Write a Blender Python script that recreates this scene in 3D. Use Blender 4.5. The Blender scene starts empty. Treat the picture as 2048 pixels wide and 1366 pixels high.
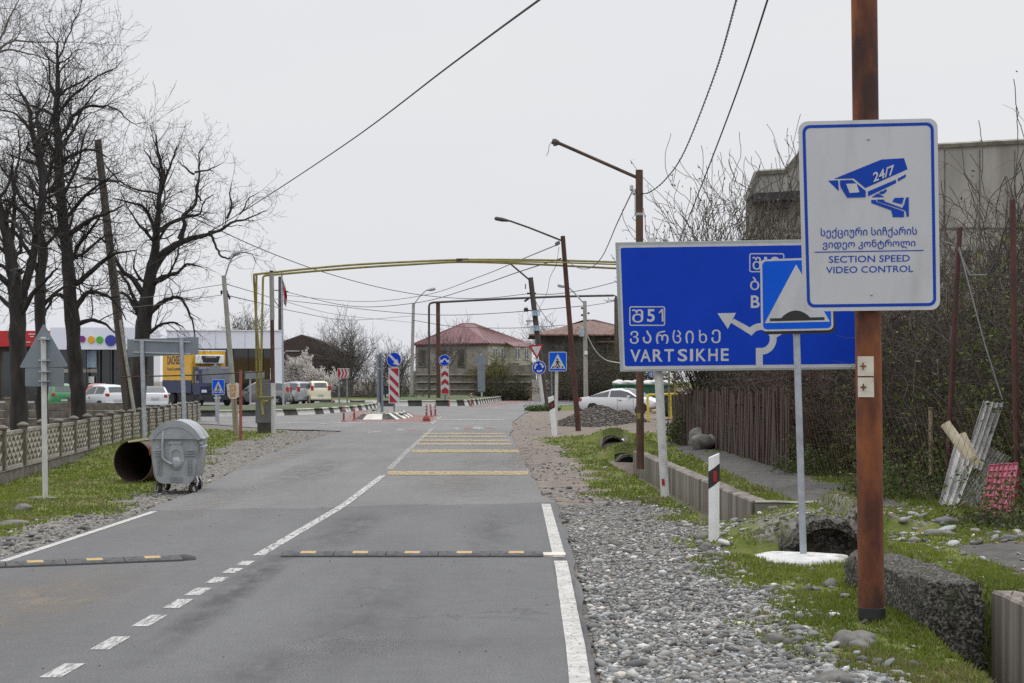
import bpy, bmesh, math, random
import numpy as np
from mathutils import Vector, Matrix
rad = math.radians
sc = bpy.context.scene
COL = sc.collection
rnd = random.Random(7)
nrng = np.random.default_rng(11)

# ---------------------------------------------------------------- camera
F, H, HY, CX = 2048 * 60.0 / 36.0, 1.73, 762.0, 1024.0      # focal length in photo pixels, eye height, horizon row
cam = bpy.data.objects.new('camera', bpy.data.cameras.new('camera'))
COL.objects.link(cam)
cam.data.lens = 60.0
cam.data.sensor_width = 36.0
cam.data.shift_y = (HY - 683.0) / 2048.0
cam.data.clip_end = 6000
cam.location = (0, 0, H)
cam.rotation_euler = (rad(90), 0, 0)
sc.camera = cam

# ---------------------------------------------------------------- sky and sun (overcast)
SUN_EL, SUN_AZ = 52.0, 25.0       # azimuth clockwise from +Y
world = bpy.data.worlds.new('World')
sc.world = world
world.use_nodes = True
nt = world.node_tree
nt.nodes.clear()
N = nt.nodes.new
L = nt.links.new
out = N('ShaderNodeOutputWorld')
bg = N('ShaderNodeBackground')
bg.inputs['Strength'].default_value = 0.1
sky = N('ShaderNodeTexSky')
sky.sky_type = 'NISHITA'
sky.sun_disc = False
sky.sun_elevation = rad(SUN_EL)
sky.sun_rotation = rad(SUN_AZ)
sky.air_density = 1.0
sky.dust_density = 4.0
tc = N('ShaderNodeTexCoord')
sep = N('ShaderNodeSeparateXYZ')
L(tc.outputs['Generated'], sep.inputs[0])
mr = N('ShaderNodeMapRange')
mr.interpolation_type = 'SMOOTHSTEP'
mr.inputs[1].default_value = 0.24
mr.inputs[2].default_value = 0.95
mr.inputs[3].default_value = 8.25
mr.inputs[4].default_value = 23.0
L(sep.outputs['Z'], mr.inputs[0])
mp = N('ShaderNodeMapping')
mp.inputs['Scale'].default_value = (1.0, 1.0, 4.0)
L(tc.outputs['Generated'], mp.inputs[0])
nz = N('ShaderNodeTexNoise')
nz.inputs['Scale'].default_value = 2.2
nz.inputs['Detail'].default_value = 4
nz.inputs['Roughness'].default_value = 0.45
L(mp.outputs[0], nz.inputs['Vector'])
cr = N('ShaderNodeValToRGB')
cr.color_ramp.elements[0].position = 0.3
cr.color_ramp.elements[0].color = (0.905, 0.93, 1.0, 1)
cr.color_ramp.elements[1].position = 0.7
cr.color_ramp.elements[1].color = (0.985, 0.99, 1.0, 1)
L(nz.outputs['Fac'], cr.inputs[0])
mul = N('ShaderNodeVectorMath')
mul.operation = 'SCALE'
L(cr.outputs[0], mul.inputs[0])
L(mr.outputs[0], mul.inputs['Scale'])
mix = N('ShaderNodeMix')
mix.data_type = 'RGBA'
mix.inputs[0].default_value = 0.96
L(sky.outputs[0], mix.inputs[6])
L(mul.outputs[0], mix.inputs[7])
L(mix.outputs[2], bg.inputs['Color'])
L(bg.outputs[0], out.inputs[0])
sun = bpy.data.objects.new('sun', bpy.data.lights.new('sun', 'SUN'))
COL.objects.link(sun)
sun.data.energy = 0.9
sun.data.angle = rad(25)
sun.data.color = (1.0, 0.96, 0.9)
sun.rotation_euler = (rad(90 - SUN_EL), 0, rad(180 - SUN_AZ))
sc.view_settings.view_transform = 'Standard'
sc.view_settings.look = 'None'
sc.view_settings.exposure = 0.0
sc.view_settings.gamma = 1.0
sc.cycles.max_bounces = 6
sc.cycles.transparent_max_bounces = 8
sc.cycles.use_denoising = False        # keep the grain of the aggregate and paint

# ---------------------------------------------------------------- helpers
def W(px, py, Y):
    return Vector(((px - CX) / F * Y, Y, H - (py - HY) / F * Y))

def G(px, py, z=0.0):
    Y = (H - z) * F / (py - HY)
    return Vector(((px - CX) / F * Y, Y, z))

def worldloc(o):
    p = Vector((0, 0, 0))
    while o is not None:
        p = p + o.location
        o = o.parent
    return p

class MB:
    def __init__(s):
        s.v, s.f, s.m, s.k = [], [], [], 0
    def add(s, vs, fs, mi=0):
        b = len(s.v)
        s.v += [tuple(p) for p in vs]
        for f in fs:
            s.f.append([i + b for i in f])
            s.m.append(mi)
        return s
    def boxm(s, M, d, mi=0):
        a, b, c = d[0] / 2, d[1] / 2, d[2] / 2
        vs = [M @ Vector((x * a, y * b, z * c)) for x, y, z in
              ((-1, -1, -1), (1, -1, -1), (1, 1, -1), (-1, 1, -1), (-1, -1, 1), (1, -1, 1), (1, 1, 1), (-1, 1, 1))]
        return s.add(vs, [(0, 3, 2, 1), (4, 5, 6, 7), (0, 1, 5, 4), (1, 2, 6, 5), (2, 3, 7, 6), (3, 0, 4, 7)], mi)
    def box(s, c, d, rz=0.0, mi=0, rx=0.0, ry=0.0):
        M = Matrix.Translation(Vector(c)) @ Matrix.Rotation(rz, 4, 'Z') @ Matrix.Rotation(ry, 4, 'Y') @ Matrix.Rotation(rx, 4, 'X')
        return s.boxm(M, d, mi)
    def tube(s, pts, r, n=8, mi=0, cap=True):
        pts = [Vector(p) for p in pts]
        rs = r if isinstance(r, (list, tuple)) else [r] * len(pts)
        ref = Vector((0.13, 0.31, 0.94))
        vs, fs = [], []
        prev = None
        for i, p in enumerate(pts):
            if i == 0: t = pts[1] - p
            elif i == len(pts) - 1: t = p - pts[i - 1]
            else: t = pts[i + 1] - pts[i - 1]
            if t.length < 1e-9: t = Vector((0, 0, 1))
            t.normalize()
            a = (prev - t * prev.dot(t)) if prev is not None else None
            if a is None or a.length < 1e-4:
                q = ref if abs(t.dot(ref)) < 0.9 else Vector((1, 0, 0))
                a = q - t * q.dot(t)
            a.normalize()
            prev = a
            b = t.cross(a)
            for k in range(n):
                an = 2 * math.pi * k / n
                vs.append(p + (a * math.cos(an) + b * math.sin(an)) * rs[i])
        for i in range(len(pts) - 1):
            for k in range(n):
                k2 = (k + 1) % n
                fs.append((i * n + k, i * n + k2, (i + 1) * n + k2, (i + 1) * n + k))
        if cap:
            fs.append(tuple(range(n - 1, -1, -1)))
            fs.append(tuple((len(pts) - 1) * n + k for k in range(n)))
        return s.add(vs, fs, mi)
    def lathe(s, prof, n=16, M=None, mi=0, cap=True):
        M = M or Matrix()
        vs, fs = [], []
        for r, z in prof:
            for k in range(n):
                a = 2 * math.pi * k / n
                vs.append(M @ Vector((r * math.cos(a), r * math.sin(a), z)))
        for i in range(len(prof) - 1):
            for k in range(n):
                k2 = (k + 1) % n
                fs.append((i * n + k, i * n + k2, (i + 1) * n + k2, (i + 1) * n + k))
        if cap:
            if prof[0][0] > 1e-6: fs.append(tuple(range(n - 1, -1, -1)))
            if prof[-1][0] > 1e-6: fs.append(tuple((len(prof) - 1) * n + k for k in range(n)))
        return s.add(vs, fs, mi)
    def prism(s, poly, fn, t, mi=0):
        n = len(poly)
        vs = [fn(u, v, 0.0) for u, v in poly] + [fn(u, v, t) for u, v in poly]
        fs = [tuple(range(n)), tuple(range(2 * n - 1, n - 1, -1))]
        fs += [(i, i + n, (i + 1) % n + n, (i + 1) % n) for i in range(n)]
        return s.add(vs, fs, mi)
    def plate(s, poly, Y, t=0.004, mi=0):
        """a flat plate facing the road; outline in photo pixels at distance Y, real thickness t"""
        return s.prism(poly, lambda u, v, w: W(u, v, Y) + Vector((0, w, 0)), t, mi)
    def flat(s, polys, Y, mi=0, step=0.0003):
        """thin film graphics, each piece a fraction of a millimetre proud of the last"""
        for p in polys:
            s.k += 1
            y = Y - s.k * step
            s.add([W(u, v, Y) + Vector((0, y - Y, 0)) for u, v in p], [tuple(range(len(p)))], mi)
        return s
    def build(s, name, mats, parent=None, smooth=False, local=False, bevel=0.0, fix=True, weld=False):
        me = bpy.data.meshes.new(name)
        off = Vector((0, 0, 0)) if (local or parent is None) else worldloc(parent)
        me.from_pydata([(p[0] - off.x, p[1] - off.y, p[2] - off.z) for p in s.v], [], s.f)
        if not isinstance(mats, (list, tuple)): mats = [mats]
        for m in mats: me.materials.append(m)
        if len(mats) > 1: me.polygons.foreach_set('material_index', s.m)
        if fix or bevel or weld:
            bm = bmesh.new()
            bm.from_mesh(me)
            if weld: bmesh.ops.remove_doubles(bm, verts=bm.verts, dist=1e-4)
            bmesh.ops.recalc_face_normals(bm, faces=bm.faces)
            if bevel:
                es = [e for e in bm.edges if len(e.link_faces) == 2 and e.calc_face_angle(0) > 0.5]
                bmesh.ops.bevel(bm, geom=es, offset=bevel, segments=2, affect='EDGES', profile=0.6)
            bm.to_mesh(me)
            bm.free()
        if smooth:
            me.polygons.foreach_set('use_smooth', [True] * len(me.polygons))
            try: me.set_sharp_from_angle(angle=rad(38))
            except Exception: pass
        o = bpy.data.objects.new(name, me)
        COL.objects.link(o)
        if parent is not None: o.parent = parent
        return o

def tag(o, label=None, cat=None, group=None, kind=None):
    if label: o['label'] = label
    if cat: o['category'] = cat
    if group: o['group'] = group
    if kind: o['kind'] = kind
    return o

def thing(name, label, cat, loc=(0, 0, 0), rz=0.0, group=None):
    o = bpy.data.objects.new(name, None)
    o.empty_display_size = 0.2
    COL.objects.link(o)
    o.location = loc
    o.rotation_euler = (0, 0, rz)
    return tag(o, label, cat, group)

def struct(o): return tag(o, kind='structure')

def kids(o): return [c for c in bpy.data.objects if c.parent == o]

def copy_tree(o, parent=None):
    c = o.copy()
    COL.objects.link(c)
    c.parent = parent
    for ch in list(o.children): copy_tree(ch, c)
    return c

def np_mesh(name, V, Fq, mats, cols=None, parent=None, fi=None, smooth=False):
    """mesh from numpy arrays: V (n,3), Fq (m,k); cols per-vertex rgb"""
    me = bpy.data.meshes.new(name)
    V = np.asarray(V, dtype=np.float64)
    if parent is not None:
        V = V - np.array(worldloc(parent))
    Fq = np.asarray(Fq, dtype=np.int32)
    me.vertices.add(len(V))
    me.vertices.foreach_set('co', V.astype(np.float32).ravel())
    k = Fq.shape[1]
    me.loops.add(Fq.size)
    me.loops.foreach_set('vertex_index', Fq.ravel())
    me.polygons.add(len(Fq))
    me.polygons.foreach_set('loop_start', np.arange(len(Fq), dtype=np.int32) * k)
    me.polygons.foreach_set('loop_total', np.full(len(Fq), k, dtype=np.int32))
    if smooth: me.polygons.foreach_set('use_smooth', np.ones(len(Fq), dtype=bool))
    for m in (mats if isinstance(mats, (list, tuple)) else [mats]): me.materials.append(m)
    me.update(calc_edges=True)
    if cols is not None:
        at = me.color_attributes.new('tint', 'FLOAT_COLOR', 'POINT')
        c4 = np.ones((len(V), 4), dtype=np.float32)
        c4[:, :3] = cols
        at.data.foreach_set('color', c4.ravel())
    o = bpy.data.objects.new(name, me)
    COL.objects.link(o)
    if parent is not None: o.parent = parent
    return o

# ---- 2D shapes (pixel or unit space, y down)
def rrect(x0, y0, x1, y1, r, n=5):
    p = []
    for cx, cy, a0 in ((x1 - r, y0 + r, -90), (x1 - r, y1 - r, 0), (x0 + r, y1 - r, 90), (x0 + r, y0 + r, 180)):
        for i in range(n + 1):
            a = rad(a0 + 90 * i / n)
            p.append((cx + r * math.cos(a), cy + r * math.sin(a)))
    return p
def circ(cx, cy, r, n=28): return [(cx + r * math.cos(2 * math.pi * i / n), cy + r * math.sin(2 * math.pi * i / n)) for i in range(n)]
def seg(a, b, w):
    dx, dy = b[0] - a[0], b[1] - a[1]
    l = math.hypot(dx, dy) or 1
    nx, ny = -dy / l * w / 2, dx / l * w / 2
    return [(a[0] + nx, a[1] + ny), (b[0] + nx, b[1] + ny), (b[0] - nx, b[1] - ny), (a[0] - nx, a[1] - ny)]
def arcp(cx, cy, r0, r1, a0, a1, n=14):
    A = [rad(a0 + (a1 - a0) * i / n) for i in range(n + 1)]
    return [(cx + r1 * math.cos(a), cy + r1 * math.sin(a)) for a in A] + [(cx + r0 * math.cos(a), cy + r0 * math.sin(a)) for a in reversed(A)]
def ringq(pa, pb):
    n = len(pa)
    return [[pa[i], pa[(i + 1) % n], pb[(i + 1) % n], pb[i]] for i in range(n)]
def quadmap(TL, TR, BR, BL):
    def f(u, v):
        x = (TL[0] * (1 - u) + TR[0] * u) * (1 - v) + (BL[0] * (1 - u) + BR[0] * u) * v
        y = (TL[1] * (1 - u) + TR[1] * u) * (1 - v) + (BL[1] * (1 - u) + BR[1] * u) * v
        return (x, y)
    return f

_tc = {}
def text_polys(s, x0, y0, x1, y1, bold=0.0, fn=None):
    """lettering s fitted to the box x0..x1, y0 (top)..y1 (bottom), as 2D polygons"""
    key = (s, bold)
    if key not in _tc:
        cu = bpy.data.curves.new('t', 'FONT')
        cu.body = s
        cu.resolution_u = 3
        cu.offset = bold
        o = bpy.data.objects.new('t', cu)
        me = o.to_mesh()
        vs = [(v.co.x, v.co.y) for v in me.vertices]
        fs = [tuple(p.vertices) for p in me.polygons]
        o.to_mesh_clear()
        bpy.data.objects.remove(o)
        bpy.data.curves.remove(cu)
        _tc[key] = (vs, fs)
    vs, fs = _tc[key]
    ax, bx = min(v[0] for v in vs), max(v[0] for v in vs)
    ay, by = min(v[1] for v in vs), max(v[1] for v in vs)
    P = [(x0 + (v[0] - ax) / (bx - ax) * (x1 - x0), y1 - (v[1] - ay) / (by - ay) * (y1 - y0)) for v in vs]
    if fn: P = [fn(*p) for p in P]
    return P, fs
def put_text(mb, s, x0, y0, x1, y1, Y, mi=0, bold=0.012, fn=None, proud=0.004):
    geo = any(ord(ch) > 0x1000 for ch in s)
    e = (x1 - x0) * .0022 * max(1, 14 / max(1, len(s))) * .35 if geo else 0
    for i, (dx, dy) in enumerate(((0, 0), (e, 0), (-e, 0), (0, e), (0, -e)) if geo else ((0, 0),)):
        P, fs = text_polys(s, x0 + dx + e, y0 + dy + e, x1 + dx - e, y1 + dy - e, 0.0 if geo else bold, fn)
        mb.add([W(u, v, Y) - Vector((0, proud + .0003 * i, 0)) for u, v in P], fs, mi)

# ---------------------------------------------------------------- materials
def mat(name, c1, c2=None, scale=4.0, rough=0.7, metal=0.0, bump=0.0, bscale=None, stretch=(1, 1, 1), lo=0.35, hi=0.65,
        c3=None, s3=1.0, lo3=0.55, hi3=0.7, coat=0.0, spec=0.5, detail=6, bdist=0.02):
    m = bpy.data.materials.new(name)
    m.use_nodes = True
    t = m.node_tree
    p = t.nodes['Principled BSDF']
    p.inputs['Roughness'].default_value = rough
    p.inputs['Metallic'].default_value = metal
    p.inputs['Specular IOR Level'].default_value = spec
    if coat:
        p.inputs['Coat Weight'].default_value = coat
        p.inputs['Coat Roughness'].default_value = 0.08
    p.inputs['Base Color'].default_value = (*c1, 1)
    tcn = t.nodes.new('ShaderNodeTexCoord')
    mpn = t.nodes.new('ShaderNodeMapping')
    mpn.inputs['Scale'].default_value = stretch
    t.links.new(tcn.outputs['Object'], mpn.inputs[0])
    def noise(s, d=detail):
        n = t.nodes.new('ShaderNodeTexNoise')
        n.inputs['Scale'].default_value = s
        n.inputs['Detail'].default_value = d
        t.links.new(mpn.outputs[0], n.inputs['Vector'])
        return n
    col = None
    if c2 is not None:
        n = noise(scale)
        r = t.nodes.new('ShaderNodeValToRGB')
        r.color_ramp.elements[0].position = lo
        r.color_ramp.elements[0].color = (*c1, 1)
        r.color_ramp.elements[1].position = hi
        r.color_ramp.elements[1].color = (*c2, 1)
        t.links.new(n.outputs['Fac'], r.inputs[0])
        col = r.outputs[0]
        if c3 is not None:
            n3 = noise(s3)
            r3 = t.nodes.new('ShaderNodeMapRange')
            r3.inputs[1].default_value = lo3
            r3.inputs[2].default_value = hi3
            t.links.new(n3.outputs['Fac'], r3.inputs[0])
            mx = t.nodes.new('ShaderNodeMix')
            mx.data_type = 'RGBA'
            t.links.new(r3.outputs[0], mx.inputs[0])
            t.links.new(col, mx.inputs[6])
            mx.inputs[7].default_value = (*c3, 1)
            col = mx.outputs[2]
        t.links.new(col, p.inputs['Base Color'])
    if bump:
        n = noise(bscale or scale * 3)
        b = t.nodes.new('ShaderNodeBump')
        b.inputs['Strength'].default_value = bump
        b.inputs['Distance'].default_value = bdist
        t.links.new(n.outputs['Fac'], b.inputs['Height'])
        t.links.new(b.outputs[0], p.inputs['Normal'])
    return m

def tint_mat(name, rough=0.8, trans=0.0, bump=0.0):
    """colour per leaf, blade or stone comes from the mesh's own attribute"""
    m = bpy.data.materials.new(name)
    m.use_nodes = True
    t = m.node_tree
    p = t.nodes['Principled BSDF']
    p.inputs['Roughness'].default_value = rough
    p.inputs['Specular IOR Level'].default_value = 0.25
    a = t.nodes.new('ShaderNodeAttribute')
    a.attribute_name = 'tint'
    if bump:
        tcn = t.nodes.new('ShaderNodeTexCoord')
        n = t.nodes.new('ShaderNodeTexNoise')
        n.inputs['Scale'].default_value = 90
        t.links.new(tcn.outputs['Object'], n.inputs['Vector'])
        mx = t.nodes.new('ShaderNodeMix')
        mx.data_type = 'RGBA'
        mx.blend_type = 'MULTIPLY'
        mx.inputs[0].default_value = 0.6
        t.links.new(a.outputs['Color'], mx.inputs[6])
        t.links.new(n.outputs['Color'], mx.inputs[7])
        hs = t.nodes.new('ShaderNodeMix')
        hs.data_type = 'RGBA'
        hs.blend_type = 'MULTIPLY'
        hs.inputs[0].default_value = 1.0
        r = t.nodes.new('ShaderNodeMapRange')
        r.inputs[3].default_value = 0.7
        r.inputs[4].default_value = 1.35
        t.links.new(n.outputs['Fac'], r.inputs[0])
        t.links.new(a.outputs['Color'], hs.inputs[6])
        t.links.new(r.outputs[0], hs.inputs[7])
        t.links.new(hs.outputs[2], p.inputs['Base Color'])
    else:
        t.links.new(a.outputs['Color'], p.inputs['Base Color'])
    if trans:
        tr = t.nodes.new('ShaderNodeBsdfTranslucent')
        t.links.new(a.outputs['Color'], tr.inputs['Color'])
        ms = t.nodes.new('ShaderNodeMixShader')
        ms.inputs[0].default_value = trans
        t.links.new(p.outputs[0], ms.inputs[1])
        t.links.new(tr.outputs[0], ms.inputs[2])
        t.links.new(ms.outputs[0], t.nodes['Material Output'].inputs['Surface'])
    return m

def worn(m, scale=14.0, lo=0.3, hi=0.5, stretch=(1, 1, 1), most=1.0):
    """road paint worn through to the asphalt"""
    t = m.node_tree
    p = t.nodes['Principled BSDF']
    tcn = t.nodes.new('ShaderNodeTexCoord')
    mpn = t.nodes.new('ShaderNodeMapping')
    mpn.inputs['Scale'].default_value = stretch
    t.links.new(tcn.outputs['Object'], mpn.inputs[0])
    n = t.nodes.new('ShaderNodeTexNoise')
    n.inputs['Scale'].default_value = scale
    n.inputs['Detail'].default_value = 8
    n.inputs['Roughness'].default_value = 0.7
    t.links.new(mpn.outputs[0], n.inputs['Vector'])
    r = t.nodes.new('ShaderNodeMapRange')
    r.inputs[1].default_value = lo
    r.inputs[2].default_value = hi
    r.inputs[4].default_value = most
    t.links.new(n.outputs['Fac'], r.inputs[0])
    t.links.new(r.outputs[0], p.inputs['Alpha'])
    return m

M = {}
M['white_paint'] = mat('white_paint', (0.66, 0.66, 0.65), (0.74, 0.74, 0.73), 6, 0.45)
M['white_sign'] = mat('white_reflective_sheet', (0.455, 0.465, 0.49), (0.49, 0.50, 0.52), 3, 0.45, spec=.3, c3=(.37, .37, .375), s3=5, lo3=.5, hi3=.85, stretch=(1, 1, .3))
M['blue_sign'] = mat('blue_reflective_sheet', (0.002, 0.038, 0.40), (0.003, 0.045, 0.45), 1.5, 0.45, spec=.15)
M['blue_light'] = mat('brighter_blue_sheet', (0.002, 0.085, 0.58), (0.003, 0.095, 0.63), 1.5, 0.45, spec=.15)
M['blue_print'] = mat('blue_print', (0.006, 0.045, 0.33), (0.008, 0.052, 0.37), 3, 0.45, spec=.15)
M['red_sign'] = mat('red_reflective_sheet', (0.28, 0.008, 0.014), (0.34, 0.012, 0.018), 3, 0.4)
M['black_paint'] = mat('black_paint', (0.012, 0.012, 0.013), (0.02, 0.02, 0.02), 6, 0.5)
M['galv'] = mat('galvanised_steel', (0.33, 0.36, 0.40), (0.42, 0.45, 0.49), 9, 0.5, 0.35, c3=(0.27, 0.29, 0.32), s3=3)
M['sign_back'] = mat('sign_back_steel', (0.16, 0.19, 0.22), (0.20, 0.23, 0.26), 2.5, 0.5, 0.2)
M['frame_grey'] = mat('grey_frame', (0.30, 0.33, 0.33), (0.36, 0.39, 0.38), 5, 0.5, 0.2)
M['rust'] = mat('rusty_red_paint', (0.070, 0.019, 0.010), (0.25, 0.075, 0.020), 5, 0.8, 0.0, 0.35, 40, (1, 1, 0.35),
                c3=(0.040, 0.014, 0.010), s3=2.6, lo3=0.47, hi3=0.60)
M['rust_dark'] = mat('dark_rust_paint', (0.045, 0.018, 0.014), (0.085, 0.03, 0.02), 8, 0.75, 0.0, 0.2, 40, (1, 1, 0.35))
M['rust_pole'] = mat('brown_rusty_steel', (0.05, 0.026, 0.017), (0.10, 0.05, 0.028), 8, 0.75, 0, 0.3, 40, (1, 1, 0.4),
                     c3=(0.16, 0.09, 0.04), s3=3, lo3=0.6, hi3=0.7)
M['rust_red'] = mat('faded_red_steel', (0.22, 0.06, 0.04), (0.30, 0.10, 0.07), 5, 0.7)
M['pole_white'] = mat('chalky_white_post', (0.42, 0.43, 0.42), (0.55, 0.55, 0.53), 9, 0.7, 0, 0.1, 30, (1, 1, 0.5),
                      c3=(0.30, 0.25, 0.20), s3=6, lo3=0.6, hi3=0.75)
M['pole_concrete'] = mat('grey_concrete_pole', (0.24, 0.23, 0.20), (0.34, 0.33, 0.30), 6, 0.85, 0, 0.2, 30, (1, 1, 0.4))
M['wood_dark'] = mat('dark_weathered_wood', (0.045, 0.036, 0.03), (0.085, 0.07, 0.06), 8, 0.9, 0, 0.3, 30, (1, 1, 0.12))
M['wood_pole'] = mat('grey_brown_pole_wood', (0.045, 0.037, 0.031), (0.09, 0.075, 0.062), 6, 0.9, 0, 0.4, 24, (1, 1, 0.08))
M['wood_light'] = mat('pale_wood', (0.26, 0.20, 0.13), (0.34, 0.27, 0.19), 8, 0.85, 0, 0.2, 30, (1, 1, 0.2))
M['fence_wood'] = mat('brown_plank_wood', (0.042, 0.024, 0.018), (0.078, 0.047, 0.036), 6, 0.9, 0, 0.3, 30, (1, 1, 0.1),
                      c3=(0.075, 0.06, 0.05), s3=1.5)
M['yellow_pipe'] = mat('yellow_gas_paint', (0.17, 0.145, 0.03), (0.25, 0.21, 0.045), 5, 0.6, c3=(0.16, 0.12, 0.04), s3=3)
M['yellow_rail'] = mat('yellow_rail_paint', (0.50, 0.38, 0.02), (0.58, 0.46, 0.04), 6, 0.5)
M['grey_cab'] = mat('grey_cabinet_paint', (0.13, 0.13, 0.135), (0.17, 0.17, 0.175), 4, 0.6)
M['dark_pipe'] = mat('dark_pipe_paint', (0.045, 0.04, 0.035), (0.08, 0.07, 0.055), 4, 0.7)
M['bark'] = mat('dark_bark', (0.014, 0.012, 0.0105), (0.038, 0.033, 0.029), 5, 0.95, 0, 0.7, 18, (1, 1, 0.25),
                c3=(0.05, 0.052, 0.02), s3=1.2, lo3=0.6, hi3=0.75)
M['bark_far'] = mat('far_bark', (0.085, 0.075, 0.067), (0.15, 0.135, 0.122), 3, 0.95)
M['twig'] = mat('brown_twig', (0.038, 0.028, 0.021), (0.095, 0.074, 0.058), 3, 0.9)
M['twig_red'] = mat('reddish_bramble_cane', (0.05, 0.032, 0.025), (0.13, 0.09, 0.072), 2.5, 0.9)
M['leaf'] = tint_mat('leaf', 0.6, 0.3)
M['grass'] = tint_mat('grass_blade', 0.7, 0.35)
M['pebble'] = tint_mat('pebble', 0.85, 0, 0.3)
M['concrete'] = mat('weathered_concrete', (0.17, 0.16, 0.135), (0.27, 0.25, 0.215), 3, 0.9, 0, 0.3, 25,
                    c3=(0.10, 0.095, 0.08), s3=1.3, lo3=0.52, hi3=0.7)
M['concrete_streak'] = mat('streaked_concrete', (0.09, 0.075, 0.06), (0.24, 0.21, 0.18), 3.4, 0.9, 0, 0.3, 25, (1.2, 1.2, 0.07), 0.38, 0.62)
M['concrete_pale'] = mat('pale_fence_concrete', (0.19, 0.175, 0.148), (0.34, 0.315, 0.265), 2.2, 0.9, 0, 0.2, 30)
M['concrete_dirty'] = mat('dirty_fence_concrete', (0.085, 0.075, 0.06), (0.17, 0.15, 0.125), 4, 0.9, 0, 0.3, 25)
M['rough_concrete'] = mat('pebbly_broken_concrete', (0.020, 0.018, 0.014), (0.24, 0.225, 0.19), 40, 0.95, 0, 1.0, 34, (1, 1, 1), 0.44, 0.74, c3=(.05, .055, .025), s3=6, lo3=.55, hi3=.72, bdist=0.05)
M['base_white'] = mat('white_painted_concrete', (0.44, 0.44, 0.425), (0.56, 0.56, 0.54), 6, 0.85, 0, 0.4, 30, c3=(.30, .275, .235), s3=4, lo3=.56, hi3=.68)
M['kerb_white'] = mat('white_kerb_paint', (0.50, 0.49, 0.44), (0.62, 0.61, 0.57), 3, 0.8, c3=(0.40, 0.36, 0.28), s3=2, lo3=0.58, hi3=0.75)
M['kerb_black'] = mat('black_kerb_paint', (0.03, 0.03, 0.028), (0.06, 0.058, 0.052), 3, 0.8)
M['rubber'] = mat('black_rubber', (0.035, 0.036, 0.038), (0.075, 0.075, 0.075), 20, 0.8, 0, 0.2, 60)
M['rubber_dark'] = mat('clean_black_rubber', (0.008, 0.008, 0.008), (0.014, 0.014, 0.014), 20, 0.7)
M['amber'] = mat('amber_reflector', (0.40, 0.24, 0.065), (0.48, 0.32, 0.11), 20, 0.5)
M['line_white'] = worn(mat('white_road_paint', (0.36, 0.36, 0.34), (0.46, 0.46, 0.44), 8, 0.8), 30, 0.36, 0.52, (1, 0.12, 1), .92)
M['line_edge'] = worn(mat('white_edge_paint', (0.36, 0.35, 0.32), (0.49, 0.48, 0.45), 5, 0.8), 30, 0.32, 0.46, (1, .6, 1), .95)
M['line_yellow'] = worn(mat('yellow_road_paint', (0.36, 0.265, 0.12), (0.45, 0.35, 0.18), 3, 0.8), 9, 0.30, 0.58, (1, 1, 1), 0.85)
M['line_faint'] = worn(mat('faded_white_paint', (0.34, 0.33, 0.31), (0.42, 0.41, 0.39), 4, 0.8), 5, 0.3, 0.62, (1, 1, 1), 0.8)
M['line_red'] = worn(mat('faded_red_road_paint', (0.27, 0.13, 0.11), (0.33, 0.17, 0.145), 4, 0.8), 4, 0.28, 0.6, (1, 1, 1), 0.75)
M['glass'] = mat('dark_glass', (0.015, 0.02, 0.022), (0.025, 0.03, 0.032), 3, 0.08, spec=0.8)
M['car_white'] = mat('white_car_paint', (0.60, 0.61, 0.63), (0.63, 0.64, 0.66), 1, 0.35, coat=0.6)
M['car_silver'] = mat('silver_car_paint', (0.36, 0.38, 0.40), (0.40, 0.42, 0.44), 1, 0.35, 0.3, coat=0.6)
M['car_grey'] = mat('grey_car_paint', (0.20, 0.20, 0.20), (0.23, 0.23, 0.23), 1, 0.35, 0.3, coat=0.6)
M['car_cream'] = mat('cream_car_paint', (0.66, 0.64, 0.46), (0.69, 0.67, 0.50), 1, 0.4, coat=0.5)
M['car_green'] = mat('green_car_paint', (0.02, 0.17, 0.05), (0.025, 0.20, 0.06), 1, 0.35, coat=0.6)
M['car_dark'] = mat('dark_grey_car_paint', (0.035, 0.038, 0.045), (0.045, 0.048, 0.055), 1, 0.3, coat=0.6)
M['car_red'] = mat('red_car_paint', (0.30, 0.02, 0.02), (0.34, 0.03, 0.03), 1, 0.35, coat=0.6)
M['tyre'] = mat('tyre_rubber', (0.012, 0.012, 0.012), (0.025, 0.024, 0.023), 10, 0.85)
M['rim'] = mat('alloy_rim', (0.35, 0.36, 0.37), (0.42, 0.43, 0.44), 6, 0.35, 0.6)
M['tail'] = mat('red_lamp_glass', (0.34, 0.02, 0.015), (0.40, 0.035, 0.025), 8, 0.2)
M['lamp_clear'] = mat('clear_lamp_glass', (0.55, 0.57, 0.58), (0.65, 0.66, 0.67), 8, 0.15)
M['plastic_black'] = mat('black_plastic', (0.014, 0.015, 0.017), (0.022, 0.023, 0.026), 5, 0.5)
M['truck_blue'] = mat('dark_blue_truck_paint', (0.008, 0.016, 0.055), (0.012, 0.022, 0.075), 2, 0.5)
M['truck_yellow'] = mat('yellow_truck_panel', (0.60, 0.33, 0.012), (0.66, 0.37, 0.016), 2, 0.45)
M['red_fascia'] = mat('red_fascia_panel', (0.40, 0.012, 0.014), (0.46, 0.02, 0.02), 2, 0.5)
M['white_panel'] = mat('white_cladding', (0.66, 0.68, 0.74), (0.70, 0.72, 0.78), 0.6, 0.4)
M['roof_red'] = mat('dull_red_metal_roof', (0.095, 0.026, 0.028), (0.135, 0.042, 0.044), 1.2, 0.6)
M['roof_rust'] = mat('rusty_brown_roof', (0.095, 0.046, 0.036), (0.16, 0.09, 0.072), 1.0, 0.8, stretch=(3, 1, 1))
M['roof_brown'] = mat('dark_brown_roof', (0.04, 0.028, 0.024), (0.06, 0.042, 0.036), 1, 0.8)
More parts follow.
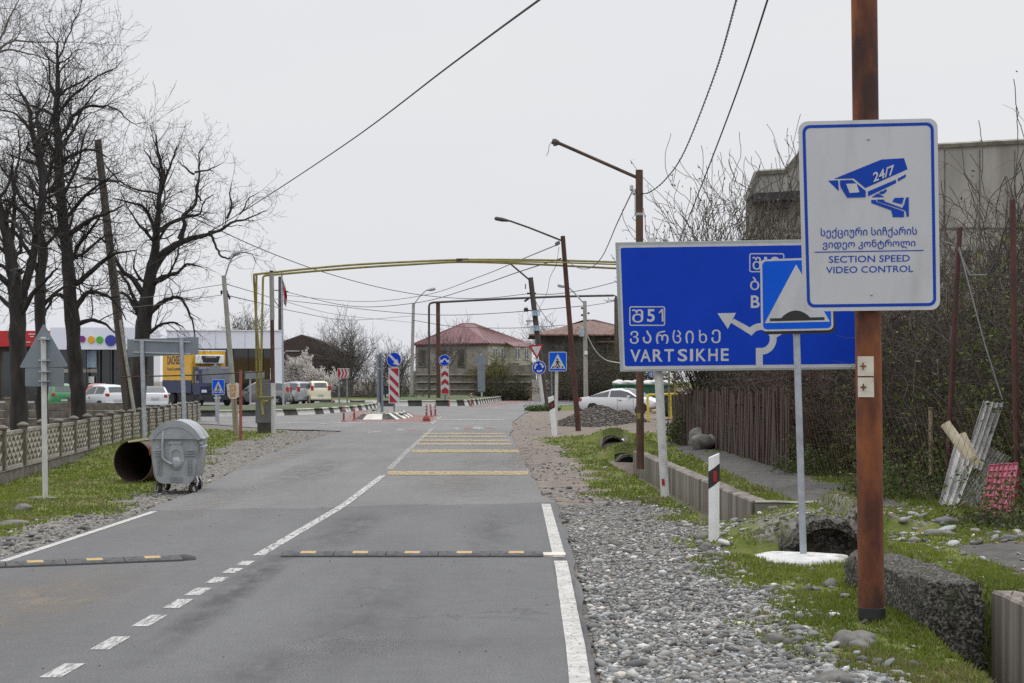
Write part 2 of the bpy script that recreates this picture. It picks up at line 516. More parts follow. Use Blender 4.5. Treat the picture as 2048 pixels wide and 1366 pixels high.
M['wall_brown'] = mat('brown_stone_wall', (0.26, 0.235, 0.205), (0.36, 0.33, 0.29), 2.5, 0.9, 0, 0.3, 8)
M['wall_grey'] = mat('dark_stone_wall', (0.12, 0.11, 0.095), (0.23, 0.21, 0.185), 1.6, 0.95, 0, 0.5, 6, (1, 1, 2.5))
M['wall_dark'] = mat('dark_timber_wall', (0.06, 0.052, 0.045), (0.105, 0.092, 0.08), 1.2, 0.9)  # one mottled dark brown on every face
M['wall_pale'] = mat('pale_rendered_wall', (0.33, 0.30, 0.26), (0.42, 0.39, 0.35), 2, 0.9)
M['factory'] = mat('stained_factory_concrete', (0.22, 0.21, 0.185), (0.33, 0.315, 0.285), 0.9, 0.9, 0, 0.2, 10, (1.5, 1.5, 0.25),
                   c3=(0.15, 0.135, 0.11), s3=0.6, lo3=0.5, hi3=0.75)
M['asbestos'] = mat('weathered_cement_sheet', (0.28, 0.28, 0.265), (0.46, 0.455, 0.435), 4, 0.9, 0, 0.2, 20)
M['ridge_tile'] = mat('cream_ridge_sheet', (0.42, 0.36, 0.25), (0.52, 0.46, 0.34), 4, 0.85)
M['crate'] = mat('faded_crimson_plastic', (0.25, 0.018, 0.045), (0.35, 0.06, 0.10), 5, 0.6)
M['cable'] = mat('black_cable', (0.012, 0.012, 0.012), (0.02, 0.02, 0.02), 5, 0.6)
M['cable_grey'] = mat('grey_cable', (0.09, 0.09, 0.09), (0.13, 0.13, 0.13), 5, 0.6)
M['insul'] = mat('white_porcelain', (0.45, 0.46, 0.47), (0.52, 0.53, 0.54), 5, 0.3)
M['pale_blue'] = mat('pale_blue_plastic', (0.34, 0.46, 0.56), (0.42, 0.54, 0.64), 5, 0.4)
M['bin_steel'] = mat('galvanised_bin_steel', (0.25, 0.27, 0.285), (0.33, 0.35, 0.365), 5, 0.42, 0.3, 0.08, 14,
                     c3=(0.19, 0.19, 0.18), s3=1.6, lo3=0.52, hi3=0.72)
M['pipe_in'] = mat('rust_and_shade_pipe_inside', (0.010, 0.005, 0.003), (0.028, 0.011, 0.005), 3, 0.9)  # rust taken down to near black: shade of a long pipe put into the colour
M['stone_rock'] = mat('grey_boulder', (0.095, 0.09, 0.08), (0.19, 0.18, 0.16), 7, 0.9, 0, 0.5, 14)
M['sticker'] = mat('aged_white_sticker', (0.50, 0.46, 0.38), (0.60, 0.57, 0.48), 12, 0.8, c3=(0.34, 0.27, 0.18), s3=7)
M['blossom'] = tint_mat('blossom_petal', 0.6, 0.3)
M['cloth_white'] = mat('white_cloth', (0.55, 0.54, 0.53), (0.62, 0.61, 0.60), 3, 0.8)
M['skip_green'] = mat('green_skip_paint', (0.012, 0.075, 0.045), (0.018, 0.10, 0.06), 3, 0.6)
def flatm(name, c): return mat(name, c, tuple(min(1, x * 1.12) for x in c), 4, 0.5)
# ================================================================ GROUND, ROADS
def interp(pts, y):
    return np.interp(y, [p[0] for p in pts], [p[1] for p in pts])
XR = [(4, .46), (9.8, .49), (13.5, .56), (17, .60), (23.8, .635), (25.9, .46), (32.3, .34), (42.8, .163), (54.7, -.064), (71, .02), (94, .72), (118, 2.97), (134, 6.9), (144, 12.9), (155, 31)]
XL = [(4, -5.05), (16.3, -5.0), (22.45, -4.85), (27, -5.0), (40, -5.77), (52, -5.95), (59, -5.9), (61.5, -8.5), (68.6, -12.1), (72, -14), (80, -40)]
def sstep(a, b, x):
    t = np.clip((x - a) / (b - a), 0, 1)
    return t * t * (3 - 2 * t)
def wall_x(y): return 3.06 - (y - 21.5) * 0.0263
def vnoise(x, y, s, seed=0):
    """smooth value noise"""
    x = np.asarray(x) / s; y = np.asarray(y) / s
    xi = np.floor(x); yi = np.floor(y)
    fx = x - xi; fy = y - yi
    fx = fx * fx * (3 - 2 * fx); fy = fy * fy * (3 - 2 * fy)
    def h(a, b):
        v = np.sin(a * 127.1 + b * 311.7 + seed * 74.7) * 43758.5453
        return v - np.floor(v)
    return (h(xi, yi) * (1 - fx) + h(xi + 1, yi) * fx) * (1 - fy) + (h(xi, yi + 1) * (1 - fx) + h(xi + 1, yi + 1) * fx) * fy
def gz(x, y):
    x = np.asarray(x, dtype=float); y = np.asarray(y, dtype=float)
    z = np.full(np.broadcast(x, y).shape, -0.03)
    x = x + 0 * z; y = y + 0 * z
    xr = interp(XR, y); xl = interp(XL, y)
    # left lawn dips towards the fence
    z -= 0.22 * sstep(7.2, 9.5, -x) * (1 - sstep(40, 46, y)) * (y > 0)
    # right: raised land beyond the ditch
    near = y < 60
    xw = np.where(y < 16.6, 3.5, np.where(y < 21.5, 3.4, wall_x(y)))
    rise = 0.20 * sstep(0.07, 0.14, x - xw) + 0.07 * sstep(0.4, 1.6, x - xw)
    z += rise * (1 - sstep(38, 44, y)) + 0.15 * sstep(3, 5, x) * sstep(38, 44, y) * (y < 90)
    # ditch beside the wall
    d1 = sstep(-0.62, -0.40, x - xw) * (1 - sstep(0.05, 0.10, x - xw)) * sstep(21.2, 21.5, y) * (1 - sstep(37.2, 37.6, y))
    z -= 0.25 * d1
    # ditch in front of the big culvert and along the block
    d2 = sstep(2.98, 3.32, x) * (1 - sstep(3.55, 3.62, x)) * (1 - sstep(14.0, 14.6, y))
    d2c = sstep(3.25, 3.4, x) * (1 - sstep(3.55, 3.62, x)) * sstep(14.0, 14.6, y) * (1 - sstep(17.25, 17.32, y))
    d2e = sstep(2.72, 2.82, x) * (1 - sstep(3.60, 3.68, x)) * sstep(16.9, 17.05, y) * (1 - sstep(17.6, 17.7, y))
    z -= 0.44 * np.maximum(np.maximum(d2, d2c), d2e) + .25 * d2e
    d2b = sstep(2.1, 2.9, x) * (1 - sstep(2.9, 3.4, x)) * (1 - sstep(11.3, 12.8, y))
    z -= 0.16 * d2b
    # covered length over the big culvert
    z += 0.385 * np.exp(-((x - 3.21) / 0.85) ** 2) * sstep(17.45, 17.55, y) * (1 - sstep(18.6, 21, y))
    # farther culvert mouths
    z -= 0.42 * np.exp(-((x - 2.9) / 0.45) ** 4) * sstep(45.0, 45.6, y) * (1 - sstep(48.3, 48.5, y))
    z += 0.42 * np.exp(-((x - 2.9) / 0.7) ** 2) * sstep(48.6, 48.75, y) * (1 - sstep(49.2, 52, y))
    z += 0.36 * np.exp(-((x - 2.6) / 0.7) ** 2) * sstep(37.75, 37.85, y) * (1 - sstep(38.5, 41, y))
    # roughness off the road
    off = np.maximum(sstep(0.1, 0.9, x - xr), sstep(0.1, 0.9, xl - x)) * (y < 140)
    z += off * ((vnoise(x, y, 0.8) - .5) * 0.04 + (vnoise(x, y, 0.22, 3) - .5) * 0.018)
    # beneath the road
    inside = (x < xr + 0.02) & (x > xl - 0.02) & (y < 62)
    z = np.where(inside, -0.05, z)
    z = np.where(y > 150, z + 0.25 * sstep(150, 200, y), z)
    return z
def gmask(x, y):
    """grass, gravel, asphalt-path weights"""
    x = np.asarray(x, dtype=float); y = np.asarray(y, dtype=float)
    xr = interp(XR, y); xl = interp(XL, y)
    n = vnoise(x, y, 1.1, 5) * .6 + vnoise(x, y, 0.35, 8) * .4
    dl = xl - x; dr = x - xr
    wl = interp([(4, .9), (16, 1.0), (22, .75), (27, .7), (34, 1.0), (40, 1.5), (52, 2.1), (60, 2.2)], y)
    left = sstep(-.5, .35, dl - wl + (n - .5) * 1.3)
    left = left * (1 - .75 * sstep(0.3, .9, -(x + 10.2 + .0897 * (y - 33))))
    grass_l = np.where(dl > 0, left, 0)
    grav_l = np.where((dl > 0), 1 - sstep(-.1, .5, dl - wl + (n - .5) * .8), 0)
    # right
    we = interp([(4, 2.6), (9.4, 2.5), (10.2, 2.0), (11.0, 1.55), (13, 1.5), (17, 1.45), (20, 1.65), (24, 1.6), (25.5, .95), (33, 1.2), (43, 1.1), (52, .95), (57, 1.6), (62, 5)], y)
    gr = sstep(-.35, .3, dr - we + (n - .5) * 1.1)
    path = sstep(3.55, 3.75, x) * (1 - sstep(4.55, 4.9, x + (n - .5) * .6)) * (y > 12) * (y < 46) * (1 - sstep(15.6, 16.4, y) * (1 - sstep(19, 20.5, y)))
    path = path * sstep(.25, .42, n + .1) * np.where(y < 16.4, sstep(4.0, 4.2, x), 1)
    gr = gr * (1 - path)
    bank = sstep(5.0, 5.6, x) * (y < 50)
    gr = gr * (1 - .75 * bank)
    dk = ((x > 2.75) & (x < 3.62) & (y > 16.95) & (y < 17.5)) | ((x > wall_x(y) - .5) & (x < wall_x(y) + .2) & (y > 21.4) & (y < 37.75)) | ((np.abs(x - 2.9) < .4) & (y > 47.2) & (y < 48.6)) | ((x > 3.1) & (x < 3.6) & (y < 12.6))
    gr = gr * (1 - .55 * sstep(2.2, 2.6, x) * (1 - sstep(4.2, 4.6, x)) * sstep(17.3, 17.6, y) * (1 - sstep(19.6, 21, y)))
    gr = gr * (1 - .7 * np.exp(-((x - 2.05) / .45) ** 2 - ((y - 16.0) / .8) ** 2)) * (1 - .6 * np.exp(-((x - 2.0) / .4) ** 2 - ((y - 12.0) / .7) ** 2))
    dk2 = dk & ((y > 37.2) | (y < 17.6) & (y > 16.9))
    gr = np.where(dk2, 0, np.where(dk, gr * .5, gr))
    gr = np.where(dr > 0, gr, 0) * (1 - sstep(52, 57, y) * .9 * (y < 100))
    gravr = np.where(dr > 0, 1 - sstep(-.1, .55, dr - we + (n - .5) * .9), 0) * (1 - sstep(24.1, 24.7, y + (n - .5) * 1.4))
    gravr = np.maximum(gravr, .95 * sstep(2.2, 2.6, x) * (1 - sstep(4.2, 4.6, x)) * sstep(17.3, 17.6, y) * (1 - sstep(19.6, 21, y)) * sstep(.34, .5, n))
    gravr = np.maximum(gravr, .9 * sstep(3.6, 3.9, x) * (1 - sstep(5.2, 5.5, x)) * sstep(15.6, 16.2, y) * (1 - sstep(17.6, 18.4, y)) * sstep(.35, .5, n))
    far = (y > 100)
    far = far & (x > -9)
    midl = (y > 100) & (x <= -9)
    grass_l = np.where(midl, np.where((y > 134) & (x > -17), .85, .15), grass_l)
    grav = 0
    grass = np.where(far, .85, np.maximum(grass_l, gr))
    grav = np.maximum(grav_l, gravr) + 0 * x
    grav = np.where((y > 112) & (y < 134) & (x > -16) & (x < -7), .9, grav)
    return np.clip(grass, 0, 1), np.clip(grav, 0, 1), np.clip(path, 0, 1)

def ax(*segs):
    o = []
    for a, b, s in segs: o += list(np.arange(a, b, s))
    return np.array(o)
gx = ax((-900, -200, 100), (-200, -60, 20), (-60, -20, 4), (-20, -11, .6), (-11, -4.6, .16), (-4.6, .3, .7), (.3, 2.2, .09), (2.2, 3.7, .035), (3.7, 6, .15), (6, 12, .6), (12, 60, 4), (60, 220, 20), (220, 1000, 100))
gy = ax((-60, 4, 8), (4, 9, .6), (9, 27, .1), (27, 60, .25), (60, 100, 1), (100, 200, 4), (200, 500, 30), (500, 4200, 300))
GX, GY = np.meshgrid(gx, gy)
GZ = gz(GX, GY)
a_, b_, c_ = gmask(GX, GY)
idx = np.arange(GX.size).reshape(GX.shape)
Fq = np.stack([idx[:-1, :-1], idx[:-1, 1:], idx[1:, 1:], idx[1:, :-1]], -1).reshape(-1, 4)
m = bpy.data.materials.new('verge_ground')
m.use_nodes = True
t = m.node_tree
p = t.nodes['Principled BSDF']
p.inputs['Roughness'].default_value = 0.95
p.inputs['Specular IOR Level'].default_value = 0.15
at = t.nodes.new('ShaderNodeAttribute'); at.attribute_name = 'tint'
sp = t.nodes.new('ShaderNodeSeparateColor')
t.links.new(at.outputs['Color'], sp.inputs[0])
tcn = t.nodes.new('ShaderNodeTexCoord')
def gn(s, d=6, rough=.6):
    n = t.nodes.new('ShaderNodeTexNoise'); n.inputs['Scale'].default_value = s; n.inputs['Detail'].default_value = d
    n.inputs['Roughness'].default_value = rough
    t.links.new(tcn.outputs['Object'], n.inputs['Vector']); return n.outputs['Fac']
def grp(fac, *st):
    r = t.nodes.new('ShaderNodeValToRGB')
    while len(r.color_ramp.elements) < len(st): r.color_ramp.elements.new(.5)
    for e, (q, c) in zip(r.color_ramp.elements, st): e.position = q; e.color = (*c, 1)
    t.links.new(fac, r.inputs[0]); return r.outputs[0]
def gmix(f, a, b):
    x = t.nodes.new('ShaderNodeMix'); x.data_type = 'RGBA'
    t.links.new(f, x.inputs[0]); t.links.new(a, x.inputs[6]); t.links.new(b, x.inputs[7]); return x.outputs[2]
def gthr(w, nfac, soft=.12):
    ad = t.nodes.new('ShaderNodeMath'); ad.operation = 'ADD'
    t.links.new(w, ad.inputs[0]); t.links.new(nfac, ad.inputs[1])
    r = t.nodes.new('ShaderNodeMapRange'); r.inputs[1].default_value = 1.0 - soft; r.inputs[2].default_value = 1.0 + soft
    t.links.new(ad.outputs[0], r.inputs[0]); return r.outputs[0]
dirt = grp(gn(3.2), (.3, (.125, .105, .088)), (.5, (.18, .152, .128)), (.72, (.235, .207, .18)))
grs = grp(gn(4.2, 9, .72), (.3, (.062, .085, .016)), (.46, (.095, .122, .026)), (.57, (.13, .140, .042)), (.70, (.155, .132, .085)))
vo = t.nodes.new('ShaderNodeTexVoronoi'); vo.inputs['Scale'].default_value = 26
t.links.new(tcn.outputs['Object'], vo.inputs['Vector'])
sv = t.nodes.new('ShaderNodeSeparateColor'); t.links.new(vo.outputs['Color'], sv.inputs[0])
grv = grp(sv.outputs[0], (.0, (.05, .048, .043)), (.5, (.15, .138, .12)), (1, (.27, .25, .22)))
pth = grp(gn(6), (.35, (.075, .072, .066)), (.65, (.115, .11, .10)))
g1 = gmix(gthr(sp.outputs[1], gn(4)), dirt, grv)
g2 = gmix(gthr(sp.outputs[2], gn(3)), g1, pth)
g3 = gmix(gthr(sp.outputs[0], gn(3.2, 9, .7), .10), g2, grs)
t.links.new(g3, p.inputs['Base Color'])
bp = t.nodes.new('ShaderNodeBump'); bp.inputs['Strength'].default_value = .8; bp.inputs['Distance'].default_value = .03
t.links.new(gn(16), bp.inputs['Height']); t.links.new(bp.outputs[0], p.inputs['Normal'])
M['ground'] = m
fcx = (GX[:-1, :-1] + GX[1:, 1:]).ravel() / 2; fcy = (GY[:-1, :-1] + GY[1:, 1:]).ravel() / 2
hole = ((np.abs(fcx - 3.21) < .40) & (fcy > 17.41) & (fcy < 17.62)) | ((np.abs(fcx - 2.58) < .3) & (fcy > 37.6) & (fcy < 37.95)) | ((np.abs(fcx - 2.88) < .3) & (fcy > 48.45) & (fcy < 48.85))
Fq = Fq[~hole]
gobj = np_mesh('ground', np.stack([GX, GY, GZ], -1).reshape(-1, 3), Fq, m, np.stack([a_, b_, c_], -1).reshape(-1, 3), smooth=True)
struct(gobj)

# asphalt
def asphalt(name, c1, c2, patch, dust, tar=.05):
    """speckled aggregate, long tyre-polished bands, broad patches, pale dust"""
    m = bpy.data.materials.new(name); m.use_nodes = True
    t = m.node_tree; p = t.nodes['Principled BSDF']
    p.inputs['Roughness'].default_value = .85; p.inputs['Specular IOR Level'].default_value = .3
    tcn = t.nodes.new('ShaderNodeTexCoord')
    def ns(s, d, st=(1, 1, 1), r=.6):
        mp_ = t.nodes.new('ShaderNodeMapping'); mp_.inputs['Scale'].default_value = st
        t.links.new(tcn.outputs['Object'], mp_.inputs[0])
        n = t.nodes.new('ShaderNodeTexNoise'); n.inputs['Scale'].default_value = s; n.inputs['Detail'].default_value = d; n.inputs['Roughness'].default_value = r
        t.links.new(mp_.outputs[0], n.inputs['Vector']); return n.outputs['Fac']
    def rm(f, a, b, lo, hi):
        r = t.nodes.new('ShaderNodeMapRange'); r.inputs[1].default_value = a; r.inputs[2].default_value = b; r.inputs[3].default_value = lo; r.inputs[4].default_value = hi
        t.links.new(f, r.inputs[0]); return r.outputs[0]
    def mx(f, a, b):
        x = t.nodes.new('ShaderNodeMix'); x.data_type = 'RGBA'
        for v, k in ((f, 0), (a, 6), (b, 7)):
            if isinstance(v, tuple): x.inputs[k].default_value = (*v, 1)
            elif isinstance(v, float): x.inputs[k].default_value = v
            else: t.links.new(v, x.inputs[k])
        return x.outputs[2]
    def scl(c, f):
        x = t.nodes.new('ShaderNodeVectorMath'); x.operation = 'SCALE'
        t.links.new(c, x.inputs[0]); t.links.new(f, x.inputs['Scale']); return x.outputs[0]
    c = mx(rm(ns(.55, 6, (1, .35, 1)), .36, .64, 0, 1), c1, c2)
    c = mx(rm(ns(.9, 5, (1.6, .07, 1)), .45, .75, 0, .55), c, patch)
    c = mx(rm(ns(.35, 8, (1, .5, 1), .7), .56, .74, 0, .5), c, dust)
    c = scl(c, rm(ns(70, 3, r=.85), .32, .68, .50, 1.50))
    c = scl(c, rm(ns(300, 2), .3, .7, .82, 1.18))
    c = scl(c, rm(ns(5, 8, (1, 1, 1), .75), .3, .7, .90, 1.10))
    vo = t.nodes.new('ShaderNodeTexVoronoi'); vo.feature = 'DISTANCE_TO_EDGE'; vo.inputs['Scale'].default_value = .42
    mp_ = t.nodes.new('ShaderNodeMapping'); mp_.inputs['Scale'].default_value = (1.1, .55, 1)
    ad = t.nodes.new('ShaderNodeVectorMath'); ad.operation = 'ADD'
    nn_ = t.nodes.new('ShaderNodeTexNoise'); nn_.inputs['Scale'].default_value = 2.5; nn_.inputs['Detail'].default_value = 6
    t.links.new(tcn.outputs['Object'], nn_.inputs['Vector']); t.links.new(tcn.outputs['Object'], ad.inputs[0]); t.links.new(nn_.outputs['Color'], ad.inputs[1])
    t.links.new(ad.outputs[0], mp_.inputs[0]); t.links.new(mp_.outputs[0], vo.inputs['Vector'])
    cf = t.nodes.new('ShaderNodeMath'); cf.operation = 'MULTIPLY'
    t.links.new(rm(vo.outputs['Distance'], .002, .010, .55, 0), cf.inputs[0]); t.links.new(rm(ns(.3, 3), .5, .6, 0, 1), cf.inputs[1])
    c = mx(cf.outputs[0], c, (tar, tar, tar))
    t.links.new(c, p.inputs['Base Color'])
    b = t.nodes.new('ShaderNodeBump'); b.inputs['Strength'].default_value = .5; b.inputs['Distance'].default_value = .008
    t.links.new(ns(110, 4, r=.7), b.inputs['Height']); t.links.new(b.outputs[0], p.inputs['Normal'])
    return m
M['asph_near'] = asphalt('newer_asphalt', (.098, .098, .099), (.122, .122, .122), (.084, .084, .086), (.135, .125, .112), .04)
M['asph_far'] = asphalt('older_grey_asphalt', (.128, .127, .125), (.158, .157, .154), (.118, .117, .115), (.165, .152, .135), .06)
M['asph_round'] = asphalt('pale_worn_asphalt', (.145, .143, .14), (.175, .173, .17), (.13, .128, .125), (.18, .168, .15), .07)
def strip(name, ys, fl, fr, m, z=0.0, nx=40, crown=0.0):
    vs, fs = [], []
    for i, y in enumerate(ys):
        a, b = fl(y), fr(y)
        for k in range(nx + 1):
            u = k / nx
            xx_ = a + (b - a) * u
            sh = (.33 * (xx_ + 2.2) + (float(vnoise(xx_, 3.0, .3)) - .5) * .22 + (float(vnoise(xx_, 9.0, .9)) - .5) * .3) * math.exp(-((y - 23.6) / 1.6) ** 2)
            vs.append((xx_, y + sh, z))
        if i:
            for k in range(nx):
                q = (i - 1) * (nx + 1) + k
                fs.append((q, q + 1, q + nx + 2, q + nx + 1))
    return struct(np_mesh(name, vs, fs, m))
def jag(y, s): return (float(vnoise(s * 13.0, y, .35, s)) - .5) * .025 + (float(vnoise(s * 7.0, y, 1.4, s)) - .5) * .05
fr_ = lambda y: float(interp(XR, y)) + jag(y, 2)
fl_ = lambda y: float(interp(XL, y)) + jag(y, 5)
seam = lambda y, x: y
strip('road', list(np.arange(-20, 23.61, .12)), fl_, fr_, M['asph_near'], 0.0)
strip('road', list(np.arange(23.6, 60.0, .2)) + [60.0], fl_, fr_, M['asph_far'], -0.004)
# roundabout and the side road, one worn sheet
rb = [(0.05, 60), (.0, 71), (.72, 94), (2.97, 118), (6.9, 134), (12.9, 142), (31, 150), (80, 158), (80, 176), (31, 180), (10, 176), (1, 190), (-10, 200), (-60, 185), (-110, 175), (-110, 96), (-40, 80), (-14, 72), (-12.1, 68.6), (-8.5, 61.5), (-5.95, 60)]
mb = MB(); mb.add([(x, y, -0.008) for x, y in rb], [tuple(range(len(rb)))])
struct(mb.build('road', M['asph_round'], fix=False))

# painted markings (sheets 4 mm above the asphalt)
def gp(px, py, z=.004): return G(px, py, z)
def mark(name, polys, m, z=.004, world_xy=False):
    mb = MB()
    for i, q in enumerate(polys):
        mb.add([(Vector((a, b, z)) if world_xy else G(a, b, z)) for a, b in q], [tuple(range(len(q)))])
    return struct(mb.build(name, m, fix=False))
def band(fx, y0, y1, w, st=.4):
    ys = list(np.arange(y0, y1, st)) + [y1]
    return [[(fx(a) - w / 2, a), (fx(a) + w / 2, a), (fx(b) + w / 2, b), (fx(b) - w / 2, b)] for a, b in zip(ys[:-1], ys[1:])]
CL = [(9, -2.74), (10.2, -2.68), (12.3, -2.61), (16.2, -2.53), (23.8, -2.34), (31.4, -2.36), (42.8, -2.6), (57, -2.8), (66, -2.95)]
fc = lambda y: float(interp(CL, y))
dash = [(127, 1342, 14), (225, 1287, 13), (300, 1242, 11.5), (353, 1208, 9), (396, 1184, 7.5), (435, 1161, 6), (465, 1142, 5), (490, 1127, 4.5)]
pl = []
for px, py, hh in dash:
    a = G(px, py + hh).y; b = G(px, py - hh).y
    pl += band(fc, a, b, .125)
y_ = 9.95 - .95
while y_ > -10: pl += band(fc, y_, y_ + .45, .125); y_ -= .95
mark('road_marking', pl, M['line_white'], .004, True)
mark('road_marking', band(fc, 16.9, 31.2, .115), M['line_white'], .004, True)
mark('road_marking', band(fc, 33.5, 62, .12), M['line_faint'], .002, True)
er = lambda y: float(np.interp(y, [4, 9.8, 12.6, 17, 24.3], [.38, .395, .425, .475, .487]))
mark('road_marking', band(lambda y: er(y) + jag(y, 9) * .25, -10, 16.4, .125, .25) + band(lambda y: er(y) - .01, 16.75, 24.0, .125), M['line_edge'], .004, True)
mark('road_marking', band(lambda y: float(np.interp(y, [4, 16.3, 22.5], [-4.93, -4.88, -4.74])), -10, 22.6, .09), M['line_edge'], .004, True)
bars = [(946, 775, 1056, 7.5), (902, 823.5, 1038, 5.5), (888, 835, 1023, 3), (880.7, 839, 1019, 2.8), (873, 843, 1013, 2.6), (867, 847, 1009, 2.4)]
mb = MB()
for py, x0, x1, th in bars:
    n_ = 8
    for k in range(n_):
        u0, u1 = x0 + (x1 - x0) * k / n_, x0 + (x1 - x0) * (k + 1) / n_
        j0, j1 = rnd.uniform(-.3, .3), rnd.uniform(-.3, .3)
        mb.add([G(u0, py + th / 2 + j0, .006), G(u1, py + th / 2 + j1, .006), G(u1, py - th / 2 + j1, .006), G(u0, py - th / 2 + j0, .006)], [(0, 1, 2, 3)])
struct(mb.build('rumble_marking', M['line_yellow'], fix=False, weld=True))
mark('road_marking', [[(868, 840.4), (1009, 840.4), (1009, 838.8), (868, 838.8)], [(903, 859), (915, 855), (920, 859)], [(945, 858.5), (968, 858.5), (964, 853), (946, 853)],
                      [(790, 861), (808, 861), (806, 858), (797, 858)], [(735, 866), (765, 863), (763, 861), (738, 864)],
                      [(640, 846.5), (740, 843.4), (862, 846.2), (862, 847.4), (740, 844.6), (640, 847.8)], [(858, 846), (866, 849), (885, 833), (878, 832.5), (864, 843)],
                      [(855, 860), (870, 855), (872, 856), (858, 861)],
                      [(395, 846.5), (560, 846), (690, 843.5), (690, 844.3), (560, 846.8), (395, 847.3)]], M['line_faint'], .003)
mark('road_marking', [[(690, 842.2), (740, 842.6), (860, 845.6), (876, 833), (842, 830), (800, 824.5), (715, 821), (700, 828)],
                      [(928, 858.3), (944, 858.3), (944, 853), (928, 853)], [(972, 857), (991, 857), (986, 853.5), (972, 853.5)], [(815, 861), (832, 861), (832, 858), (815, 858)],
                      [(930, 814.3), (985, 812), (1045, 803.6), (1130, 797), (1195, 793.5), (1195, 792), (1120, 794.5), (1040, 799.5), (1000, 805), (955, 811)]], M['line_red'], .000)

# stains: pale dust and dark drip lines with soft outlines of their own
def stain(name, c, sx, sy, col, amt, seed, z=.0025):
    m = bpy.data.materials.new(name + '_film'); m.use_nodes = True
    t = m.node_tree; p = t.nodes['Principled BSDF']; p.inputs['Base Color'].default_value = (*col, 1); p.inputs['Roughness'].default_value = .9
    tcn = t.nodes.new('ShaderNodeTexCoord')
    mp_ = t.nodes.new('ShaderNodeMapping'); mp_.inputs['Scale'].default_value = (1 / sx, 1 / sy, 1)
    t.links.new(tcn.outputs['Object'], mp_.inputs[0])
    ln = t.nodes.new('ShaderNodeVectorMath'); ln.operation = 'LENGTH'; t.links.new(mp_.outputs[0], ln.inputs[0])
    n = t.nodes.new('ShaderNodeTexNoise'); n.inputs['Scale'].default_value = 3.2; n.inputs['Detail'].default_value = 10; n.inputs['Roughness'].default_value = .72
    mq = t.nodes.new('ShaderNodeMapping'); mq.inputs['Scale'].default_value = (1.2, .5, 1); mq.inputs['Location'].default_value = (seed, seed * .7, 0)
    t.links.new(tcn.outputs['Object'], mq.inputs[0]); t.links.new(mq.outputs[0], n.inputs['Vector'])
    r = t.nodes.new('ShaderNodeMapRange'); r.inputs[1].default_value = 1.0; r.inputs[2].default_value = .15; r.inputs[3].default_value = 0; r.inputs[4].default_value = 1
    t.links.new(ln.outputs['Value'], r.inputs[0])
    r2 = t.nodes.new('ShaderNodeMapRange'); r2.inputs[1].default_value = .38; r2.inputs[2].default_value = .68; r2.inputs[4].default_value = amt
    t.links.new(n.outputs['Fac'], r2.inputs[0])
    mu = t.nodes.new('ShaderNodeMath'); mu.operation = 'MULTIPLY'; t.links.new(r.outputs[0], mu.inputs[0]); t.links.new(r2.outputs[0], mu.inputs[1])
    t.links.new(mu.outputs[0], p.inputs['Alpha'])
    mb = MB(); mb.add([(sx * a, sy * b, 0) for a, b in circ(0, 0, 1, 32)], [tuple(range(32))])
    o = struct(mb.build(name, m, fix=False)); o.location = (c[0], c[1], z)
for i, (x, y, sx, sy, col, amt) in enumerate([(-3.75, 13.6, .85, 2.6, (.22, .18, .14), .85), (-4.2, 11.0, .7, 2.0, (.20, .17, .135), .7), (-2.28, 14.4, .22, 4.5, (.055, .055, .056), .8), (-1.1, 13.0, .5, 3.2, (.08, .08, .081), .4),
        (-.25, 19.5, .35, 3.0, (.075, .075, .076), .4), (-1.9, 20.0, .4, 3.2, (.07, .07, .07), .6), (-.9, 28.5, .8, 3.6, (.19, .165, .14), .7), (-.6, 36, 1.2, 4.2, (.175, .155, .135), .6), (-4.3, 24.0, .45, 4.2, (.21, .19, .165), .7),
        (.46, 14.0, .10, 5.0, (.045, .045, .046), .9), (-3.9, 33, .7, 6, (.10, .10, .10), .6), (-1.5, 10.3, .3, 1.0, (.065, .065, .065), .4), (-.5, 11.2, .9, .5, (.08, .08, .08), .22), (.2, 40, .5, 8, (.2, .175, .15), .8), (-5.3, 40, .5, 9, (.2, .175, .15), .8)]):
    stain('road_stain', (x, y), sx, sy, col, amt, i * 3.7, .0022 + .00012 * i)
# kerbs: painted blocks, black and white by turns
def kerb(name, px, blk=1.0, h=.16, w=.30, slope=.12, close=False, start=0, z=-.01):
    P = [G(a, b) for a, b in px]
    # resample
    S = [P[0]]
    acc = 0
    for a, b in zip(P[:-1], P[1:]):
        d = (b - a).length
        k = max(1, int(round(d / (blk / 3))))
        for i in range(1, k + 1): S.append(a.lerp(b, i / k))
    mb = MB()
    dist = 0
    for i in range(len(S) - 1):
        a, b = S[i], S[i + 1]
        tdir = (S[min(i + 2, len(S) - 1)] - S[max(i - 1, 0)]).normalized()
        def sect(q, j):
            tt = (S[min(j + 1, len(S) - 1)] - S[max(j - 1, 0)]).normalized()
            nn = Vector((-tt.y, tt.x, 0))      # to the left of travel = inside
            return [q + Vector((0, 0, z)), q + nn * slope + Vector((0, 0, h)), q + nn * w + Vector((0, 0, h)), q + nn * w + Vector((0, 0, z))]
        s0, s1 = sect(a, i), sect(b, i + 1)
        mi = (int(dist / blk) + start) % 2
        mb.add(s0 + s1, [(0, 1, 5, 4), (1, 2, 6, 5), (2, 3, 7, 6), (0, 3, 2, 1), (4, 5, 6, 7)], mi)
        dist += (b - a).length
    return struct(mb.build(name, [M['kerb_white'], M['kerb_black']], fix=False))
def turf(name, px, z):
    mb = MB()
    mb.add([G(a, b) + Vector((0, 0, z)) for a, b in px], [tuple(range(len(px)))])
    return struct(mb.build(name, M['turf'], fix=False))
M['turf'] = mat('verge_grass', (.028, .048, .012), (.075, .095, .028), .8, .95, 0, .6, 8, c3=(.12, .11, .06), s3=.5)
